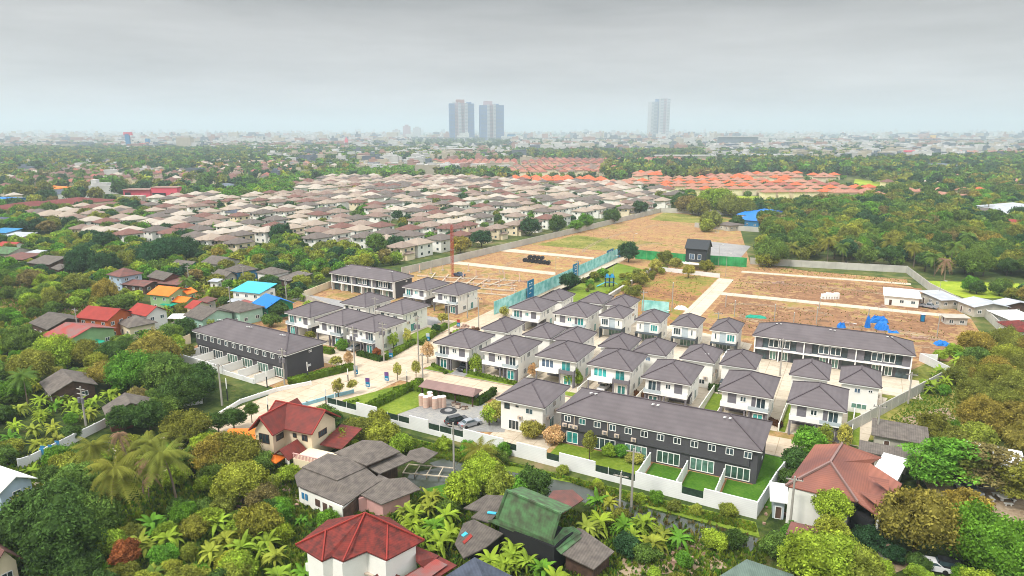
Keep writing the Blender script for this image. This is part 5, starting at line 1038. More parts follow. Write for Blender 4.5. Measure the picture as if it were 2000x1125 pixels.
R = lambda u, o, z: (5.4 - 0.7 + o, u, z); window(rC, R, -0.3, 4.3, 2.2, 1.1, 4, 'glass_dark', 'wood'); window(rC, R, 1.9, 3.0, 0.8, 0.6, 1, 'ac_beige', 'ac_beige')
Fm = lambda u, o, z: (u, -3.9 + 0.7 - o, z); window(rC, Fm, 1.2, 4.4, 0.8, 0.8, 1, 'glass_dark', 'wood'); window(rC, Fm, 3.3, 4.3, 1.2, 1.1, 2, 'glass_dark', 'wood')
Ff = lambda u, o, z: (u - 2.9, -2.0 - 4.7 + 0.7 - o, z); window(rC, Ff, 0, 4.3, 2.2, 1.7, 3, 'glass_dark', 'wood'); Rf = lambda u, o, z: (-2.9 + 2.6 - 0.7 + o, u, z); window(rC, Rf, -4.4, 4.3, 1.8, 1.1, 3, 'glass_dark', 'wood')
mb = roof_mesh('gy', 3.6, 4.4, 2.7, 1.5); mb.v = [(p[0] + 2.2, p[1] - 6.0, p[2]) for p in mb.v]; obj('porch_roof', mb, 'roof_maroon', rC)
mb = roof_mesh('hip', 3.6, 2.6, 2.4, 0.7); mb.v = [(p[0] + 0.6, p[1] - 8.0, p[2]) for p in mb.v]; obj('awning', mb, 'roof_orange', rC)
mb = MB()
for u, v in ((0.6, -8), (3.8, -8), (3.8, -5), (0.6, -5)): mb.box(u - 0.12, v - 0.12, 0, u + 0.12, v + 0.12, 2.6)
obj('porch_column', mb, 'white_wall', rC)
mb = MB(); mb.box(4.0, -7.2, 0, 11.5, -3.0, 2.6); obj('terrace', mb, 'cream_wall', rC)
mb = MB()
for i in range(26): mb.box(4.1 + i * 0.29, -7.15, 2.6, 4.22 + i * 0.29, -7.05, 3.4)
for i in range(14): mb.box(11.36, -7.1 + i * 0.3, 2.6, 11.46, -7.0 + i * 0.3, 3.4)
mb.box(4.0, -7.2, 3.4, 11.5, -7.0, 3.52); mb.box(11.3, -6.998, 3.4, 11.5, -3.0, 3.52); obj('balustrade', mb, 'pink_paint', rC)
mb = roof_mesh('sx', 4.5, 6.0, 3.0, 1.2); mb.v = [(p[0] + 7.6, p[1] + 1.0, p[2]) for p in mb.v]; obj('side_roof', mb, 'roof_maroon', rC)
awning('orange sheet carport left of the cream red-roofed house', (478, 846), 7, 4, 3.0, 'roof_orange', 0.5, 'carport'); exclude(rC.location.x, rC.location.y - 2, 7, 8)
# grey roof cluster house: overlapping gabled roofs
rG = thing('old_house', 'large weathered grey-roofed wooden house with many overlapping roofs', 'house', (*P(690, 960), 0)); exclude(*P(690, 950), 15, 10, math.radians(-3)); exclude(*P(790, 900), 8, 5)
poly_roof(rG, [[(652, 884, 4.6), (716, 909, 4.6), (782, 882, 4.6), (745, 861, 5.9), (709, 859, 5.9)],
               [(590, 912, 4.1), (658, 938, 4.1), (716, 912, 4.1), (695, 896, 4.6), (640, 885, 5.3)]], 'roof_grey', name='roof')
poly_roof(rG, [[(575, 928, 3.4), (580, 948, 3.2), (671, 987, 2.7), (700, 967, 2.9), (745, 938, 3.5), (716, 914, 4.0), (657, 940, 3.9), (592, 913, 3.9)]], 'roof_grey', name='lower_roof')
poly_roof(rG, [[(718, 912, 3.8), (742, 925, 3.8), (805, 898, 3.8), (782, 884, 3.9)], [(740, 926, 3.5), (705, 966, 2.8), (745, 985, 2.6), (822, 955, 2.8), (792, 932, 3.6), (760, 935, 3.6)]], 'roof_grey', name='side_roof')
poly_roof(rG, [[(792, 894, 3.0), (826, 905, 2.9), (856, 884, 2.9), (826, 873, 3.1), (800, 880, 3.2)]], 'roof_grey', name='rear_roof')
def px_box(r, pts, z0, z1, m, name='wall'):
    ox, oy = r.location.x, r.location.y; mb = MB(); q = [(x - ox, y - oy, z1) for x, y in pts]; mb.slab(q, z1 - z0)
    me = mb.mesh(name, m); bm = bmesh.new(); bm.from_mesh(me); bmesh.ops.recalc_face_normals(bm, faces=bm.faces); bm.to_mesh(me); bm.free(); return link(name, me, r)
px_box(rG, [P(583, 952, 2.6), P(668, 990, 2.6), P(695, 968, 2.6), P(660, 935, 3), P(600, 925, 3)], 0, 2.55, 'white_wall'); px_box(rG, [P(700, 972, 2.6), P(716, 968, 2.6), P(747, 982, 2.5), P(800, 955, 2.8), P(765, 935, 3), P(705, 955, 2.7)], 0, 2.4, 'pink_paint')
px_box(rG, [P(660, 888, 4.4), P(716, 906, 4.4), P(775, 882, 4.4), P(745, 868, 5), P(700, 868, 5)], 0, 4.3, 'wood', 'upper_wall'); px_box(rG, [P(600, 915, 3.8), P(657, 936, 3.8), P(700, 916, 3.8), P(650, 895, 4.2)], 0, 3.8, 'wood', 'upper_wall')
px_box(rG, [P(670, 992, 2.4), P(682, 985, 2.4), P(700, 970, 2.4), P(690, 960, 2.6)], 0, 2.2, 'wood', 'wall')
ga, gb = P(583, 952, 2.6), P(668, 990, 2.6); L = math.hypot(gb[0] - ga[0], gb[1] - ga[1]); dx, dy = (gb[0] - ga[0]) / L, (gb[1] - ga[1]) / L
for i, (u, wd, h, z) in enumerate([(1.0, 0.5, 1.0, 1.6), (1.8, 0.5, 1.0, 1.6), (4.3, 1.0, 1.1, 1.5), (5.9, 0.9, 2.0, 1.0), (7.2, 0.6, 2.0, 1.0)]):
    b = MB(); b.box(-wd / 2, -0.05, z - h / 2, wd / 2, 0.0, z + h / 2); o = obj('window' if h < 1.5 else 'door', b, 'blue_paint' if i < 2 else 'wood', rG, (ga[0] + dx * u - rG.location.x + dy * 0.06, ga[1] + dy * u - rG.location.y - dx * 0.06, 0), math.atan2(dy, dx))
# red tiled hip house at the bottom
rR = thing('red_roofed_house', 'white two-storey house with large red tiled hip roof at the bottom edge', 'house', (*P(700, 1085, 6), 0), math.radians(8)); exclude(*P(700, 1060, 6), 10, 10)
poly_roof(rR, [[(577, 1064, 5.6), (629, 1096, 5.6), (648, 1086, 5.8), (670, 1096, 5.7), (716, 1076, 6.0), (713, 1002, 8.9)], [(716, 1076, 6.0), (755, 1094, 5.6), (829, 1055, 5.6), (757, 1024, 7.5), (713, 1002, 8.9)], [(577, 1064, 5.6), (713, 1002, 8.9), (829, 1055, 5.6), (760, 1010, 5.6), (640, 1015, 5.6)]], 'roof_redtile')
for pts in ([(713, 1002, 8.95), (670, 1096, 5.75)], [(713, 1002, 8.95), (829, 1055, 5.65)], [(713, 1002, 8.95), (577, 1064, 5.65)], [(757, 1024, 7.5), (755, 1094, 5.65)], [(636, 1035, 7.2), (629, 1096, 5.65)]):
    b = MB(); A, B = [(*P(px, py, z), z + 0.05) for px, py, z in pts]; b.bar((A[0] - rR.location.x, A[1] - rR.location.y, A[2]), (B[0] - rR.location.x, B[1] - rR.location.y, B[2]), 0.17)
    o = obj('ridge_cap', b, 'roof_red', rR)
for o in rR.children: o.matrix_parent_inverse = Matrix.Identity(4)
rR.rotation_euler = (0, 0, 0)
px_box(rR, [P(600, 1080, 5.4), P(630, 1097, 5.4), P(648, 1090, 5.4), P(668, 1100, 5.4), P(716, 1079, 5.4), P(753, 1097, 5.4), P(812, 1065, 5.4), P(770, 1035, 5.4), P(640, 1040, 5.4)], 0, 5.35, 'white_wall')
def wquad(r, A, B, z0, z1, m, name='window', n=3, fr='wood'):
    """a framed window on the vertical wall over the photo segment A-B (given at height z1)"""
    a, b = P(*A, z1), P(*B, z1); L = math.hypot(b[0] - a[0], b[1] - a[1]); dx, dy = (b[0] - a[0]) / L, (b[1] - a[1]) / L
    mb = MB(); t = 0.1; g = MB(); mb.box(0, -0.12, z0, L, -0.02, z0 + t); mb.box(0, -0.12, z1 - t, L, -0.02, z1)
    for i in range(n + 1): x_ = (L - t) * i / n; mb.box(x_, -0.115, z0 + t, x_ + t, -0.025, z1 - t)
    g.box(0.04, -0.07, z0 + 0.04, L - 0.04, -0.03, z1 - 0.04); loc = (a[0] - r.location.x, a[1] - r.location.y, 0); rz_ = math.atan2(dy, dx)
    o = obj(name, mb, fr, r, loc, rz_); obj('pane', g, m, o)
wquad(rR, (772, 1090), (804, 1073), 3.4, 4.9, 'glass_dark', n=6); wquad(rR, (655, 1094), (669, 1101), 2.9, 5.0, 'glass_dark', n=2); wquad(rR, (728, 1086), (747, 1094), 3.4, 4.8, 'glass_dark', n=4)
wquad(rR, (604, 1084), (628, 1098), 3.0, 5.0, 'glass_dark', n=2, fr='trim_white')
px_box(rR, [P(596, 1098, 3.2), P(630, 1118, 3.2), P(652, 1108, 3.2), P(628, 1092, 3.2)], 2.0, 3.1, 'white_wall', 'balcony'); px_box(rR, [P(690, 1112, 2.8), P(728, 1125, 2.8), P(760, 1108, 2.8), P(716, 1092, 2.8)], 2.6, 2.8, 'ac_beige', 'balcony')
poly_roof(rR, [[(640, 1128, 2.8), (665, 1140, 2.6), (690, 1128, 2.6), (665, 1112, 3.6)], [(720, 1135, 2.6), (760, 1145, 2.6), (790, 1128, 2.6), (748, 1110, 3.6)]], 'roof_redtile', name='porch_roof')
poly_roof(rR, [[(812, 1066, 4.4), (858, 1085, 3.2), (830, 1110, 3.0), (812, 1095, 4.2)], [(780, 1130, 3.0), (858, 1086, 3.0), (893, 1104, 2.6), (820, 1150, 2.6)]], 'roof_maroon', name='side_roof')
poly_roof(rR, [[(770, 1140, 3.15), (850, 1090, 3.15), (874, 1103, 2.95), (800, 1155, 2.95)]], 'roof_worn', 0.05, name='carport_roof')
# green Thai roof house
rT = thing('green_roofed_house', 'dark wooden Thai house with steep mossy green gabled roof', 'house', (*P(1050, 1050, 4), 0)); exclude(*P(1060, 1050, 3), 12, 9, -0.2); exclude(*P(960, 1040, 2), 8, 8); exclude(*P(1140, 1080, 2), 8, 5)
poly_roof(rT, [[(990, 958, 8.8), (1094, 1003, 8.4), (1078, 1056, 4.6), (970, 1012, 4.8)], [(990, 958, 8.8), (1094, 1003, 8.4), (1118, 990, 5.2), (1020, 950, 5.6)]], 'roof_green')
poly_roof(rT, [[(953, 1016, 4.0), (971, 1013, 4.7), (1079, 1057, 4.5), (1088, 1073, 3.4)], [(1079, 1057, 4.5), (1088, 1073, 3.4), (1136, 1040, 3.4), (1120, 1028, 4.2), (1100, 1030, 4.4)]], 'roof_green', name='lower_roof')
poly_roof(rT, [[(1095, 1080, 3.0), (1160, 1112, 2.4), (1200, 1077, 2.4), (1140, 1035, 3.2), (1128, 1030, 3.3)]], 'roof_grey', name='side_roof'); poly_roof(rT, [[(1088, 1074, 3.3), (1096, 1082, 3.1), (1136, 1050, 3.2), (1128, 1042, 3.35)]], 'roof_green', 0.08, name='side_strip')
poly_roof(rT, [[(888, 1062, 3.0), (905, 1090, 2.4), (950, 1068, 2.6), (983, 1042, 3.0), (925, 1014, 3.6), (905, 1022, 3.5)], [(920, 1010, 3.6), (955, 1020, 3.6), (985, 990, 4.2), (988, 968, 4.8), (950, 966, 4.2), (905, 992, 3.6), (935, 998, 3.7)]], 'roof_grey', name='left_roof')
poly_roof(rT, [[(1060, 985, 3.6), (1100, 1002, 3.2), (1140, 975, 3.0), (1118, 956, 3.4), (1080, 958, 3.6)]], 'roof_rust', name='rear_roof')
poly_roof(rT, [[(903, 1058, 2.95), (907, 1062, 2.92), (923, 1047, 3.15), (919, 1042, 3.2)]], 'roof_red', 0.1, name='red_patch'); poly_roof(rT, [[(900, 1045, 3.15), (905, 1048, 3.12), (914, 1042, 3.22), (909, 1038, 3.25)], [(951, 1002, 4.05), (968, 1004, 4.05), (970, 1000, 4.1), (953, 998, 4.1)]], 'roof_cyan', 0.1, name='blue_patch')
px_box(rT, [P(975, 1022, 4.0), P(1082, 1068, 4.0), P(1120, 1038, 4.0), P(1020, 990, 4.4)], 0, 3.9, 'shade_black'); px_box(rT, [P(905, 1060, 2.6), P(945, 1064, 2.6), P(975, 1045, 2.8), P(930, 1020, 3)], 0, 2.3, 'shade_black'); px_box(rT, [P(1105, 1085, 2.2), P(1158, 1106, 2.2), P(1190, 1078, 2.2), P(1140, 1045, 2.6)], 0, 2.1, 'wood')  # near-black bodies carry the shade under the roofs in their colour
b = MB()
for (A, B) in (((990, 958, 8.85), (1094, 1003, 8.45)), ((1094, 1003, 8.45), (1078, 1056, 4.7)), ((990, 958, 8.85), (970, 1012, 4.85))):
    a_, b_2 = (*P(A[0], A[1], A[2]), A[2]), (*P(B[0], B[1], B[2]), B[2]); b.bar((a_[0] - rT.location.x, a_[1] - rT.location.y, a_[2] + 0.05), (b_2[0] - rT.location.x, b_2[1] - rT.location.y, b_2[2] + 0.05), 0.28)
obj('ridge_cap', b, 'roof_green', rT)
# salmon tiled house on the right
rS = thing('salmon_roofed_house', 'big white house with salmon brown tiled hip roof and two triangular dormers', 'house', (*P(1640, 960, 6), 0)); exclude(*P(1640, 930, 6), 11, 9); exclude(*P(1690, 950, 5), 6, 8)
poly_roof(rS, [[(1534, 948, 5.8), (1600, 964, 5.8), (1675, 980, 5.6), (1622, 902, 9.0)], [(1622, 902, 9.0), (1645, 866, 9.0), (1592, 868, 7.2), (1534, 948, 5.8)],
               [(1622, 902, 9.0), (1675, 980, 5.6), (1720, 1012, 4.6), (1762, 945, 4.9), (1700, 905, 6.0), (1722, 893, 6.0), (1645, 866, 9.0)]], 'roof_salmon')
for (A, B) in (((1622, 902, 9.05), (1645, 866, 9.05)), ((1622, 902, 9.05), (1675, 980, 5.7)), ((1622, 902, 9.05), (1534, 948, 5.9))):
    b = MB(); a_, b_2 = (*P(*A), A[2]), (*P(*B), B[2]); b.bar((a_[0] - rS.location.x, a_[1] - rS.location.y, a_[2]), (b_2[0] - rS.location.x, b_2[1] - rS.location.y, b_2[2]), 0.28); obj('ridge_cap', b, 'roof_pink', rS)
for (px, py, z) in ((1725, 944, 6.2), (1708, 975, 5.9)):
    x, y = P(px, py, z); b = MB(); b.poly([(0.5, -0.9, -0.4), (0.5, 0.9, -0.4), (0.5, 0, 0.55)]); d_ = obj('dormer', b, 'trim_white', rS, (x - rS.location.x, y - rS.location.y, z))
    b = MB(); b.poly([(0.7, -1.1, -0.5), (0.7, 0, 0.7), (-2.0, 0, 0.7)]); b.poly([(0.7, 1.1, -0.5), (-2.0, 0, 0.7), (0.7, 0, 0.7)]); obj('dormer_roof', b, 'roof_salmon', d_)
px_box(rS, [P(1541, 952, 5.6), P(1655, 978, 5.5), P(1700, 930, 5.8), P(1650, 885, 7), P(1600, 882, 7)], 0, 5.5, 'white_wall')
wquad(rS, (1582, 966), (1588, 967.5), 4.0, 4.9, 'ac_beige', name='air_conditioner', n=1, fr='ac_beige'); wquad(rS, (1556, 956), (1566, 958.5), 3.2, 4.6, 'glass_dark', n=2, fr='trim_white')
px_box(rS, [P(1712, 1012, 4.3), P(1716, 1015, 4.3), P(1720, 1012, 4.3), P(1716, 1009, 4.3)], 0, 4.3, 'white_wall', 'column'); px_box(rS, [P(1664, 985, 4.8), P(1705, 1010, 4.3), P(1735, 975, 4.6), P(1700, 950, 5)], 0, 3.6, 'shade_black', 'porch_shade_block')  # solid near-black block paints the shade inside the porch
poly_roof(rS, [[(1535, 1042, 2.9), (1590, 1062, 2.7), (1600, 1030, 3.3), (1545, 1018, 3.4)]], 'roof_rust', name='porch_roof')
b = MB(); 
for px, py in ((1546, 1046), (1588, 1062)): x, y = P(px, py, 2.7); b.box(x - rS.location.x - 0.12, y - rS.location.y - 0.12, 0, x - rS.location.x + 0.12, y - rS.location.y + 0.12, 2.7)
obj('porch_column', b, 'trim_white', rS)
# roofs cut by the bottom edge
rB = thing('slate_roofed_house', 'slate blue patchy roof cut by the bottom edge beside the red carport', 'house', (*P(940, 1120, 3), 0)); poly_roof(rB, [[(865, 1128, 2.6), (927, 1088, 4.2), (965, 1180, 4.2), (880, 1190, 2.6)], [(927, 1088, 4.2), (1015, 1132, 2.6), (1010, 1200, 2.6), (965, 1180, 4.2)]], 'roof_slate'); px_box(rB, [P(880, 1140, 2.6), P(927, 1100, 2.6), P(1005, 1140, 2.6), P(960, 1190, 2.6)], 0, 2.5, 'wood'); exclude(*P(935, 1130, 3), 6, 6)
rB = thing('grey_roofed_house', 'ribbed grey-green metal roof cut by the bottom edge on the right', 'house', (*P(1470, 1120, 3), 0)); poly_roof(rB, [[(1405, 1125, 2.8), (1458, 1092, 4.0), (1475, 1160, 4.0), (1420, 1180, 2.8)], [(1458, 1092, 4.0), (1550, 1122, 2.8), (1560, 1180, 2.8), (1475, 1160, 4.0)]], 'roof_moss'); px_box(rB, [P(1415, 1135, 2.8), P(1460, 1105, 2.8), P(1545, 1132, 2.8), P(1500, 1180, 2.8)], 0, 2.6, 'wood'); exclude(*P(1475, 1130, 3), 7, 7)
# wooden jetty frame by the pond, stone table, tank
x, y = P(838, 925); r = thing('wooden_jetty', 'pale wooden jetty frame at the edge of the pond', 'jetty', (x, y, 0), 0.3); mb = MB()
for i in range(5): mb.bar((-4 + i * 2, -1.5, 0.5), (-4 + i * 2, 1.5, 0.5), 0.15)
mb.bar((-4, -1.5, 0.55), (4, -1.5, 0.55), 0.16); mb.bar((-4, 1.5, 0.55), (4, 1.5, 0.55), 0.16); obj('frame', mb, 'path_pale', r); mb = MB()
for i in range(5): mb.bar((-4 + i * 2, -1.5, 0), (-4 + i * 2, -1.5, 0.5), 0.14)
obj('pile', mb, 'bark_pale', r)
x, y = P(1957, 978); r = thing('stone_table', 'round white stone table with curved benches in the dirt yard', 'table', (x, y, 0.05)); mb = MB(); mb.cyl(0, 0, 0, 0.7, 0.25, n=10); mb.cyl(0, 0, 0.7, 0.8, 0.8, n=16); obj('table', mb, 'trim_white', r)
for k in range(4):
    a = k * PI / 2 + 0.4; mb = MB(); mb.box(-0.6, -0.2, 0.32, 0.6, 0.2, 0.42); mb.box(-0.45, -0.12, 0, -0.3, 0.12, 0.32); mb.box(0.3, -0.12, 0, 0.45, 0.12, 0.32); obj('bench', mb, 'trim_white', r, (1.5 * math.cos(a), 1.5 * math.sin(a), 0), a + PI / 2)
x, y = P(66, 1108); r = thing('water_tank', 'tall grey cylindrical water tank beside the rose-roofed corner house', 'tank', (x, y, 0)); mb = MB(); mb.cyl(0, 0, 0, 3.0, 0.8, n=16); obj('tank_body', mb, 'water_tank', r); mb = MB(); mb.cyl(0, 0, 3.0, 3.3, 0.8, 0.25, n=16); obj('lid', mb, 'water_tank', r); mb = MB()
for z in (0.6, 1.4, 2.2): mb.cyl(0, 0, z, z + 0.07, 0.83, n=16)
obj('band', mb, 'concrete', r)
for i, (px, py) in enumerate([(1722, 1085), (1726, 1072), (1718, 1062), (1732, 1092)]):
    x, y = P(px, py); r = thing('garden_stone', 'stacked white garden ornament beside the porch column of the salmon-roofed house', 'ornament', (x, y, 0), i, 'white stacked garden ornaments', True); mb = MB(); mb.box(-0.4, -0.4, 0, 0.4, 0.4, 0.3); mb.cyl(0, 0, 0.3, 1.1, 0.2, 0.3, n=8); obj('pedestal', mb, 'trim_white', r); mb = MB(); mb.cyl(0, 0, 1.1, 1.5 + 0.2 * i, 0.5, 0.3, n=10); obj('bowl', mb, 'rubble', r)
# lane fence with blue panels
wall_run('lane_fence', 'white and blue panelled fence along the lane at the left', [P(38, 915), P(60, 908), P(125, 875), P(225, 825), P(325, 800), P(395, 788)], 1.7, 'fence_white', posts=2.2)
for i, (px, py) in enumerate([(88, 895), (105, 888), (118, 880), (300, 808), (312, 804), (322, 802), (90, 890)]):
    x, y = P(px, py); r = thing('fence_board', 'upright blue board leaning on the lane fence at the left', 'board', (x - 0.0, y - 0.35, 0), 0.4, 'blue boards on the lane fence', True); mb = MB(); mb.box(-0.4, -0.04, 0.1, 0.4, 0.04, 2.0); obj('board', mb, 'blue_paint', r); mb = MB(); mb.box(-0.3, 0.041, 0, -0.2, 0.2, 1.2); mb.box(0.2, 0.041, 0, 0.3, 0.2, 1.2); obj('stake', mb, 'wood', r)
# ------------------------------------------------------------------ cream-roofed village, orange rows, distant city
def inpoly(px, py, poly):
    c = False; n = len(poly)
    for i in range(n):
        x0, y0 = poly[i]; x1, y1 = poly[(i + 1) % n]
        if (y0 > py) != (y1 > py) and px < (x1 - x0) * (py - y0) / (y1 - y0) + x0: c = not c
    return c
def visible(x, y, pad=40):
    px, py, zc = proj(x, y, 0); return zc > 1 and -pad < px < 2000 + pad and py < 1125 + 90
SRC = {}
def village_proto(key, w, d, ze, rise, wall, detail):
    wb = MB(); wb.box(-w / 2 + 0.9, -d / 2 + 0.9, 0, w / 2 - 0.9, d / 2 - 0.9, ze - 0.05); wb.box(w / 2 - 0.92, -d / 2 + 2.2, 0, w / 2 + 0.6, d / 2 - 3.0, ze * 0.5); wme = wb.mesh('wall', wall)
    roofs = {}
    for n_, _c in VR + [('or_bright', 0), ('or_peach', 0), ('or_red', 0)]:
        mb = MB(); hip(mb, 0, 0, w, d, ze, rise, 0.18)
        if detail: hip(mb, w / 2 - 1.2, -0.6, 5.0, d * 0.55, ze * 0.52, 1.0, 0.15); hip(mb, -w * 0.12, -d / 2 + 1.0, w * 0.5, 3.4, ze - 0.25, rise * 0.5, 0.15)
        roofs[n_] = mb.mesh('roof', n_)
    wins = []
    if detail:
        for side, LL in (('F', w - 1.8), ('R', d - 1.8), ('B', w - 1.8), ('L', d - 1.8)):
            f = face_frame(side, w - 1.8, d - 1.8)
            for i in range(2):
                for z in ((ze - 1.5, 1.5) if ze > 4.5 else (1.6,)):
                    b = MB(); u = -LL / 2 + LL * (i + 0.5) / 2; fbox(b, f, u - 0.6, u + 0.6, -0.02, 0.05, z - 0.55, z + 0.55); wins.append(b.mesh('window', 'glass_dark'))
    SRC[key] = (wme, roofs, wins)
village_proto('v0', 10.6, 11.6, 5.9, 2.2, 'white_wall', True); village_proto('v1', 9.8, 9.8, 5.8, 2.0, 'cream_wall', True); village_proto('v2', 12.6, 9.8, 5.8, 2.0, 'white_wall', True)
village_proto('o0', 11, 11, 5.8, 2.7, 'cream_wall', False)
def build_house(key, roof, x, y, rz, label, cat, group, detail, name):
    wme, roofs, wins = SRC[key]; r = thing(name, label, cat, (x, y, 0), rz, group, True)
    link('wall', wme, r); link('roof', roofs[roof], r)
    if detail:
        for i, w_ in enumerate(wins):
            if detail > 1 or i % 2 == 0: link('window', w_, r)
    return r
def merge_houses(name, items, label):
    by = {}
    for key, roof, x, y, rz in items:
        wme, roofs, _ = SRC[key]
        for me in (wme, roofs[roof]): by.setdefault(me.materials[0].name, []).append((me, x, y, rz))
    V, Fc, mats, mi = [], [], [], []
    for k, (mn, L_) in enumerate(by.items()):
        mats.append(bpy.data.materials[mn])
        for me, x, y, rz in L_:
            c, s = math.cos(rz), math.sin(rz); n = len(V); V += [(v.co.x * c - v.co.y * s + x, v.co.x * s + v.co.y * c + y, v.co.z) for v in me.vertices]
            for p in me.polygons: Fc.append(tuple(n + i for i in p.vertices)); mi.append(k)
    me = bpy.data.meshes.new(name); me.from_pydata(V, [], Fc)
    for m_ in mats: me.materials.append(m_)
    me.polygons.foreach_set('material_index', mi); me.update(); o = link(name, me); o['kind'] = 'stuff'; o['label'] = label; return o
rnd = random.Random(5)
vdir = Vector((BW1[0] - BW0[0], BW1[1] - BW0[1])).normalized(); vper = Vector((-vdir.y, vdir.x)); vrot = math.atan2(vdir.y, vdir.x) - PI / 2
VPOLY = [(1296, 409), (1335, 388), (1290, 372), (1190, 366), (1100, 362), (1000, 358), (880, 352), (800, 352), (650, 351), (580, 362), (570, 386), (430, 393), (400, 384), (320, 398), (270, 404), (262, 422), (150, 420), (50, 432), (60, 448), (150, 440), (160, 470), (230, 480), (300, 478), (370, 498), (470, 498), (530, 478), (600, 474), (700, 490), (760, 503), (830, 508), (905, 486), (1000, 468), (1100, 446), (1200, 427)]
VTREE = []; vil = []
for i in range(0, 52):
    for j in range(-24, 50):
        off = 10 + i * 14.0 + (i // 2) * 6.0; al = -25 + j * 15.2 + rnd.uniform(-1, 1)
        p = Vector(BW0) + vper * off + vdir * al; px, py, zc = proj(p.x, p.y, 0)
        if not inpoly(px, py, VPOLY): continue
        q = rnd.random()
        if q < 0.17 or (inpoly(px, py, [(620, 410), (800, 395), (810, 440), (720, 450)]) and q < 0.5): VTREE.append((p.x, p.y)); continue
        key = rnd.choice(['v0', 'v0', 'v1', 'v2']); col = rnd.choices([v[0] for v in VR], [5, 4, 4.5, 3.0, 3.5, 1.8])[0]
        vil.append((zc, key, col, p.x, p.y, vrot + rnd.choice([0, 0, PI]) + rnd.uniform(-.02, .02), px, py))
        exclude(p.x, p.y, 6, 6, vrot)
        if rnd.random() < 0.55: VTREE.append((p.x + vper.x * 7.5 + rnd.uniform(-3, 3), p.y + vper.y * 7.5 + rnd.uniform(-3, 3)))
# strays at the left and around
for px, py in [(66, 432), (100, 438), (165, 418), (205, 424), (240, 424), (165, 466), (190, 470), (235, 465), (262, 470), (410, 480), (445, 490), (310, 450), (345, 455), (30, 395), (480, 470)]:
    x, y = P(px, py); vil.append((proj(x, y)[2], 'v1', rnd.choice(['vr_cream', 'vr_rose', 'vr_pale']), x, y, vrot, px, py)); exclude(x, y, 6, 6)
for px, py in [(786, 505), (725, 492), (676, 487), (850, 494), (622, 486), (900, 480), (820, 490)]:
    x, y = P(px, py)
    if not blocked(x, y, 3): vil.append((proj(x, y)[2], rnd.choice(['v0', 'v1']), rnd.choice(['vr_taupe', 'vr_tan', 'vr_cream', 'vr_brick']), x, y, vrot, px, py)); exclude(x, y, 6, 6)
vil.sort(); names = {'vr_cream': 'cream', 'vr_tan': 'tan', 'vr_taupe': 'grey-brown', 'vr_brick': 'brick-red', 'vr_pale': 'pale sand', 'vr_rose': 'dusty rose'}
for k, (zc, key, col, x, y, rz, px, py) in enumerate(vil[:295]):
    build_house(key, col, x, y, rz, f'{names[col]} roofed white village house', 'house', 'houses of the village behind the long wall', 2 if k < 90 else (1 if k < 160 else 0), 'village_house')
if len(vil) > 295: merge_houses('village_far_rows', [(t[1], t[2], t[3], t[4], t[5]) for t in vil[295:]], 'farther rows of the cream-roofed village')
# orange-roofed rows
orr = []
def fill(poly, cols, ang, su, sv, n_skip=0.04, key='o0'):
    q = [P(*p) for p in poly]; xs = [p[0] for p in q]; ys = [p[1] for p in q]; cx_, cy_ = sum(xs) / len(xs), sum(ys) / len(ys); R_ = max(math.hypot(x - cx_, y - cy_) for x, y in q); c, s = math.cos(ang), math.sin(ang)
    n = int(R_ / su) + 1; m = int(R_ / sv) + 1
    for i in range(-n, n + 1):
        for j in range(-m, m + 1):
            x, y = cx_ + i * su * c - j * sv * s, cy_ + i * su * s + j * sv * c; px, py, zc = proj(x, y)
            if inpoly(px, py, poly) and rnd.random() > n_skip: orr.append((zc, key, rnd.choices(*zip(*cols))[0], x + rnd.uniform(-.6, .6), y + rnd.uniform(-.6, .6), ang, px, py)); exclude(x, y, 6, 6)
fill([(990, 354), (1190, 357), (1188, 366), (1000, 362)], [('or_bright', 1)], YAW, 11.2, 22)
fill([(1000, 330), (1210, 328), (1205, 345), (990, 346)], [('or_red', 3), ('or_peach', 2), ('vr_rose', 2)], YAW + 0.05, 12, 26)
fill([(1175, 366), (1235, 362), (1238, 376), (1180, 376)], [('or_peach', 1), ('vr_cream', 1)], YAW + 0.1, 12, 20)
fill([(1238, 372), (1245, 360), (1400, 352), (1560, 362), (1740, 382), (1730, 396), (1560, 392), (1400, 385), (1300, 380)], [('or_peach', 5), ('or_bright', 2), ('or_red', 0.6)], YAW + 0.12, 12.5, 34, 0.1)
fill([(1400, 352), (1420, 345), (1620, 348), (1640, 356), (1560, 360)], [('or_peach', 3), ('or_bright', 1)], YAW + 0.12, 12.5, 34, 0.1)
fill([(1240, 345), (1360, 342), (1358, 352), (1240, 354)], [('or_bright', 1), ('or_peach', 1)], YAW + 0.1, 11.6, 22)
fill([(1232, 318), (1290, 312), (1410, 322), (1412, 332), (1236, 330)], [('or_red', 1), ('or_peach', 1)], YAW + 0.1, 12, 26)
fill([(850, 318), (1010, 318), (1000, 330), (860, 330)], [('or_red', 3), ('or_peach', 2)], YAW, 12, 26)
fill([(1030, 315), (1220, 316), (1220, 326), (1020, 326)], [('or_red', 3), ('vr_brick', 2), ('or_peach', 1)], YAW, 12, 30)
fill([(515, 292), (690, 288), (690, 294), (515, 298)], [('or_peach', 1)], YAW, 14, 30)
fill([(20, 268), (340, 270), (340, 273), (20, 272)], [('or_peach', 2), ('vr_pale', 1)], YAW, 22, 60)
fill([(1870, 300), (2010, 300), (2010, 306), (1870, 306)], [('or_peach', 1), ('or_red', 1)], YAW, 16, 30)
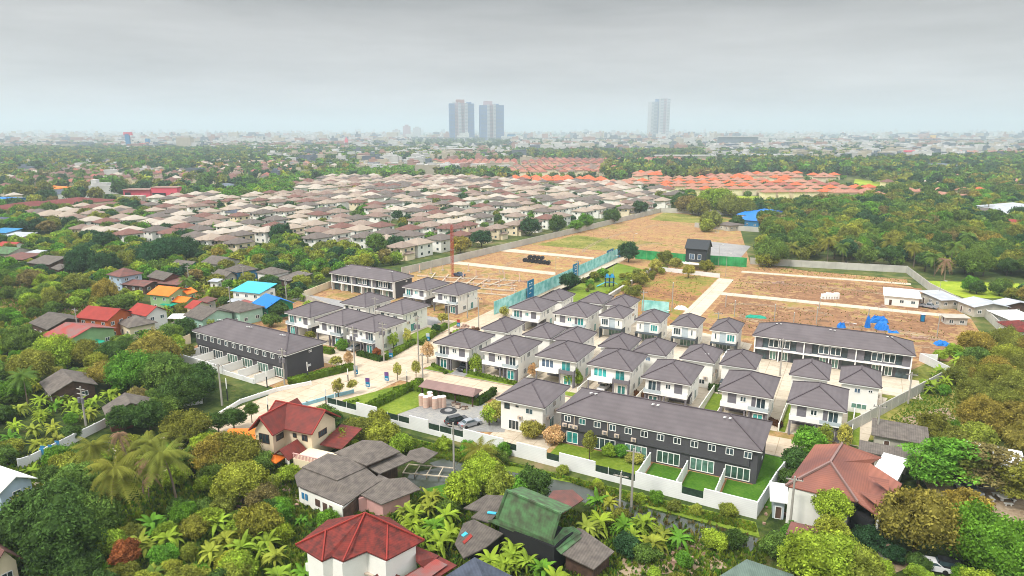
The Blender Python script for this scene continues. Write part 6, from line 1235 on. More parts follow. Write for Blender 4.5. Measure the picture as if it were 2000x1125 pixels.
# mixed red-brown older rooftops at the left middle distance
fill([(0, 340), (120, 330), (420, 335), (560, 345), (520, 360), (330, 366), (0, 368)], [('vr_brick', 5), ('vr_rose', 3), ('vr_taupe', 2), ('or_red', 2), ('vr_pale', 1)], YAW + 0.3, 18, 27, 0.2)
fill([(0, 375), (20, 370), (40, 380), (0, 392)], [('vr_brick', 1)], YAW, 16, 20, 0.3)
fill([(320, 325), (560, 320), (700, 335), (560, 342), (330, 336)], [('vr_brick', 4), ('vr_rose', 2), ('or_peach', 2), ('vr_pale', 2)], YAW - 0.2, 19, 30, 0.25)
fill([(-20, 300), (560, 296), (560, 330), (-20, 336)], [('vr_brick', 3), ('vr_pale', 4), ('vr_cream', 2), ('vr_taupe', 2), ('or_peach', 1)], YAW + 0.2, 25, 38, 0.25)
fill([(1660, 330), (2020, 325), (2020, 372), (1700, 372)], [('vr_brick', 2), ('vr_pale', 2), ('vr_taupe', 3), ('or_peach', 1)], YAW + 0.1, 45, 75, 0.45)
fill([(1560, 385), (1800, 380), (1800, 392), (1700, 396)], [('or_peach', 3), ('or_bright', 1)], YAW + 0.12, 12.5, 34, 0.15)
fill([(1740, 383), (1912, 379), (1914, 388), (1745, 393)], [('or_peach', 2), ('or_bright', 1)], YAW + 0.12, 12.5, 30, 0.2)
orr.sort(); on = {'or_bright': 'bright orange', 'or_peach': 'peach', 'or_red': 'brick orange', 'vr_rose': 'dusty rose', 'vr_brick': 'brown-red', 'vr_pale': 'pale sand', 'vr_cream': 'cream', 'vr_taupe': 'grey-brown'}
for t in orr[:290]: build_house(t[1], t[2], t[3], t[4], t[5], f'{on[t[2]]} roofed far house', 'house', 'far orange and red roofed houses', 0, 'distant_house')
if len(orr) > 290: merge_houses('orange_roofs_far', [(t[1], t[2], t[3], t[4], t[5]) for t in orr[290:]], 'farthest orange and red rooftops')
# large red-roofed halls at the left
for t in [('wide red-roofed hall at the left edge beyond the trees', (14, 404), (48, 409), (96, 397), 4.5, 2.4, 'hip', 'roof_redtile', 'cream_wall'), ('long red-roofed hall left of the pink shop', (112, 393), (150, 401), (200, 391), 4.5, 2.4, 'hip', 'roof_redtile', 'cream_wall'),
          ('blue-roofed house at the left edge beside the red hall', (-8, 390), (8, 394), (18, 388), 6, 1.5, 'gx', 'roof_blue', 'blue_paint'), ('orange-roofed house behind the long grey workshop roof', (84, 367), (102, 371), (118, 366), 4, 2, 'hip', 'roof_orange', 'cream_wall'),
          ('long grey workshop roof left of the white terraced building', (86, 375), (110, 380), (186, 376), 4.5, 2, 'gx', 'roof_slate', 'white_wall'), ('house with solar-blue roof inside the village', (447, 414), (462, 417), (478, 413), 5, 1.5, 'hip', 'roof_slate', 'white_wall'),
          ('grey pyramid-roofed house right of the pink shop', (425, 364), (440, 368), (465, 364), 6, 3, 'hip', 'city_grey', 'orange_paint'), ('small white house behind the bright green grove', (632, 352), (648, 356), (664, 352), 6, 2, 'hip', 'vr_cream', 'pink_paint'),
          ('dull red-roofed house right of the long red-roofed hall', (208, 400), (225, 404), (235, 399), 4.5, 2, 'hip', 'vr_brick', 'cream_wall'), ('red-roofed house at the left edge below the blue roof', (-10, 412), (5, 417), (20, 410), 4.5, 2, 'hip', 'roof_redtile', 'cream_wall')]: H3('old_house', *t)
for px, py, wd in [(55, 416, 22), (155, 408, 22), (1862, 394, 34), (130, 384, 30), (0, 398, 10), (450, 372, 14), (1965, 428, 20)]: exclude(*P(px, py), wd, 9, YAW)
# ---- landmark buildings
def block(name, label, px, py, w, d, h, m, rz=None, tiers=(), extra=None, auto=False, group=None, cat='building'):
    x, y = P(px, py); r = thing(name, label, cat, (x, y, 0), YAW if rz is None else rz, group, auto); exclude(x, y, w / 2, d / 2, r.rotation_euler.z)
    if proj(x, y)[2] < 1500: tv = Vector((x, y)).normalized(); exclude(x - tv.x * 14, y - tv.y * 14, w / 2 + 4, 13, r.rotation_euler.z)
    mb = MB(); mb.box(-w / 2, -d / 2, 0, w / 2, d / 2, h); obj('wall', mb, m, r)
    for (u, v, tw, td, z0, z1, tm, nm) in tiers: mb = MB(); mb.box(u - tw / 2, v - td / 2, z0, u + tw / 2, v + td / 2, z1); obj(nm, mb, tm, r)
    return r
def pxm(px, py, n): x, y = P(px, py); return n * proj(x, y, 0)[2] / F
def tower(label, px0, px1, pbase, ptop, mats, crown):
    pc = (px0 + px1) / 2; x, y = P(pc, pbase); zc = proj(x, y, 0)[2]; s = zc / F; w = (px1 - px0) * s; h = (pbase - ptop) * s
    r = thing('apartment_tower', label, 'tower', (x, y, 0), YAW + 0.12); n = len(mats); D = w * 0.6
    for i, (m, fw, dy, hh) in enumerate(mats):
        u0 = -w / 2 + w * sum(t[1] for t in mats[:i]); mb = MB(); mb.box(u0, -D / 2 + dy * s, 0, u0 + w * fw, D / 2, h * hh); wing = obj('tower_wing', mb, m, r)
        wb = MB(); k = 26
        for j in range(k): z = h * hh * (j + 0.35) / k; wb.box(u0 + w * fw * 0.08, -D / 2 + dy * s - 0.7, z, u0 + w * fw * 0.92, -D / 2 + dy * s, z + h / k * 0.28)
        obj('window_band', wb, 'tower_glass' if m != 'tower_glass' else 'tower_grey', wing)
    for (u, fw, hh, m) in crown: mb = MB(); mb.box(w * (u - fw / 2), -D / 4, h * 0.985, w * (u + fw / 2), D / 4, h * (1 + hh)); obj('rooftop_block', mb, m, r)
tower('left one of the twin blue-grey apartment towers with red rooftop block', 878, 926, 274, 205, [('tower_blue', .22, 0, 1), ('tower_mauve', .14, 3, 1.01), ('tower_grey', .12, -2, 1.02), ('tower_mauve', .14, 3, 1.02), ('tower_grey', .12, -2, 1.01), ('tower_blue', .26, 0, 1)], [(-0.05, .34, .11, 'or_red'), (.3, .2, .04, 'tower_blue'), (-0.2, .3, .05, 'tower_grey')])
tower('right one of the twin blue-grey apartment towers', 937, 983, 274, 208, [('tower_blue', .3, 0, 1), ('tower_grey', .1, -2, 1.02), ('tower_mauve', .16, 3, 1.02), ('tower_grey', .1, -2, 1.02), ('tower_blue', .34, 0, 1)], [(-0.15, .36, .12, 'tower_mauve'), (.2, .2, .04, 'tower_blue')])
tower('slim pale double apartment tower standing alone on the skyline', 1266, 1302, 270, 196, [('tower_grey', .14, 0, .93), ('tower_glass', .24, 3, .93), ('tower_blue', .08, 6, 1), ('tower_grey', .18, -3, 1), ('tower_mauve', .18, 0, .99), ('tower_grey', .18, -3, 1)], [(.3, .3, .03, 'tower_grey')])
def lm(label, x0, x1, ybase, ytop, m, tiers=(), d=0.5, cat='building', name='distant_building', rz=None):
    px = (x0 + x1) / 2; s = pxm(px, ybase, 1); w = (x1 - x0) * s; h = (ybase - ytop) * s
    T = [(u * w, v * w, tw * w, td * w, z0 * h, z1 * h, tm, nm) for (u, v, tw, td, z0, z1, tm, nm) in tiers]
    return block(name, label, px, ybase, w, w * d, h, m, rz, T, cat=cat)
lm('white multi-storey hotel block rising left of the towers', 349, 377, 293, 269, 'city_cream', [(.2, 0, .35, .3, 1, 1.15, 'city_white', 'rooftop_block'), (.7, 0, .45, .4, 0, .6, 'city_white', 'annex')])
lm('white dome-shaped arched hall left of centre', 745, 780, 318, 305, 'city_white', [(0, 0, .7, .4, 1, 1.2, 'city_white', 'vault'), (0, -.27, .35, .03, 0, .6, 'shade_black', 'doorway')])
lm('pink and white school block below the twin towers', 877, 923, 305, 291, 'city_pink', [(0, -.26, .84, .03, .15, .3, 'city_white', 'window_band'), (0, -.26, .84, .03, .5, .65, 'city_white', 'window_band'), (0, 0, 1.04, .55, 1, 1.08, 'city_white', 'roof')])
lm('cream and white flats cluster right of the bright green grove', 812, 858, 340, 322, 'city_cream', [(.2, 0, .3, .3, 1, 1.2, 'city_white', 'stair_tower'), (-.3, 0, .3, .4, 1, 1.12, 'city_white', 'rooftop_block')])
lm('white flats with orange end wall right of centre', 860, 900, 335, 322, 'city_white', [(.6, 0, .3, .45, 0, 1.15, 'city_pink', 'annex'), (-.2, 0, .3, .3, 1, 1.15, 'city_white', 'stair_tower')])
lm('flat-roofed pink and red shop building at the left', 248, 300, 386, 370, 'hot_pink', [(0, 0, 1.02, .54, 1, 1.06, 'city_pink', 'roof'), (-.3, -.27, .2, .03, 0, .7, 'shade_black', 'doorway')], .4)
lm('bright pink shop building with open front at the left', 302, 352, 386, 366, 'hot_pink', [(0, 0, 1.04, .44, 1, 1.05, 'city_pink', 'roof'), (-.2, -.22, .5, .03, 0.1, .5, 'shade_black', 'doorway')], .4)
lm('stepped white terraced building with turret at the left', 181, 234, 378, 362, 'city_white', [(-.35, 0, .2, .2, 1, 1.7, 'city_white', 'turret'), (-.1, 0, .5, .3, 1, 1.3, 'city_white', 'upper_storey')], .4)
lm('grey open workshop in front of the pink shops', 240, 282, 394, 382, 'concrete', [(-.15, -.22, .3, .03, 0, .7, 'shade_black', 'doorway')], .4)
lm('orange-yellow tall block on the right skyline', 1817, 1826, 276, 264, 'yellow_paint', [(.5, 0, .4, .4, 0, .7, 'city_grey', 'annex')]); lm('white and orange block left of the elevated line on the right', 1550, 1585, 291, 280, 'city_cream', [(-.3, 0, .2, .4, 0, .9, 'yellow_paint', 'annex')])
lm('long grey elevated railway station on the skyline', 1402, 1478, 284, 268, 'city_grey', [(0, 0, 1.02, .2, 1, 1.08, 'city_white', 'roof')], .15); lm('long white roofed depot left of the station', 1255, 1405, 277, 271, 'city_white', [(0, 0, 1.01, .12, 1, 1.25, 'tower_glass', 'roof')], .1)
lm('cluster tower block left of the twin towers, pinkish', 788, 802, 270, 247, 'tower_mauve', [(0, 0, .5, .3, 1, 1.12, 'tower_mauve', 'rooftop_block')]); lm('grey tower block left of the twin towers', 808, 822, 270, 250, 'tower_grey', [(0, 0, .5, .3, 1, 1.1, 'tower_grey', 'rooftop_block')]); lm('low grey block left of the pinkish tower', 768, 782, 271, 254, 'tower_grey', [(0, 0, .4, .3, 1, 1.1, 'tower_grey', 'rooftop_block')])
lm('red billboard block in front of the left twin tower', 896, 907, 274, 263, 'or_bright', [(0, 0, .2, .1, -.6, 0, 'city_grey', 'post')], .2); lm('thin red spire building left of centre', 674, 680, 285, 272, 'hot_pink', [(0, 0, .5, .3, 1, 1.25, 'hot_pink', 'spire')]); lm('tall blue and red sign pylon on the left skyline', 248, 256, 292, 262, 'blue_paint', [(0.2, 0, 2, .5, .9, 1.1, 'hot_pink', 'sign_board')])
lm('red block beside the sign pylon on the left skyline', 275, 294, 289, 280, 'hot_pink', [(.3, 0, .3, .5, 1, 2.0, 'blue_paint', 'upper_block')]); lm('blue building just right of the twin towers', 990, 1008, 274, 263, 'blue_paint', [(0, 0, .8, .3, 1, 1.15, 'city_grey', 'rooftop_block')])
lm('red-roofed temple hall in the right middle distance', 1768, 1792, 305, 297, 'city_pink', [(0, 0, 1.1, .5, 1, 1.4, 'hot_pink', 'roof')]); lm('white cubic building in the right middle distance', 1702, 1718, 300, 291, 'city_white', [(0, 0, .5, .3, 1, 1.2, 'city_white', 'rooftop_block')])
lm('long low white factory roof at centre left distance', 550, 740, 326, 319, 'city_white', [(0, 0, 1.01, .1, 1, 1.2, 'city_grey', 'roof'), (.3, -.08, .2, .05, 0, 1.4, 'city_cream', 'annex')], .1); lm('long white-roofed row in the right middle distance', 1280, 1408, 314, 305, 'city_cream', [(0, 0, 1.01, .14, 1, 1.25, 'city_white', 'roof')], .12); lm('second long white-roofed row in the right middle distance', 1425, 1545, 313, 304, 'city_grey', [(0, 0, 1.01, .14, 1, 1.25, 'city_white', 'roof')], .12)
# elevated railway
mb, pb = MB(), MB(); A, B = P(730, 276), P(2150, 284); vx = Vector((B[0] - A[0], B[1] - A[1])); L_ = vx.length; vx.normalize(); rv = thing('elevated_railway', 'long thin elevated railway viaduct crossing the distant city', 'viaduct', (*A, 0), math.atan2(vx.y, vx.x)); mb.box(0, -6, 17, L_, 6, 20); obj('deck', mb, 'city_grey', rv)
for i in range(int(L_ / 45)): pb.box(i * 45 - 1.5, -2, 0, i * 45 + 1.5, 2, 17)
o = obj('pier', pb, 'city_grey', rv); o['kind'] = 'stuff'
# scattered city buildings
city = []; rc = random.Random(9)
def cityfill(n, x0, x1, y0, y1, hmax=14, cols=('city_white', 'city_cream', 'city_pink', 'city_grey', 'city_white')):
    for _ in range(n):
        px, py = rc.uniform(x0, x1), y0 + (y1 - y0) * rc.random() ** 1.2; x, y = P(px, py)
        if blocked(x, y, 6): continue
        s = pxm(px, py, 1); w = rc.uniform(6, 22) * min(s, 2.2) + 8; city.append((s / w, x, y, w, w * rc.uniform(.3, .7), rc.uniform(6, hmax) * (1.2 + (s > 2) * 0.6), rc.choice(cols), rc.choice([0, 0, 0.3, PI / 2]), px, py))
cityfill(1000, -60, 2060, 262, 276, 22); cityfill(650, -60, 800, 275, 294, 14); cityfill(600, 1000, 2060, 275, 298, 14); cityfill(280, 480, 1020, 288, 322, 12); cityfill(240, 1380, 1960, 292, 315, 12, ('city_white', 'city_white', 'city_grey', 'city_cream')); cityfill(190, -40, 600, 292, 350, 8); cityfill(60, 700, 1050, 318, 340, 9, ('city_pink', 'city_cream', 'city_white')); cityfill(600, -60, 2060, 257, 263, 34)
city.sort(); protos = {}
def city_mesh(m, kind):
    if (m, kind) in protos: return protos[(m, kind)]
    mb = MB(); mb.box(-.5, -.5, 0, .5, .5, 1); mb.box(-.52, -.52, 1, .52, .52, 1.05)
    if kind == 1: mb.box(-.3, -.2, 1.05, 0, .3, 1.35); mb.box(.5, -.3, 0, .75, .3, .6)
    elif kind == 2: mb.box(-.8, -.4, 0, -.5, .4, .7); mb.box(.1, -.3, 1.05, .4, .1, 1.2)
    else: mb.box(-.45, -.4, 1.05, .45, .4, 1.12)
    me = mb.mesh('building', m); protos[(m, kind)] = me; return me
cn = {'city_white': 'white', 'city_cream': 'cream', 'city_pink': 'pinkish', 'city_grey': 'grey'}
for k, (_, x, y, w, d, h, m, a, px, py) in enumerate(city[:250]):
    o = link('city_building', city_mesh(m, k % 3), None, (x, y, 0), YAW + a, (w, d, h)); tag(o, f'{cn[m]} {"low" if h < 9 else "tall"} block', 'building', 'buildings of the distant city', True)
V, Fc, mi = [], [], []; cm = ['city_white', 'city_cream', 'city_pink', 'city_grey']
for k, (_, x, y, w, d, h, m, a, px, py) in enumerate(city[250:]):
    me = city_mesh(m, k % 3); c, s = math.cos(YAW + a), math.sin(YAW + a); n = len(V); V += [(v.co.x * w * c - v.co.y * d * s + x, v.co.x * w * s + v.co.y * d * c + y, v.co.z * h) for v in me.vertices]
    for p in me.polygons: Fc.append(tuple(n + i for i in p.vertices)); mi.append(cm.index(m))
me = bpy.data.meshes.new('skyline'); me.from_pydata(V, [], Fc); [me.materials.append(M[m]) for m in cm]; me.polygons.foreach_set('material_index', mi); o = link('skyline', me); o['kind'] = 'stuff'; o['label'] = 'mass of tiny city buildings fading along the horizon'
# ------------------------------------------------------------------ vegetation
def ico(sub):
    bm = bmesh.new(); bmesh.ops.create_icosphere(bm, subdivisions=sub, radius=1); v = np.array([list(x.co) for x in bm.verts]); f = np.array([[q.index for q in p.verts] for p in bm.faces]); bm.free(); return v, f
ICO = {1: ico(1), 2: ico(2), 3: ico(3)}
def crown_arrays(seed, nblob, leaves, leaf, sub=2, flat=0.8, spread=0.66, core=0.82, top=False):
    """lumpy crown of unit radius: jittered cores wrapped in many leaf faces; centre at z=0"""
    rs = np.random.RandomState(seed); V, T = [], []; n = 0; blobs = []
    ph = rs.rand(6) * 6.28
    for i in range(nblob):
        if i == 0: c = np.array([0, 0, 0.0]); r = 0.66
        else:
            z = 1 - 1.45 * (i - 0.5) / (nblob - 1); a = i * 2.39996 + rs.rand() * 0.7; q = math.sqrt(max(0, 1 - z * z)); lump = 1 + 0.16 * math.sin(2 * a + ph[0]) + 0.13 * math.sin(3 * a + ph[1] + z * 3) + rs.uniform(-.1, .1)
            c = np.array([math.cos(a) * q, math.sin(a) * q, z * flat]) * spread * lump; r = rs.uniform(0.2, 0.36) * (1.25 if nblob < 12 else 1)
        blobs.append((c, r)); v, f = ICO[sub if i == 0 else 1]; j = 1 + (rs.rand(len(v), 1) - 0.5) * 0.35; vv = v * j * r * core * np.array([1, 1, flat if i == 0 else 0.9]) + c; V.append(vv); T.append(f + n); n += len(vv)
    w = np.array([r * r for _, r in blobs]); w /= w.sum(); idx = rs.choice(nblob, leaves, p=w); C = np.array([b[0] for b in blobs])[idx]; Rr = np.array([b[1] for b in blobs])[idx]
    d = rs.randn(leaves, 3); d[:, 2] = d[:, 2] * 0.9 + 0.15; d /= np.linalg.norm(d, axis=1, keepdims=True)
    p = C + d * (Rr * rs.uniform(0.72, 1.25, leaves))[:, None] * np.array([1, 1, 0.9]); nrm = d + rs.randn(leaves, 3) * 0.55; nrm /= np.linalg.norm(nrm, axis=1, keepdims=True)
    t = np.cross(nrm, rs.randn(leaves, 3)); t /= np.linalg.norm(t, axis=1, keepdims=True); b = np.cross(nrm, t); s = (leaf * rs.uniform(0.6, 1.4, leaves))[:, None]
    q = np.stack([p - t * s, p - b * s * 0.55 + nrm * s * 0.1, p + t * s, p + b * s * 0.55 + nrm * s * 0.1], 1).reshape(-1, 3); k = np.arange(leaves) * 4 + n
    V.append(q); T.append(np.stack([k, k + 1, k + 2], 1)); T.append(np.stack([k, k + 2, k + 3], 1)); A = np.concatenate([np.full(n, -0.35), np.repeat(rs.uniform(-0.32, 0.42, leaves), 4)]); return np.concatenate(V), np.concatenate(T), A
def np_mesh(name, V, T, m, tint=None, lv=None):
    me = bpy.data.meshes.new(name); me.vertices.add(len(V)); me.vertices.foreach_set('co', V.astype(np.float32).ravel()); me.loops.add(len(T) * 3); me.loops.foreach_set('vertex_index', T.astype(np.int32).ravel())
    me.polygons.add(len(T)); me.polygons.foreach_set('loop_start', np.arange(len(T), dtype=np.int32) * 3); me.polygons.foreach_set('loop_total', np.full(len(T), 3, np.int32))
    if tint is not None: at = me.attributes.new('tint', 'FLOAT_COLOR', 'POINT'); at.data.foreach_set('color', tint.astype(np.float32).ravel())
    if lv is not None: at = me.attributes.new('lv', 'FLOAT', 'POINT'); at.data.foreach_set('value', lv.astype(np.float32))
    me.materials.append(M[m]); me.update(calc_edges=True); return me
def mb_arrays(mb):
    V = np.array(mb.v); T = []
    for f in mb.f:
        for i in range(1, len(f) - 1): T.append((f[0], f[i], f[i + 1]))
    return V, np.array(T), np.zeros(len(V))
def trunk_mb(h, r, limbs=4, seed=0, spread=0.4):
    rs = random.Random(seed); mb = MB(); mb.cyl(0, 0, 0, h * 0.6, r, r * 0.7, 7, r * 0.6, 0.0)
    for i in range(limbs): a = 2 * PI * i / limbs + rs.random(); mb.cyl(r * 0.6, 0, h * 0.56, h * rs.uniform(0.9, 1.05), r * 0.5, r * 0.15, 5, math.cos(a) * h * spread, math.sin(a) * h * spread)
    return mb
NEAR = [crown_arrays(s, nb, 5200, 0.06, 2, fl) for s, nb, fl in ((1, 22, .8), (2, 26, .85), (3, 24, .7), (4, 18, .95), (5, 30, .75))]
BIG = [crown_arrays(s, nb, 11000, 0.042, 2, fl) for s, nb, fl in ((31, 40, .85), (32, 46, .8), (33, 36, .95))]
MIDC = [crown_arrays(s, nb, 900, 0.12, 1, fl) for s, nb, fl in ((11, 12, .8), (12, 10, .9), (13, 14, .7))]
FARC = [crown_arrays(s, nb, 60, 0.34, 1, fl, core=0.95) for s, nb, fl in ((21, 3, .8), (22, 4, .75))]
SPARSE = [crown_arrays(s, 14, 1500, 0.09, 1, 1.1, core=0.25) for s in (41, 42, 43)]
sp_me = [np_mesh('crown', V, T, 'foliage', None, A) for V, T, A in SPARSE]
big_me = [np_mesh('crown', V, T, 'foliage', None, A) for V, T, A in BIG]; near_me = [np_mesh('crown', V, T, 'foliage', None, A) for V, T, A in NEAR]; mid_me = [np_mesh('crown', V, T, 'foliage', None, A) for V, T, A in MIDC]
trunk_me = [trunk_mb(1.0, 0.07, 5, s, 0.3).mesh('trunk', 'bark') for s in range(3)]
# palm fronds
def frond(mb, az, tilt, L, droop, wid, n=9, nleaf=True):
    ca, sa = math.cos(az), math.sin(az); pts = []
    for i in range(n + 1): t = i / n; r = L * t * (1 - 0.12 * t); z = L * (math.sin(tilt) * t - droop * t * t); pts.append((r * math.cos(tilt * 0.6), z))
    for i in range(n):
        (r0, z0), (r1, z1) = pts[i], pts[i + 1]; t = (i + 0.5) / n; w = wid * (math.sin(PI * min(1, t * 1.05 + 0.08)) ** 0.6) + 0.02
        a = (r0 * ca, r0 * sa, z0); b = (r1 * ca, r1 * sa, z1)
        for sgn in (-1, 1):
            if nleaf:   # leaflets hanging from the midrib
                for q in (0.15, 0.6):
                    bx, by, bz = a[0] + (b[0] - a[0]) * q, a[1] + (b[1] - a[1]) * q, a[2] + (b[2] - a[2]) * q; e = (b[0] - a[0]) * 0.45, (b[1] - a[1]) * 0.45
                    tx, ty = bx - sa * sgn * w + e[0] * 1.2, by + ca * sgn * w + e[1] * 1.2; mb.poly([(bx, by, bz), (bx + e[0], by + e[1], bz + (b[2] - a[2]) * 0.4), (tx, ty, bz - w * 0.75)])
            else: mb.poly([a, b, (b[0] - sa * sgn * w, b[1] + ca * sgn * w, b[2] - w * 0.35), (a[0] - sa * sgn * w, a[1] + ca * sgn * w, a[2] - w * 0.35)][::sgn])
def palm_crown(seed, nf=32, dead=False):
    rs = random.Random(seed); mb = MB()
    for i in range(nf): el = rs.uniform(-0.45, 1.2); frond(mb, i * 2.4 + rs.random() * 0.4, el, rs.uniform(0.85, 1.05), rs.uniform(0.5, 0.85) if not dead else rs.uniform(0.9, 1.3), 0.17, 11)
    return mb
def banana_crown(seed, nf=16):
    rs = random.Random(seed); mb = MB()
    for st in range(3):
        ox, oy = (0, 0) if st == 0 else (rs.uniform(-.55, .55), rs.uniform(-.55, .55)); sc_ = 1 if st == 0 else rs.uniform(.55, .85); m2 = MB()
        for i in range(nf): frond(m2, i * 2.4 + rs.random(), rs.uniform(0.3, 1.4), rs.uniform(0.8, 1.2), rs.uniform(0.45, 1.0), 0.10, 8, False)
        mb.add(m2, lambda p: (p[0] * sc_ + ox, p[1] * sc_ + oy, p[2] * sc_ - (1 - sc_) * 0.8))
    return mb
def palm_trunk(h=1.0):
    mb = MB(); x = 0
    for i in range(5): mb.cyl(0.02 * i * i * 0.3, 0, i / 5, (i + 1) / 5, 0.022 - 0.002 * i, 0.02 - 0.002 * i, 7, 0.02 * (i + 1) ** 2 * 0.3, 0)
    return mb
palm_me = [palm_crown(s).mesh('fronds', 'foliage') for s in (1, 2, 3)]; dead_me = palm_crown(9, 14, True).mesh('fronds', 'dead_frond'); ban_me = [banana_crown(s).mesh('leaves', 'foliage') for s in (1, 2, 3, 4)]
pt_me = palm_trunk().mesh('trunk', 'bark_pale'); bt = MB(); bt.cyl(0, 0, 0, 1, .05, .035, 8); bt_me = bt.mesh('stem', 'stem_green')
def feather_arrays(seed, layers=9, leaves=3800):
    rs = np.random.RandomState(seed); V = []; T = []; n = 0
    for k in range(layers):
        a = rs.rand() * 2 * PI; r0 = rs.uniform(0.1, 0.75); c = np.array([math.cos(a) * r0, math.sin(a) * r0, rs.uniform(-0.35, 0.4)]); rr = rs.uniform(0.35, 0.6); m = leaves // layers
        th = rs.rand(m) * 2 * PI; rad = np.sqrt(rs.rand(m)) * rr; p = np.stack([c[0] + np.cos(th) * rad * 1.2, c[1] + np.sin(th) * rad, c[2] - rad * 0.25 + rs.randn(m) * 0.03], 1); nrm = np.array([0, 0, 1]) + rs.randn(m, 3) * 0.35; nrm /= np.linalg.norm(nrm, axis=1, keepdims=True)
        t = np.cross(nrm, rs.randn(m, 3)); t /= np.linalg.norm(t, axis=1, keepdims=True); b = np.cross(nrm, t); s = (0.055 * rs.uniform(.6, 1.5, m))[:, None]; q = np.stack([p - t * s, p - b * s * .5, p + t * s, p + b * s * .5], 1).reshape(-1, 3); i = np.arange(m) * 4 + n; V.append(q); T += [np.stack([i, i + 1, i + 2], 1), np.stack([i, i + 2, i + 3], 1)]; n += 4 * m
    return np.concatenate(V), np.concatenate(T), np.repeat(rs.uniform(-.4, .6, n // 4), 4)
fea_me = [(lambda q: np_mesh('crown', q[0], q[1], 'foliage', None, q[2]))(feather_arrays(s)) for s in (1, 2)]
# ---- palettes (albedo)
def pal(*cs): return [hexc(*c[:3], 0.62) for c in cs]
K = {'dark': ((72, 98, 48), 'dark green'), 'deep': ((58, 88, 56), 'deep green'), 'mid': ((96, 120, 54), 'mid green'), 'olive': ((120, 124, 54), 'olive green'), 'yell': ((138, 146, 58), 'yellow-green'), 'lime': ((134, 156, 54), 'lime green'),
     'oran': ((142, 130, 60), 'orange-tinged'), 'brown': ((124, 114, 70), 'brownish'), 'fresh': ((96, 138, 48), 'fresh green'), 'gold': ((164, 160, 78), 'golden'), 'pink': ((196, 164, 120), 'pale pinkish'), 'rust': ((150, 92, 56), 'rusty red')}
def colour(k, rs, j=0.12): c = hexc(*K[k][0], 1.12); f = 1 + rs.uniform(-j, j); g = 1 + rs.uniform(-j, j) * 0.6; return (c[0] * f * g, c[1] * f, c[2] * f / g, 1)
rv_ = random.Random(21)
TREES = []   # (kind, x, y, r, h, colour key, manual)
def T_(kind, px, py, r, h, col, z=None):
    x, y = P(px, py, h if z is None else z); TREES.append([kind, x, y, r, h, col, 1])
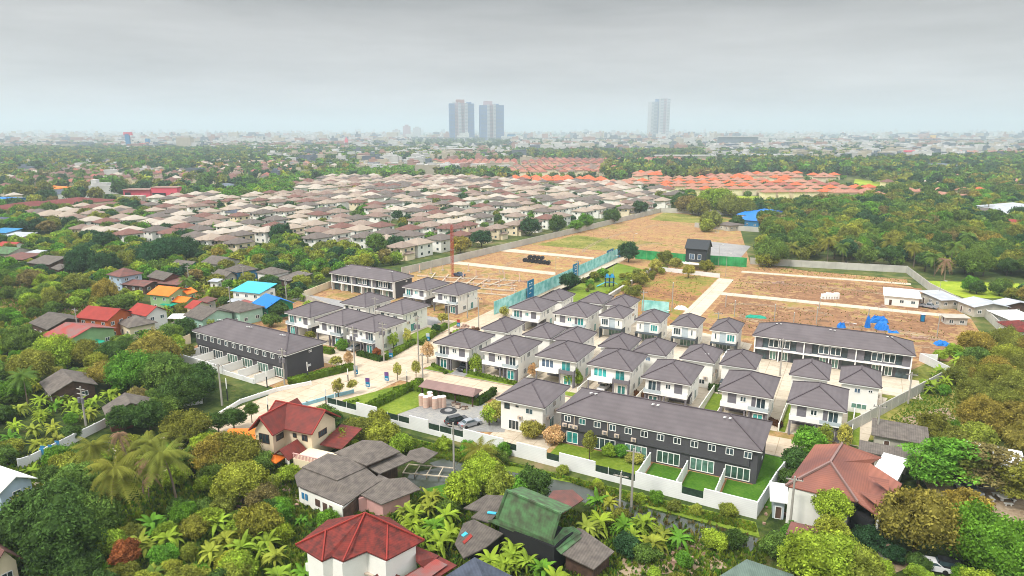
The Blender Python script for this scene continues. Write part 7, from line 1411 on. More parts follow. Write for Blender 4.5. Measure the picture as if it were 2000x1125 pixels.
# h = height of the crown centre; px,py = crown centre in the photograph
for t in [('tree', 1796, 1018, 5.2, 5.0, 'oran'), ('tree', 1925, 1058, 4.9, 4.5, 'fresh'), ('tree', 1992, 1090, 4.5, 4.5, 'fresh'), ('tree', 1888, 990, 3.2, 3.2, 'oran'), ('tree', 1626, 988, 2.6, 5.0, 'lime'), ('tree', 1622, 1035, 2.6, 3.0, 'yell'), ('tree', 1605, 1090, 4.6, 3.6, 'lime'), ('tree', 1675, 1110, 3.6, 3.0, 'yell'), ('bush', 1696, 1052, 2.4, 1.8, 'deep'), ('bush', 1745, 1080, 1.6, 1.2, 'deep'),
          ('tree', 1582, 862, 3.2, 2.6, 'fresh'), ('tree', 1555, 900, 2.6, 2.2, 'dark'), ('tree', 1545, 935, 2.0, 1.8, 'dark'), ('tree', 1650, 852, 2.2, 2.2, 'gold'), ('tree', 1612, 850, 1.8, 2.0, 'yell'),
          ('tree', 1905, 768, 3.8, 3.4, 'olive'), ('tree', 1918, 815, 4.2, 3.6, 'oran'), ('tree', 1945, 735, 4.0, 3.4, 'olive'), ('tree', 1958, 790, 4.0, 3.5, 'olive'), ('tree', 1985, 755, 4.0, 3.5, 'olive'), ('tree', 1995, 820, 4.4, 3.8, 'oran'), ('tree', 1970, 700, 3.5, 3.0, 'yell'), ('tree', 1890, 716, 2.8, 2.4, 'olive'), ('tree', 2010, 860, 4, 3.5, 'oran'), ('bush', 1860, 838, 1.8, 1.2, 'fresh'), ('bush', 1842, 762, 1.6, 1.0, 'fresh'),
          ('tree', 905, 955, 3.2, 2.8, 'lime'), ('tree', 945, 925, 3.6, 3.2, 'lime'), ('tree', 975, 950, 3.2, 2.6, 'yell'), ('tree', 1042, 945, 3.0, 2.6, 'dark'), ('tree', 1010, 960, 2.6, 2.0, 'fresh'), ('bush', 740, 825, 2.6, 2.0, 'yell'), ('tree', 700, 838, 3.2, 2.6, 'olive'), ('tree', 672, 858, 2.6, 2.2, 'lime'), ('tree', 745, 850, 3.2, 2.4, 'yell'), ('bush', 630, 812, 2.6, 1.4, 'mid'), ('bush', 655, 822, 2.0, 1.2, 'dark'), ('bush', 782, 868, 2.4, 1.6, 'lime'), ('bush', 640, 1014, 1.8, 1.3, 'fresh'), ('bush', 565, 925, 2.0, 1.5, 'lime'),
          ('bush', 530, 945, 1.6, 1.2, 'yell'), ('tree', 462, 888, 4.0, 3.4, 'olive'), ('tree', 430, 885, 4.0, 3.6, 'oran'), ('tree', 472, 940, 3.6, 4.0, 'yell'), ('tree', 505, 905, 2.6, 2.2, 'mid'), ('tree', 365, 835, 4.2, 3.4, 'olive'), ('tree', 455, 815, 2.4, 3.0, 'dark'), ('tree', 425, 822, 2.2, 3.0, 'dark'), ('tree', 490, 800, 1.5, 2.8, 'mid'), ('tree', 240, 815, 3.0, 3.2, 'dark'), ('tree', 290, 812, 3.4, 3.2, 'dark'), ('tree', 320, 795, 3.0, 3.0, 'mid'),
          ('tree', 300, 690, 6.0, 4.5, 'oran'), ('tree', 262, 725, 5.4, 4.2, 'fresh'), ('tree', 322, 728, 5.0, 4.0, 'mid'), ('tree', 352, 765, 4.2, 3.5, 'dark'), ('tree', 385, 755, 3.8, 3.2, 'dark'), ('tree', 212, 728, 3.8, 3.4, 'oran'), ('tree', 108, 690, 4.6, 3.8, 'lime'), ('tree', 60, 715, 4.8, 4.2, 'olive'), ('tree', 40, 665, 4.6, 3.8, 'mid'), ('tree', 165, 690, 3.8, 3.0, 'olive'), ('tree', 225, 690, 3.6, 3.2, 'dark'), ('tree', 330, 655, 3.8, 3.0, 'mid'), ('tree', 360, 640, 3.2, 2.6, 'dark'), ('tree', 395, 735, 3.2, 2.8, 'dark'),
          ('tree', 95, 1010, 5.6, 4.6, 'dark'), ('tree', 150, 950, 4.0, 4.0, 'mid'), ('tree', 55, 1020, 4.0, 4.0, 'dark'), ('tree', 115, 1060, 4.8, 4.0, 'dark'), ('tree', 170, 1010, 3.8, 3.4, 'mid'), ('tree', 205, 572, 4.6, 3.6, 'oran'), ('tree', 240, 590, 3.6, 2.8, 'mid'), ('tree', 150, 555, 4.6, 3.6, 'olive'), ('tree', 105, 590, 3.8, 3.0, 'olive'), ('tree', 60, 545, 4.4, 3.6, 'brown'),
          ('tree', 160, 512, 6.5, 5.5, 'deep'), ('tree', 205, 518, 5.5, 4.5, 'deep'), ('tree', 300, 500, 6.5, 5.5, 'deep'), ('tree', 330, 490, 7.5, 6.0, 'deep'), ('tree', 360, 490, 6.5, 5.0, 'deep'), ('tree', 255, 510, 5.5, 4.0, 'olive'), ('tree', 205, 470, 5.0, 4.5, 'deep'), ('tree', 415, 640, 2, 1.6, 'yell'),
          ('tree', 545, 605, 3.2, 2.8, 'dark'), ('tree', 530, 625, 2.6, 2.0, 'mid'), ('tree', 548, 455, 5.5, 5, 'deep'), ('tree', 735, 475, 5.5, 5, 'mid'), ('tree', 773, 475, 4.5, 4.5, 'deep'), ('tree', 940, 465, 5.0, 4.5, 'deep'), ('tree', 900, 478, 4.8, 4.0, 'oran'), ('tree', 1250, 405, 6.0, 5.5, 'deep'), ('tree', 1035, 442, 5.8, 5.0, 'deep'), ('tree', 1142, 432, 5.0, 5.0, 'fresh'), ('tree', 1088, 438, 5.5, 4.5, 'dark'), ('tree', 1125, 440, 4.5, 4.0, 'fresh'), ('tree', 1195, 422, 5.5, 4.5, 'dark'),
          ('tree', 1400, 394, 13, 8.0, 'lime'), ('tree', 1425, 402, 9, 6.5, 'olive'), ('tree', 1365, 405, 8, 5.5, 'olive'), ('tree', 1345, 400, 9, 5.5, 'brown'), ('tree', 1450, 408, 9, 6, 'olive'), ('tree', 1330, 392, 7, 5, 'dark'), ('tree', 1390, 432, 7, 4, 'olive'), ('tree', 1440, 435, 5, 3, 'dark'), ('tree', 1380, 442, 5, 3, 'yell'),
          ('tree', 1228, 492, 4.6, 4.5, 'deep'), ('tree', 1112, 548, 3.6, 3.4, 'deep'), ('tree', 1178, 532, 2.2, 3.0, 'fresh'), ('tree', 1160, 538, 2.0, 2.8, 'olive'), ('tree', 1508, 492, 7, 6, 'mid'), ('tree', 1498, 505, 5, 3.5, 'yell'), ('tree', 1250, 545, 3.0, 2.8, 'olive'), ('tree', 1280, 518, 3.0, 3, 'gold'), ('tree', 1320, 515, 3.0, 3, 'gold'), ('tree', 1240, 570, 2.6, 2.4, 'olive'), ('tree', 1300, 505, 3.4, 3, 'olive'), ('tree', 1345, 528, 2.6, 3, 'gold'), ('tree', 1380, 520, 3.0, 3, 'olive'),
          ('tree', 930, 712, 2.0, 2.2, 'lime'), ('tree', 1118, 738, 2.0, 1.8, 'lime'), ('tree', 1128, 740, 1.6, 1.4, 'lime'), ('tree', 1040, 725, 1.8, 1.8, 'pink'), ('tree', 970, 800, 2.6, 2.6, 'gold'), ('tree', 955, 812, 2.0, 2.0, 'lime'), ('tree', 1010, 820, 1.8, 1.5, 'brown'), ('bush', 1082, 850, 2.2, 1.4, 'pink'), ('tree', 1040, 838, 2.4, 1.6, 'gold'), ('bush', 1190, 880, 1.4, 1.2, 'lime'), ('tree', 1152, 865, 1.8, 3.2, 'olive'), ('bush', 1213, 880, 1.5, 1.2, 'fresh'), ('bush', 1240, 895, 1.4, 0.9, 'gold'), ('bush', 1142, 782, 1.6, 1.1, 'olive'),
          ('tree', 768, 665, 1.8, 2.6, 'lime'), ('tree', 795, 655, 1.8, 2.8, 'gold'), ('bush', 735, 688, 1.4, 0.9, 'rust'), ('bush', 668, 675, 1.8, 1.2, 'fresh'), ('tree', 776, 722, 1.6, 2.6, 'gold'), ('tree', 812, 718, 1.6, 2.6, 'gold'), ('tree', 655, 705, 1.5, 2.4, 'gold'), ('tree', 680, 700, 1.6, 2.6, 'pink'), ('tree', 660, 755, 1.8, 2.4, 'gold'), ('tree', 688, 750, 1.2, 2.4, 'gold'), ('tree', 835, 685, 2.0, 3.2, 'pink'), ('tree', 852, 640, 1.4, 1.8, 'deep'), ('tree', 865, 620, 1.8, 2.0, 'gold'), ('tree', 985, 608, 1.8, 1.6, 'gold'), ('bush', 895, 655, 1.8, 0.8, 'lime'), ('bush', 1030, 596, 1.8, 0.8, 'yell'), ('tree', 605, 655, 1.6, 1.8, 'olive'), ('bush', 1500, 690, 1.5, 0.8, 'yell'), ('bush', 1295, 770, 1.3, 0.8, 'fresh'), ('bush', 555, 700, 1.2, 0.8, 'olive'),
          ('tree', 505, 1020, 3.0, 2.6, 'olive'), ('tree', 243, 1082, 1.9, 2.4, 'rust'), ('bush', 1225, 1066, 2.0, 1.2, 'deep'), ('bush', 1262, 1082, 1.8, 1.0, 'mid')]: T_(*t)
for px, py, r, h, c in [(1835, 878, 6.0, 5.5, 'fresh'), (1800, 900, 4.0, 4.5, 'fresh'), (1905, 885, 5.5, 5.5, 'brown'), (1990, 920, 4.5, 5, 'olive'), (1880, 905, 4.0, 4.5, 'olive')]: T_('feather', px, py, r, h, c)
for px, py, r, h, c in [(205, 918, 5.2, 8.5, 'olive'), (332, 878, 5.4, 9, 'olive'), (170, 870, 4.4, 7, 'olive'), (285, 860, 4.2, 7.5, 'olive'), (45, 735, 4.0, 6, 'mid'), (930, 880, 4.5, 3.5, 'olive'), (245, 660, 3.4, 5, 'mid'), (370, 545, 4, 6, 'mid'), (1745, 470, 5, 9, 'olive'), (1790, 480, 5, 9, 'olive'), (1770, 440, 5, 10, 'olive'), (1830, 500, 5, 8, 'mid'), (1860, 480, 5, 9, 'mid'), (1712, 450, 5, 9, 'mid'), (1550, 420, 5, 9, 'olive'), (1580, 440, 5, 9, 'mid'), (1872, 390, 5, 11, 'olive'), (1935, 390, 5, 11, 'olive'), (1690, 410, 5, 10, 'mid'), (1620, 470, 5, 9, 'olive'), (1650, 480, 5, 8, 'mid'), (1540, 480, 5, 8, 'olive'), (1895, 460, 5, 9, 'mid')]: T_('palm', px, py, r, h, c)
for px, py, r, h in [(243, 845, 2.6, 6.0), (272, 905, 2.2, 5.5), (285, 930, 2.0, 4.0), (1850, 508, 4.5, 8)]: T_('deadpalm', px, py, r, h, 'brown')
for px, py in [(40, 790), (75, 800), (110, 785), (140, 800), (60, 830), (100, 830), (150, 780), (30, 820), (175, 800), (125, 770), (190, 780), (85, 775), (20, 850), (70, 860), (840, 985), (815, 1000), (870, 1000), (850, 1020), (825, 1035), (795, 985), (880, 1030), (860, 1045), (800, 1015), (835, 965), (1165, 968), (1195, 975), (1175, 1010), (1215, 1015), (1150, 1020), (1265, 1015), (1290, 1035), (1240, 1040), (1330, 1045), (1275, 1050), (960, 1085), (990, 1095), (1030, 1085), (1060, 1105), (940, 1100), (1005, 1075), (1085, 1120), (1835, 722), (1820, 745), (1850, 735), (1880, 690), (1910, 690), (1940, 692), (1865, 700), (300, 1010), (330, 1040), (270, 1050), (440, 1040), (470, 1060), (500, 1045), (540, 1075), (410, 1070), (545, 1110), (520, 1050), (590, 1110), (240, 780), (210, 760), (500, 550), (575, 560), (590, 575), (600, 590), (615, 555), (450, 545), (385, 550), (480, 600), (1000, 1055), (1040, 965), (1020, 975), (1960, 640), (330, 600), (350, 560), (400, 560), (280, 560), (460, 570)]:
    T_('banana', px + rv_.uniform(-5, 5), py + rv_.uniform(-4, 4), rv_.uniform(1.9, 2.7) * (1.0 if py > 700 else 0.95), 2.2, rv_.choice(['lime', 'lime', 'fresh', 'yell']), 2.4)
for t in TREES: exclude(t[1], t[2], t[3] * 0.5, t[3] * 0.5)
CANAL = [(800, 925), (900, 905), (1010, 912), (1120, 944), (1260, 990), (1480, 1050), (1470, 1076), (1330, 1044), (1200, 998), (1090, 966), (1060, 985), (950, 950), (905, 935), (880, 985), (790, 945)]
# ---- scattered woodland
def scatter(poly, sp, kinds, rr, hh, cols, pad=0.5, seed=1, skip=0.0, near_lim=None):
    rs = random.Random(seed); q = [P(*p) for p in poly]; xs = [p[0] for p in q]; ys = [p[1] for p in q]; x = min(xs)
    while x < max(xs):
        y = min(ys)
        while y < max(ys):
            X, Y = x + rs.uniform(-.45, .45) * sp, y + rs.uniform(-.45, .45) * sp; y += sp
            if rs.random() < skip: continue
            px, py, zc = proj(X, Y)
            if zc < 5 or px < -120 or px > 2120 or py > 1230 or not inpoly(px, py, poly) or inpoly(px, py, CANAL): continue
            r = rs.uniform(*rr)
            if blocked(X, Y, pad + r * 0.45): continue
            TREES.append([rs.choices(*zip(*kinds))[0], X, Y, r, r * rs.uniform(*hh), rs.choices(*zip(*cols))[0], 0])
        x += sp
JC = [('mid', 5), ('olive', 3), ('fresh', 3), ('yell', 3.5), ('lime', 3), ('dark', 2), ('oran', .3), ('brown', .2)]
scatter([(-100, 980), (150, 900), (420, 860), (520, 930), (580, 1010), (570, 1080), (600, 1200), (-100, 1200)], 2.9, [('tree', 5), ('bush', 5), ('banana', 1.2)], (1.3, 2.6), (.6, 1.0), JC, 0.2, 1)
scatter([(-100, 640), (50, 640), (200, 655), (330, 670), (370, 700), (345, 720), (420, 780), (380, 790), (250, 830), (100, 890), (-100, 960)], 3.8, [('tree', 4), ('bush', 4), ('banana', 2.5)], (1.5, 2.9), (.7, 1.0), JC, 0.2, 2)
scatter([(-100, 545), (120, 530), (200, 545), (300, 560), (300, 590), (165, 615), (60, 625), (-100, 660)], 4.6, [('tree', 4), ('bush', 6), ('banana', .8)], (1.6, 3.6), (.5, .9), JC + [('brown', .6), ('lime', 2)], 0.2, 3, 0.45)
scatter([(-100, 470), (60, 470), (150, 470), (280, 480), (480, 500), (560, 470), (640, 480), (740, 500), (780, 515), (640, 545), (600, 600), (550, 580), (500, 560), (400, 560), (200, 560), (-100, 555)], 5.2, [('tree', 6), ('bush', 3), ('banana', 1)], (2.2, 3.8), (.7, 1.0), JC + [('deep', 3)], 0.2, 4)
scatter([(420, 540), (500, 545), (560, 580), (520, 620), (450, 640), (330, 660), (300, 640), (330, 600), (400, 590)], 5, [('tree', 4), ('bush', 4), ('banana', 1)], (1.5, 3), (.7, 1.0), JC, 0.4, 5)
scatter([(530, 925), (600, 1000), (760, 975), (830, 950), (900, 965), (900, 1060), (860, 1100), (830, 1050), (700, 1000), (580, 1060), (520, 1010)], 2.8, [('bush', 6), ('tree', 2), ('banana', 2)], (1.0, 2.0), (.6, .9), JC, 0.2, 6)
scatter([(660, 830), (860, 870), (1000, 890), (1100, 925), (1250, 970), (1400, 1000), (1470, 1025), (1470, 1035), (1250, 985), (1080, 935), (900, 895), (700, 860)], 2.4, [('bush', 1)], (0.8, 1.7), (.4, .7), [('lime', 3), ('yell', 3), ('olive', 2), ('oran', 1), ('fresh', 2)], 0.1, 7, 0.55)
scatter([(1140, 1000), (1220, 1000), (1330, 1050), (1480, 1065), (1500, 1100), (1560, 1150), (1200, 1200), (1000, 1150), (1200, 1090)], 3.0, [('bush', 6), ('tree', 2), ('banana', 1)], (1.0, 2.0), (.6, .9), JC, 0.2, 8, 0.3)
scatter([(880, 880), (1050, 920), (1100, 960), (1000, 970), (960, 960), (880, 970)], 2.6, [('bush', 6), ('tree', 3)], (1.2, 2.2), (.6, .9), [('lime', 2), ('yell', 3), ('mid', 2), ('dark', 1)], 0.2, 9)
scatter([(1500, 1040), (1560, 1060), (1700, 1100), (1760, 1090), (2100, 1060), (2100, 1200), (1500, 1200)], 3.4, [('bush', 4), ('tree', 3)], (1.4, 2.6), (.7, 1.0), [('fresh', 3), ('lime', 3), ('mid', 2), ('dark', 2)], 0.3, 10)
scatter([(1750, 840), (1900, 830), (2100, 840), (2100, 900), (1980, 890), (1850, 920), (1780, 900)], 4, [('tree', 5), ('bush', 4)], (1.6, 3.2), (.7, 1.0), [('olive', 3), ('brown', 1), ('fresh', 3), ('yell', 2)], 0.3, 11, 0.25)
scatter([(1850, 690), (1980, 670), (2120, 670), (2120, 860), (1900, 830), (1850, 760)], 5.0, [('tree', 6), ('bush', 2)], (2.6, 4.0), (.75, 1.0), [('olive', 5), ('oran', 3), ('mid', 1)], 0.3, 12, 0.3)
scatter([(1820, 700), (2120, 650), (2120, 690), (1850, 715)], 4.5, [('bush', 3), ('banana', 3)], (1.6, 2.6), (.7, 1.0), [('lime', 3), ('fresh', 3)], 0.2, 13)
# right woodland
RC = [('mid', 5), ('olive', 4), ('dark', 3), ('deep', 2), ('fresh', 3), ('brown', .5), ('yell', 1.2), ('oran', .4)]
scatter([(1470, 410), (1700, 400), (2120, 410), (2120, 548), (1900, 548), (1800, 530), (1480, 505), (1490, 470)], 6.6, [('tree', 9), ('palm', 1)], (3.2, 5.6), (.9, 1.4), RC, 0.2, 14)
scatter([(1880, 565), (2120, 560), (2120, 600), (1990, 592), (1900, 580)], 5, [('tree', 2), ('bush', 2), ('banana', .5)], (2.0, 3.6), (.7, 1.0), RC + [('lime', 2)], 0.2, 15, 0.15)
scatter([(1700, 385), (1760, 375), (2120, 375), (2120, 412), (1700, 402)], 8.0, [('tree', 8), ('palm', 1)], (3.8, 6.0), (.9, 1.3), RC, 0.2, 16)
scatter([(1640, 330), (2120, 320), (2120, 378), (1760, 372), (1650, 345)], 11, [('tree', 9), ('palm', 1)], (5.0, 8.0), (.9, 1.2), RC + [('deep', 4)], 0.2, 17, 0.38)  # extra 'deep' on far trees puts bluish haze into their colour
scatter([(1180, 320), (1640, 322), (2120, 305), (2120, 325), (1640, 345), (1420, 340), (1360, 355), (1180, 352)], 13, [('tree', 1)], (6, 9.5), (.8, 1.1), RC + [('deep', 5)], 0.2, 18, 0.1)
scatter([(-100, 290), (560, 285), (760, 292), (880, 310), (700, 318), (560, 318), (400, 340), (-100, 340)], 13, [('tree', 1)], (5.5, 8.5), (.8, 1.0), RC + [('deep', 6)], 0.2, 19, 0.12)
scatter([(-100, 340), (560, 318), (700, 322), (720, 350), (560, 365), (500, 390), (270, 404), (130, 420), (-100, 430)], 10.5, [('tree', 1)], (4.5, 7.5), (.8, 1.0), RC + [('deep', 3)], 0.3, 20, 0.68)
scatter([(380, 385), (500, 365), (640, 340), (822, 332), (826, 346), (700, 350), (590, 362), (560, 388), (430, 395)], 7.5, [('tree', 1)], (4.0, 6.0), (.8, 1.0), [('fresh', 6), ('lime', 1.5), ('mid', 2)], 0.3, 21)
scatter([(850, 342), (990, 340), (1000, 358), (870, 352)], 9, [('tree', 1)], (5, 7.5), (.8, 1.0), RC + [('deep', 6)], 0.3, 22)
scatter([(-100, 400), (270, 400), (270, 425), (140, 440), (60, 470), (-100, 475)], 7.5, [('tree', 1)], (3.4, 5.6), (.8, 1.0), RC + [('deep', 3)], 0.3, 23, 0.1)
scatter([(130, 430), (290, 420), (300, 450), (380, 455), (390, 500), (280, 480), (150, 480)], 6.5, [('tree', 1)], (3.0, 5.0), (.8, 1.0), RC + [('deep', 2)], 0.3, 24, 0.2)
scatter([(1250, 378), (1360, 385), (1350, 408), (1300, 405)], 8, [('tree', 1)], (3, 5), (.7, .9), RC, 0.3, 25, 0.2)
scatter([(1020, 296), (1700, 296), (1640, 320), (1410, 318), (1220, 312), (1050, 316)], 17, [('tree', 1)], (6, 9), (.7, .9), RC + [('deep', 6)], 0.3, 26, 0.5)
scatter([(700, 292), (900, 292), (1050, 300), (1000, 318), (860, 316), (740, 320)], 16, [('tree', 1)], (6, 9), (.7, .9), RC + [('deep', 6)], 0.3, 27, 0.5)
scatter([(-100, 274), (2100, 274), (2100, 300), (1700, 300), (1000, 296), (-100, 290)], 34, [('tree', 1)], (7, 12), (.6, .8), [('deep', 5), ('dark', 3), ('mid', 2)], 0.3, 28, 0.82)
scatter([(-100, 260), (2100, 260), (2100, 274), (-100, 274)], 90, [('tree', 1)], (9, 16), (.5, .6), [('deep', 5), ('dark', 3)], 0.3, 29, 0.75)
scatter([(1238, 362), (1400, 350), (1640, 346), (1740, 382), (1730, 396), (1560, 392), (1400, 385), (1300, 380)], 17, [('tree', 1)], (2.5, 4.5), (.8, 1.0), RC, 0.0, 40, 0.35)
scatter([(990, 330), (1210, 328), (1200, 366), (990, 362)], 18, [('tree', 1)], (3, 5), (.8, 1.0), RC, 0.0, 41, 0.35)
# undergrowth strip inside the estate edges and park
scatter([(1215, 545), (1302, 520), (1300, 530), (1232, 582), (1215, 580)], 3.2, [('bush', 1)], (1.0, 1.8), (.6, .9), [('olive', 3), ('gold', 2), ('yell', 2)], 0.2, 30)
scatter([(1130, 560), (1175, 530), (1185, 535), (1150, 575)], 3.5, [('bush', 1)], (0.8, 1.4), (.6, .9), [('olive', 2), ('fresh', 2), ('brown', 1)], 0.2, 31)
for x, y in VTREE: TREES.append([rv_.choice(['tree', 'tree', 'bush']), x, y, rv_.uniform(2.2, 4.0), rv_.uniform(2.6, 4.2), rv_.choices(['deep', 'dark', 'mid', 'fresh', 'oran', 'olive'], [4, 3, 3, 2, .4, 1])[0], 0])
# ---- build: the largest in view as objects, the rest in masses
def appsize(t):
    px, py, zc = proj(t[1], t[2], t[4]); inn = -20 < px < 2020 and py < 1150; return (t[3] / max(zc, 1)) * (1 if inn else 0.001) * (1.5 if t[6] else 1)
LIM = {'tree': 295, 'bush': 260, 'palm': 120, 'banana': 200, 'feather': 9, 'deadpalm': 9}
KN = {'tree': ('broadleaf_tree', 'tree'), 'bush': ('leafy_bush', 'bush'), 'palm': ('coconut_palm', 'palm tree'), 'banana': ('banana_plant', 'banana plant'), 'feather': ('feathery_tree', 'tree'), 'deadpalm': ('dead_palm', 'palm tree')}
mass = []; REC = {}
for kind in LIM:
    L_ = sorted([t for t in TREES if t[0] == kind], key=lambda t: -appsize(t))
    for k, t in enumerate(L_):
        _, x, y, r, h, ck, man = t; col = colour(ck, rv_)
        if k >= LIM[kind] or proj(x, y)[2] < 5 or appsize(t) < 1e-4: mass.append((t, col)); continue
        nm, cat = KN[kind]; ap = r / proj(x, y)[2]; big = 'large ' if r > 4.2 else ('small ' if r < 1.9 else '')
        base = {'tree': f'{big}{K[ck][1]} leafy tree', 'bush': f'{K[ck][1]} leafy bush', 'palm': f'{K[ck][1]} coconut palm', 'banana': f'{K[ck][1]} banana plant', 'feather': f'{K[ck][1]} feathery layered tree', 'deadpalm': 'dry brown dead palm'}[kind]
        o = thing(nm, base, cat, (x, y, 0), rv_.uniform(0, 6.28), {'tree': 'broadleaf trees', 'bush': 'leafy bushes', 'palm': 'coconut palms', 'banana': 'banana plants', 'feather': 'feathery trees', 'deadpalm': 'dead palms'}[kind], True)
        if kind in ('tree', 'bush', 'feather'):
            me = rv_.choice(fea_me) if kind == 'feather' else (rv_.choice(big_me) if r > 3.4 and ap > 0.02 else rv_.choice(near_me) if ap > 0.0095 else rv_.choice(mid_me))
            slim = kind == 'tree' and man and r < 2.3 and ck in ('gold', 'pink', 'lime', 'olive', 'yell') and proj(x, y)[2] < 260 and h > 1.5
            if slim: me = rv_.choice(sp_me)
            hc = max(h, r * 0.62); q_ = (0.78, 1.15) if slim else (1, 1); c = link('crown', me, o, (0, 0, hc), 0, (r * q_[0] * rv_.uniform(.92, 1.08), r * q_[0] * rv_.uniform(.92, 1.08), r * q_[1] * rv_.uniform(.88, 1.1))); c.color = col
            tr = link('trunk', rv_.choice(trunk_me), o, (0, 0, 0), 0, (r * 0.9, r * 0.9, hc + r * 0.2)); 
        elif kind == 'palm':
            c = link('fronds', rv_.choice(palm_me), o, (0.16 * h * 0.9, 0, h), 0, (r,) * 3); c.color = col; link('trunk', pt_me, o, (0, 0, 0), 0, (h, h, h))
        elif kind == 'deadpalm':
            link('fronds', dead_me, o, (0.16 * h * 0.9, 0, h), 0, (r, r, r)); link('trunk', pt_me, o, (0, 0, 0), 0, (h * 1.3, h * 1.3, h))
        else:
            c = link('leaves', rv_.choice(ban_me), o, (0, 0, h * 0.75), 0, (r, r, r * 1.15)); c.color = col; link('stem', bt_me, o, (0, 0, 0), 0, (2.2, 2.2, h * 0.8))
# masses as merged meshes
PALM_A = mb_arrays(palm_crown(5, 12)); BAN_A = mb_arrays(banana_crown(7, 7))
def merge(name, items, label):
    Vs, Ts, Cs, n = [], [], [], 0
    for t, col in items:
        kind, x, y, r, h, ck, man = t; zc = proj(x, y)[2]
        if kind == 'palm': V, T, A = PALM_A
        elif kind == 'banana': V, T, A = BAN_A
        elif zc > 650: V, T, A = rv_.choice(FARC)
        elif zc > 120: V, T, A = rv_.choice(MIDC)
        else: V, T, A = rv_.choice(NEAR)
        a = rv_.uniform(0, 6.28); c, s = math.cos(a), math.sin(a); hc = max(h, r * 0.6) if kind != 'banana' else h * .8; W = np.empty_like(V); W[:, 0] = (V[:, 0] * c - V[:, 1] * s) * r + x; W[:, 1] = (V[:, 0] * s + V[:, 1] * c) * r + y; W[:, 2] = V[:, 2] * r + hc
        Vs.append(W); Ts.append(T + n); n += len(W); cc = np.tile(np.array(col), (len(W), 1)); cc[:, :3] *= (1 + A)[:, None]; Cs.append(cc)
    if not Vs: return
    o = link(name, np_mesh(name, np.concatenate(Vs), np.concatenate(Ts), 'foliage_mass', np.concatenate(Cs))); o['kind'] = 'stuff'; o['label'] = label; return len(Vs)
groups = {}
for it in mass:
    t = it[0]; px, py, zc = proj(t[1], t[2]); g_ = 'near_thicket' if zc < 200 else ('right_woodland' if px > 1440 and zc < 1200 else ('middle_woodland' if zc < 1200 else 'distant_woodland'))
    groups.setdefault(g_, []).append(it)
GL = {'near_thicket': 'dense low undergrowth between the nearer trees', 'right_woodland': 'woodland stretching behind the right building plots', 'middle_woodland': 'tree cover among the middle distance roofs', 'distant_woodland': 'far tree belts fading into haze'}
for g_, its in groups.items(): print('mass', g_, merge(g_, its, GL[g_]))
# grass tufts on the canal bank, plots and slope
def tufts(name, polys, n, size, cols, label, seed):
    rs = np.random.RandomState(seed); Vs, Cs = [], []
    for poly in polys:
        q = [P(*p) for p in poly]; xs = [p[0] for p in q]; ys = [p[1] for p in q]; k = 0; tries = 0
        while k < n and tries < n * 12:
            tries += 1; x, y = rs.uniform(min(xs), max(xs)), rs.uniform(min(ys), max(ys)); px, py, zc = proj(x, y)
            if not inpoly(px, py, poly) or (name != 'reeds' and inpoly(px, py, CANAL)): continue
            k += 1; s = size * rs.uniform(.5, 1.5); a = rs.rand() * 6.28; c = hexc(*K[cols[rs.randint(len(cols))]][0], 0.8)
            for j in range(3): aa = a + j * 1.05; dx, dy = math.cos(aa) * s * .5, math.sin(aa) * s * .5; lx, ly = rs.randn(2) * s * .3; Vs += [(x - dx, y - dy, 0), (x + dx, y + dy, 0), (x + lx, y + ly, s)]; Cs += [(*c, 1)] * 3
    V = np.array(Vs); T = np.arange(len(V)).reshape(-1, 3); o = link(name, np_mesh(name, V, T, 'foliage_mass', np.array(Cs))); o['kind'] = 'stuff'; o['label'] = label
tufts('bank_grass', [[(640, 818), (1476, 1024), (1476, 1040), (1100, 945), (880, 900), (680, 860)]], 9000, 0.32, ['lime', 'yell', 'lime', 'fresh'], 'rough grass on the canal bank', 1)
tufts('slope_grass', [[(1700, 850), (1815, 752), (1900, 712), (1890, 800), (1850, 880), (1755, 868)]], 3500, 0.28, ['yell', 'lime', 'fresh'], 'rough grass on the right slope', 2)
tufts('plot_weeds', [[(1205, 590), (1300, 530), (1400, 530), (1330, 600)], [(1430, 545), (1760, 560), (1700, 580), (1430, 565)], [(1400, 590), (1800, 620), (1900, 680), (1450, 640)], [(1480, 517), (1780, 548), (1780, 556), (1480, 528)], [(1000, 470), (1300, 418), (1400, 425), (1350, 480), (1200, 490)]], 450, 0.3, ['yell', 'olive', 'brown', 'oran', 'gold'], 'weeds on the bare building plots', 3)
tufts('meadow_grass', [[(-60, 560), (200, 560), (190, 620), (60, 640), (-80, 680)], [(320, 560), (500, 545), (560, 590), (420, 650), (330, 650)]], 5000, 0.8, ['lime', 'yell', 'olive', 'fresh', 'pink'], 'tall grass of the left scrub field', 4)
tufts('jungle_undergrowth', [[(-50, 900), (420, 850), (600, 1000), (600, 1200), (-50, 1200)], [(500, 900), (1500, 1060), (1500, 1200), (500, 1200)]], 12000, 0.5, ['mid', 'lime', 'yell', 'fresh', 'lime'], 'ferns and weeds on the ground between the near trees', 5)
tufts('reeds', [[(1120, 930), (1260, 990), (1480, 1050), (1480, 1074), (1330, 1045), (1200, 1000)]], 200, 0.5, ['olive', 'mid', 'brown'], 'reeds standing in the canal', 6)
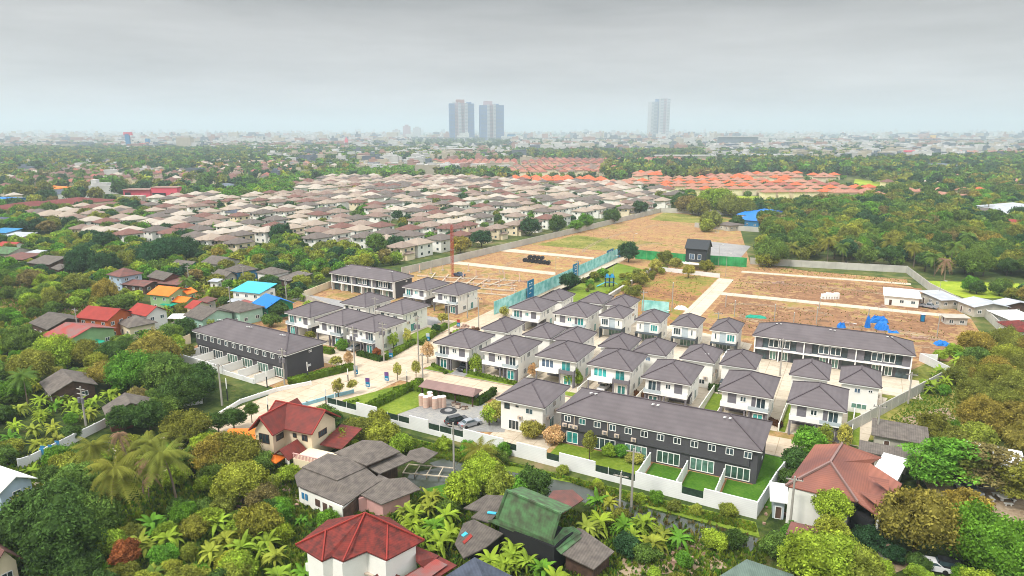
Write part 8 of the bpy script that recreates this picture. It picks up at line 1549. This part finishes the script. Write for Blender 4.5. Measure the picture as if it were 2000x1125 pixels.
# ------------------------------------------------------------------ what sets each repeated thing apart
LMK = [((580, 850), 'the cream red-roofed house'), ((690, 930), 'the weathered grey-roofed house'), ((700, 1060), 'the red hip-roofed house'), ((1050, 1030), 'the mossy green-roofed house'), ((1650, 930), 'the salmon-roofed house'), ((1300, 860), 'the nearest dark terrace'), ((500, 690), 'the left dark terrace'), ((1640, 680), 'the right dark terrace'), ((730, 560), 'the far-left dark terrace'),
 ((845, 785), 'the gravel car park'), ((885, 480), 'the red mast'), ((1190, 550), 'the playground'), ((1362, 495), 'the black gabled house'), ((540, 595), 'the vivid blue roof'), ((500, 570), 'the cyan roof'), ((335, 575), 'the orange-roofed house'), ((130, 660), 'the worn red roof'), ((300, 605), 'the bright red roofs'), ((130, 748), 'the hut in the banana grove'), ((250, 800), 'the dark red hut'), ((0, 940), 'the pale blue building'), ((20, 1090), 'the rose-roofed corner house'),
 ((240, 545), 'the blue and white house'), ((110, 515), 'the long grey roof'), ((1760, 580), 'the site office'), ((1480, 425), 'the blue-roofed sheds'), ((1400, 385), 'the big bamboo-like tree'), ((1980, 415), 'the white warehouse'), ((1850, 510), 'the dead palm'), ((1000, 655), 'the middle estate houses'), ((1280, 700), 'the second estate row'), ((660, 630), 'the left estate houses'), ((1750, 850), 'the flat grey sheds'), ((1920, 770), 'the orange-green orchard'), ((1940, 960), 'the dirt yard'),
 ((70, 400), 'the red-roofed halls'), ((300, 375), 'the pink shops'), ((210, 368), 'the white turreted building'), ((365, 280), 'the white hotel'), ((930, 240), 'the twin towers'), ((1285, 235), 'the slim tower'), ((763, 312), 'the white dome'), ((900, 298), 'the pink school'), ((850, 330), 'the cream flats'), ((740, 345), 'the bright green grove'), ((1090, 355), 'the bright orange row'), ((1400, 365), 'the peach roofs'), ((1440, 275), 'the railway station'), ((1780, 300), 'the temple hall'), ((1820, 270), 'the yellow block'), ((1345, 308), 'the long white roofs'), ((600, 322), 'the long factory'), ((250, 275), 'the sign pylon'), ((1100, 445), 'the far boundary wall'), ((1250, 405), 'the round dark tree'), ((300, 495), 'the deep green clump'), ((550, 455), 'the dark village tree'), ((1570, 340), 'the upper orange rows'), ((1860, 385), 'the orange hall'), ((1000, 1090), 'the lower banana clump'), ((1210, 990), 'the canal pole pair'), ((330, 880), 'the tallest coconut palm'), ((620, 800), 'the blue bridge railing'), ((780, 730), 'the road junction')]
def where(o):
    px, py, zc = proj(o.location.x, o.location.y, 1.0); b = None
    for (lx, ly), nm in LMK:
        k = max(0.25, min(1, (min(ly, py) - 250) / 400)); d = math.hypot((px - lx), (py - ly) * 2.2)
        if b is None or d < b[0]: b = (d, nm, px - lx, (py - ly) * 2.2)
    _, nm, dx, dy = b
    rel = ('right of' if dx > 0 else 'left of') if abs(dx) > abs(dy) else ('in front of' if dy > 0 else 'behind')
    return f'{rel} {nm}', px, py
ORD = ['leftmost', 'second from left', 'third from left', 'fourth from left', 'fifth from left', 'sixth from left', 'seventh from left', 'eighth from left', 'ninth from left', 'tenth from left', 'eleventh from left', 'twelfth from left', 'thirteenth from left', 'fourteenth from left', 'fifteenth from left', 'sixteenth from left', 'seventeenth from left', 'eighteenth from left', 'nineteenth from left']
LOCAL = {'column_stub': 'bare concrete column stub by the red mast', 'black_drum': 'big black drum on the bare orange plot', 'water_tank': 'pinkish beige wrapped tank on the gravel car park', 'crate': 'small pale crate beside the dark round ring', 'concrete_block': 'white concrete block on the upper right earth plot', 'garden_stone': 'stacked white garden ornament beside the porch column', 'fence_board': 'upright blue board leaning on the lane fence', 'banner_sign': 'small upright banner board by the estate road'}
for o in THINGS:
    k_ = o.name.split('.')[0]
    if k_ in LOCAL: o['label'] = LOCAL[k_]
by = {}
for o in THINGS:
    w_, px, py = where(o)
    if o.name.split('.')[0] in LOCAL: w_ = ''
    by.setdefault((o['label'], w_), []).append((px, py, o))
cnt = 0
for (lb, w_), L_ in by.items():
    if len(L_) == 1: L_[0][2]['label'] = f'{lb} {w_}'.strip(); continue
    L_.sort(key=lambda t: t[1]); m = len(L_); rows = 1 if (m <= 8 or not w_) else math.ceil(m / 8); per = math.ceil(m / rows)
    RN = ['']; 
    if rows > 1: RN = ['farthest', 'nearest'] if rows == 2 else (['farthest', 'middle', 'nearest'] if rows == 3 else ['farthest', 'far', 'middle', 'near', 'nearest', 'closest'])
    for q in range(rows):
        sub = sorted(L_[q * per:(q + 1) * per], key=lambda t: t[0]); rn = RN[min(q, len(RN) - 1)]
        for i, (px, py, o) in enumerate(sub):
            od = ORD[min(i, 18)] if len(sub) > 1 else ''
            if len(sub) == 2: od = ['left one', 'right one'][i]
            elif len(sub) > 2 and i == len(sub) - 1: od = 'rightmost'
            t = f'{lb} {w_}'.strip()
            if rn: t += f', {rn} row'
            if od: t += f', {od}'
            o['label'] = t
for o in scene.objects:
    if o.parent is None and 'label' in o and o.get('kind') != 'structure':
        wd = o['label'].split()
        for drop in ('leafy', 'white', 'concrete', 'slim', 'slender', 'small', 'of'):
            if len(wd) > 16 and drop in wd: wd.remove(drop)
        if len(wd) > 16: print('LONG', len(wd), o['label'])
        o['label'] = ' '.join(wd)
HAZE, EXPO = 0.00021, 0.34
# ------------------------------------------------------------------ camera, world, sun, haze
cam = bpy.data.cameras.new('camera'); co = link('camera', cam, None, (0, 0, HC)); cam.sensor_width = 36; cam.lens = 36 * F / 2000; cam.clip_start = 0.5; cam.clip_end = 60000
co.rotation_euler = (math.radians(90) - PITCH, 0, YAW); scene.camera = co
SUN_EL, SUN_AZ = math.radians(52), math.radians(200)     # azimuth measured from +y (into the picture's right-hand grid) clockwise
sd = bpy.data.lights.new('sun', 'SUN'); so = link('sun', sd); sd.energy = 2.5; sd.angle = math.radians(10); sd.color = (1.0, 0.95, 0.87)
dv = Vector((math.sin(SUN_AZ) * math.cos(SUN_EL), math.cos(SUN_AZ) * math.cos(SUN_EL), math.sin(SUN_EL))); so.rotation_euler = dv.to_track_quat('Z', 'Y').to_euler()
w = bpy.data.worlds.new('World'); scene.world = w; w.use_nodes = True; nt = w.node_tree; N = nt.nodes; L = nt.links; bg = N['Background']; bg.inputs['Strength'].default_value = 0.1
sky = N.new('ShaderNodeTexSky'); sky.sky_type = 'NISHITA'; sky.sun_disc = False; sky.sun_elevation = SUN_EL; sky.sun_rotation = SUN_AZ; sky.dust_density = 3.0; sky.altitude = 0
tc = N.new('ShaderNodeTexCoord'); mp = N.new('ShaderNodeMapping'); mp.inputs['Scale'].default_value = (1.0, 1.0, 7.0); L.new(tc.outputs['Generated'], mp.inputs['Vector'])
no = N.new('ShaderNodeTexNoise'); no.inputs['Scale'].default_value = 2.2; no.inputs['Detail'].default_value = 5; no.inputs['Roughness'].default_value = 0.55; no.inputs['Distortion'].default_value = 0.3; L.new(mp.outputs[0], no.inputs['Vector'])
sx = N.new('ShaderNodeSeparateXYZ'); L.new(tc.outputs['Generated'], sx.inputs[0])
ad = N.new('ShaderNodeMath'); ad.operation = 'MULTIPLY_ADD'; L.new(no.outputs['Fac'], ad.inputs[0]); ad.inputs[1].default_value = 0.07; L.new(sx.outputs['Z'], ad.inputs[2])
rp = N.new('ShaderNodeValToRGB'); e = rp.color_ramp.elements
CL = [(0.0, (.51, .505, .50)), (0.07, (.50, .497, .492)), (0.12, (.45, .448, .445)), (0.17, (.40, .398, .394)), (0.215, (.26, .262, .262)), (0.28, (.35, .36, .37)), (0.42, (1.1, 1.12, 1.15)), (1.0, (1.5, 1.52, 1.55))]
while len(e) < len(CL): e.new(0.5)
for i, (p, c) in enumerate(CL): e[i].position = p; e[i].color = (*c, 1)
L.new(ad.outputs[0], rp.inputs[0])
ml = N.new('ShaderNodeVectorMath'); ml.operation = 'SCALE'; ml.inputs['Scale'].default_value = 10.5; L.new(rp.outputs[0], ml.inputs[0])
n3 = N.new('ShaderNodeTexNoise'); n3.inputs['Scale'].default_value = 3.2; n3.inputs['Detail'].default_value = 6; n3.inputs['Roughness'].default_value = 0.6; L.new(mp.outputs[0], n3.inputs['Vector'])
mr = N.new('ShaderNodeMapRange'); mr.inputs['From Min'].default_value = 0.3; mr.inputs['From Max'].default_value = 0.7; mr.inputs['To Min'].default_value = 0.86; mr.inputs['To Max'].default_value = 1.14; L.new(n3.outputs['Fac'], mr.inputs['Value'])
m3 = N.new('ShaderNodeVectorMath'); m3.operation = 'SCALE'; L.new(ml.outputs[0], m3.inputs[0]); L.new(mr.outputs[0], m3.inputs['Scale'])
mx = N.new('ShaderNodeMix'); mx.data_type = 'RGBA'; mx.inputs[0].default_value = 0.965; L.new(sky.outputs[0], mx.inputs[6]); L.new(m3.outputs[0], mx.inputs[7]); L.new(mx.outputs[2], bg.inputs['Color'])
# haze: one closed box of even air
hz = bpy.data.materials.new('haze_air'); hz.use_nodes = True; n_ = hz.node_tree.nodes; n_.clear(); o_ = n_.new('ShaderNodeOutputMaterial'); v_ = n_.new('ShaderNodeVolumePrincipled')
v_.inputs['Color'].default_value = (0.74, 0.86, 0.96, 1); v_.inputs['Density'].default_value = HAZE; v_.inputs['Anisotropy'].default_value = 0.2; hz.node_tree.links.new(v_.outputs[0], o_.inputs['Volume'])
M['haze_air'] = hz; hb = MB(); hb.box(-14000, -400, -1.0, 9000, 16000, 245); ho = obj('haze', hb, 'haze_air'); ho['kind'] = 'stuff'
vs = scene.view_settings; vs.view_transform = 'Standard'; vs.look = 'None'; vs.gamma = 1; vs.use_curve_mapping = False; vs.exposure = EXPO
cy = scene.cycles; cy.filter_width = 1.0; cy.use_denoising = True; cy.max_bounces = 6; cy.diffuse_bounces = 3; cy.glossy_bounces = 2; cy.transmission_bounces = 2; cy.volume_bounces = 2; cy.transparent_max_bounces = 6
cy.use_adaptive_sampling = True; cy.adaptive_threshold = 0.02; cy.caustics_reflective = False; cy.caustics_refractive = False
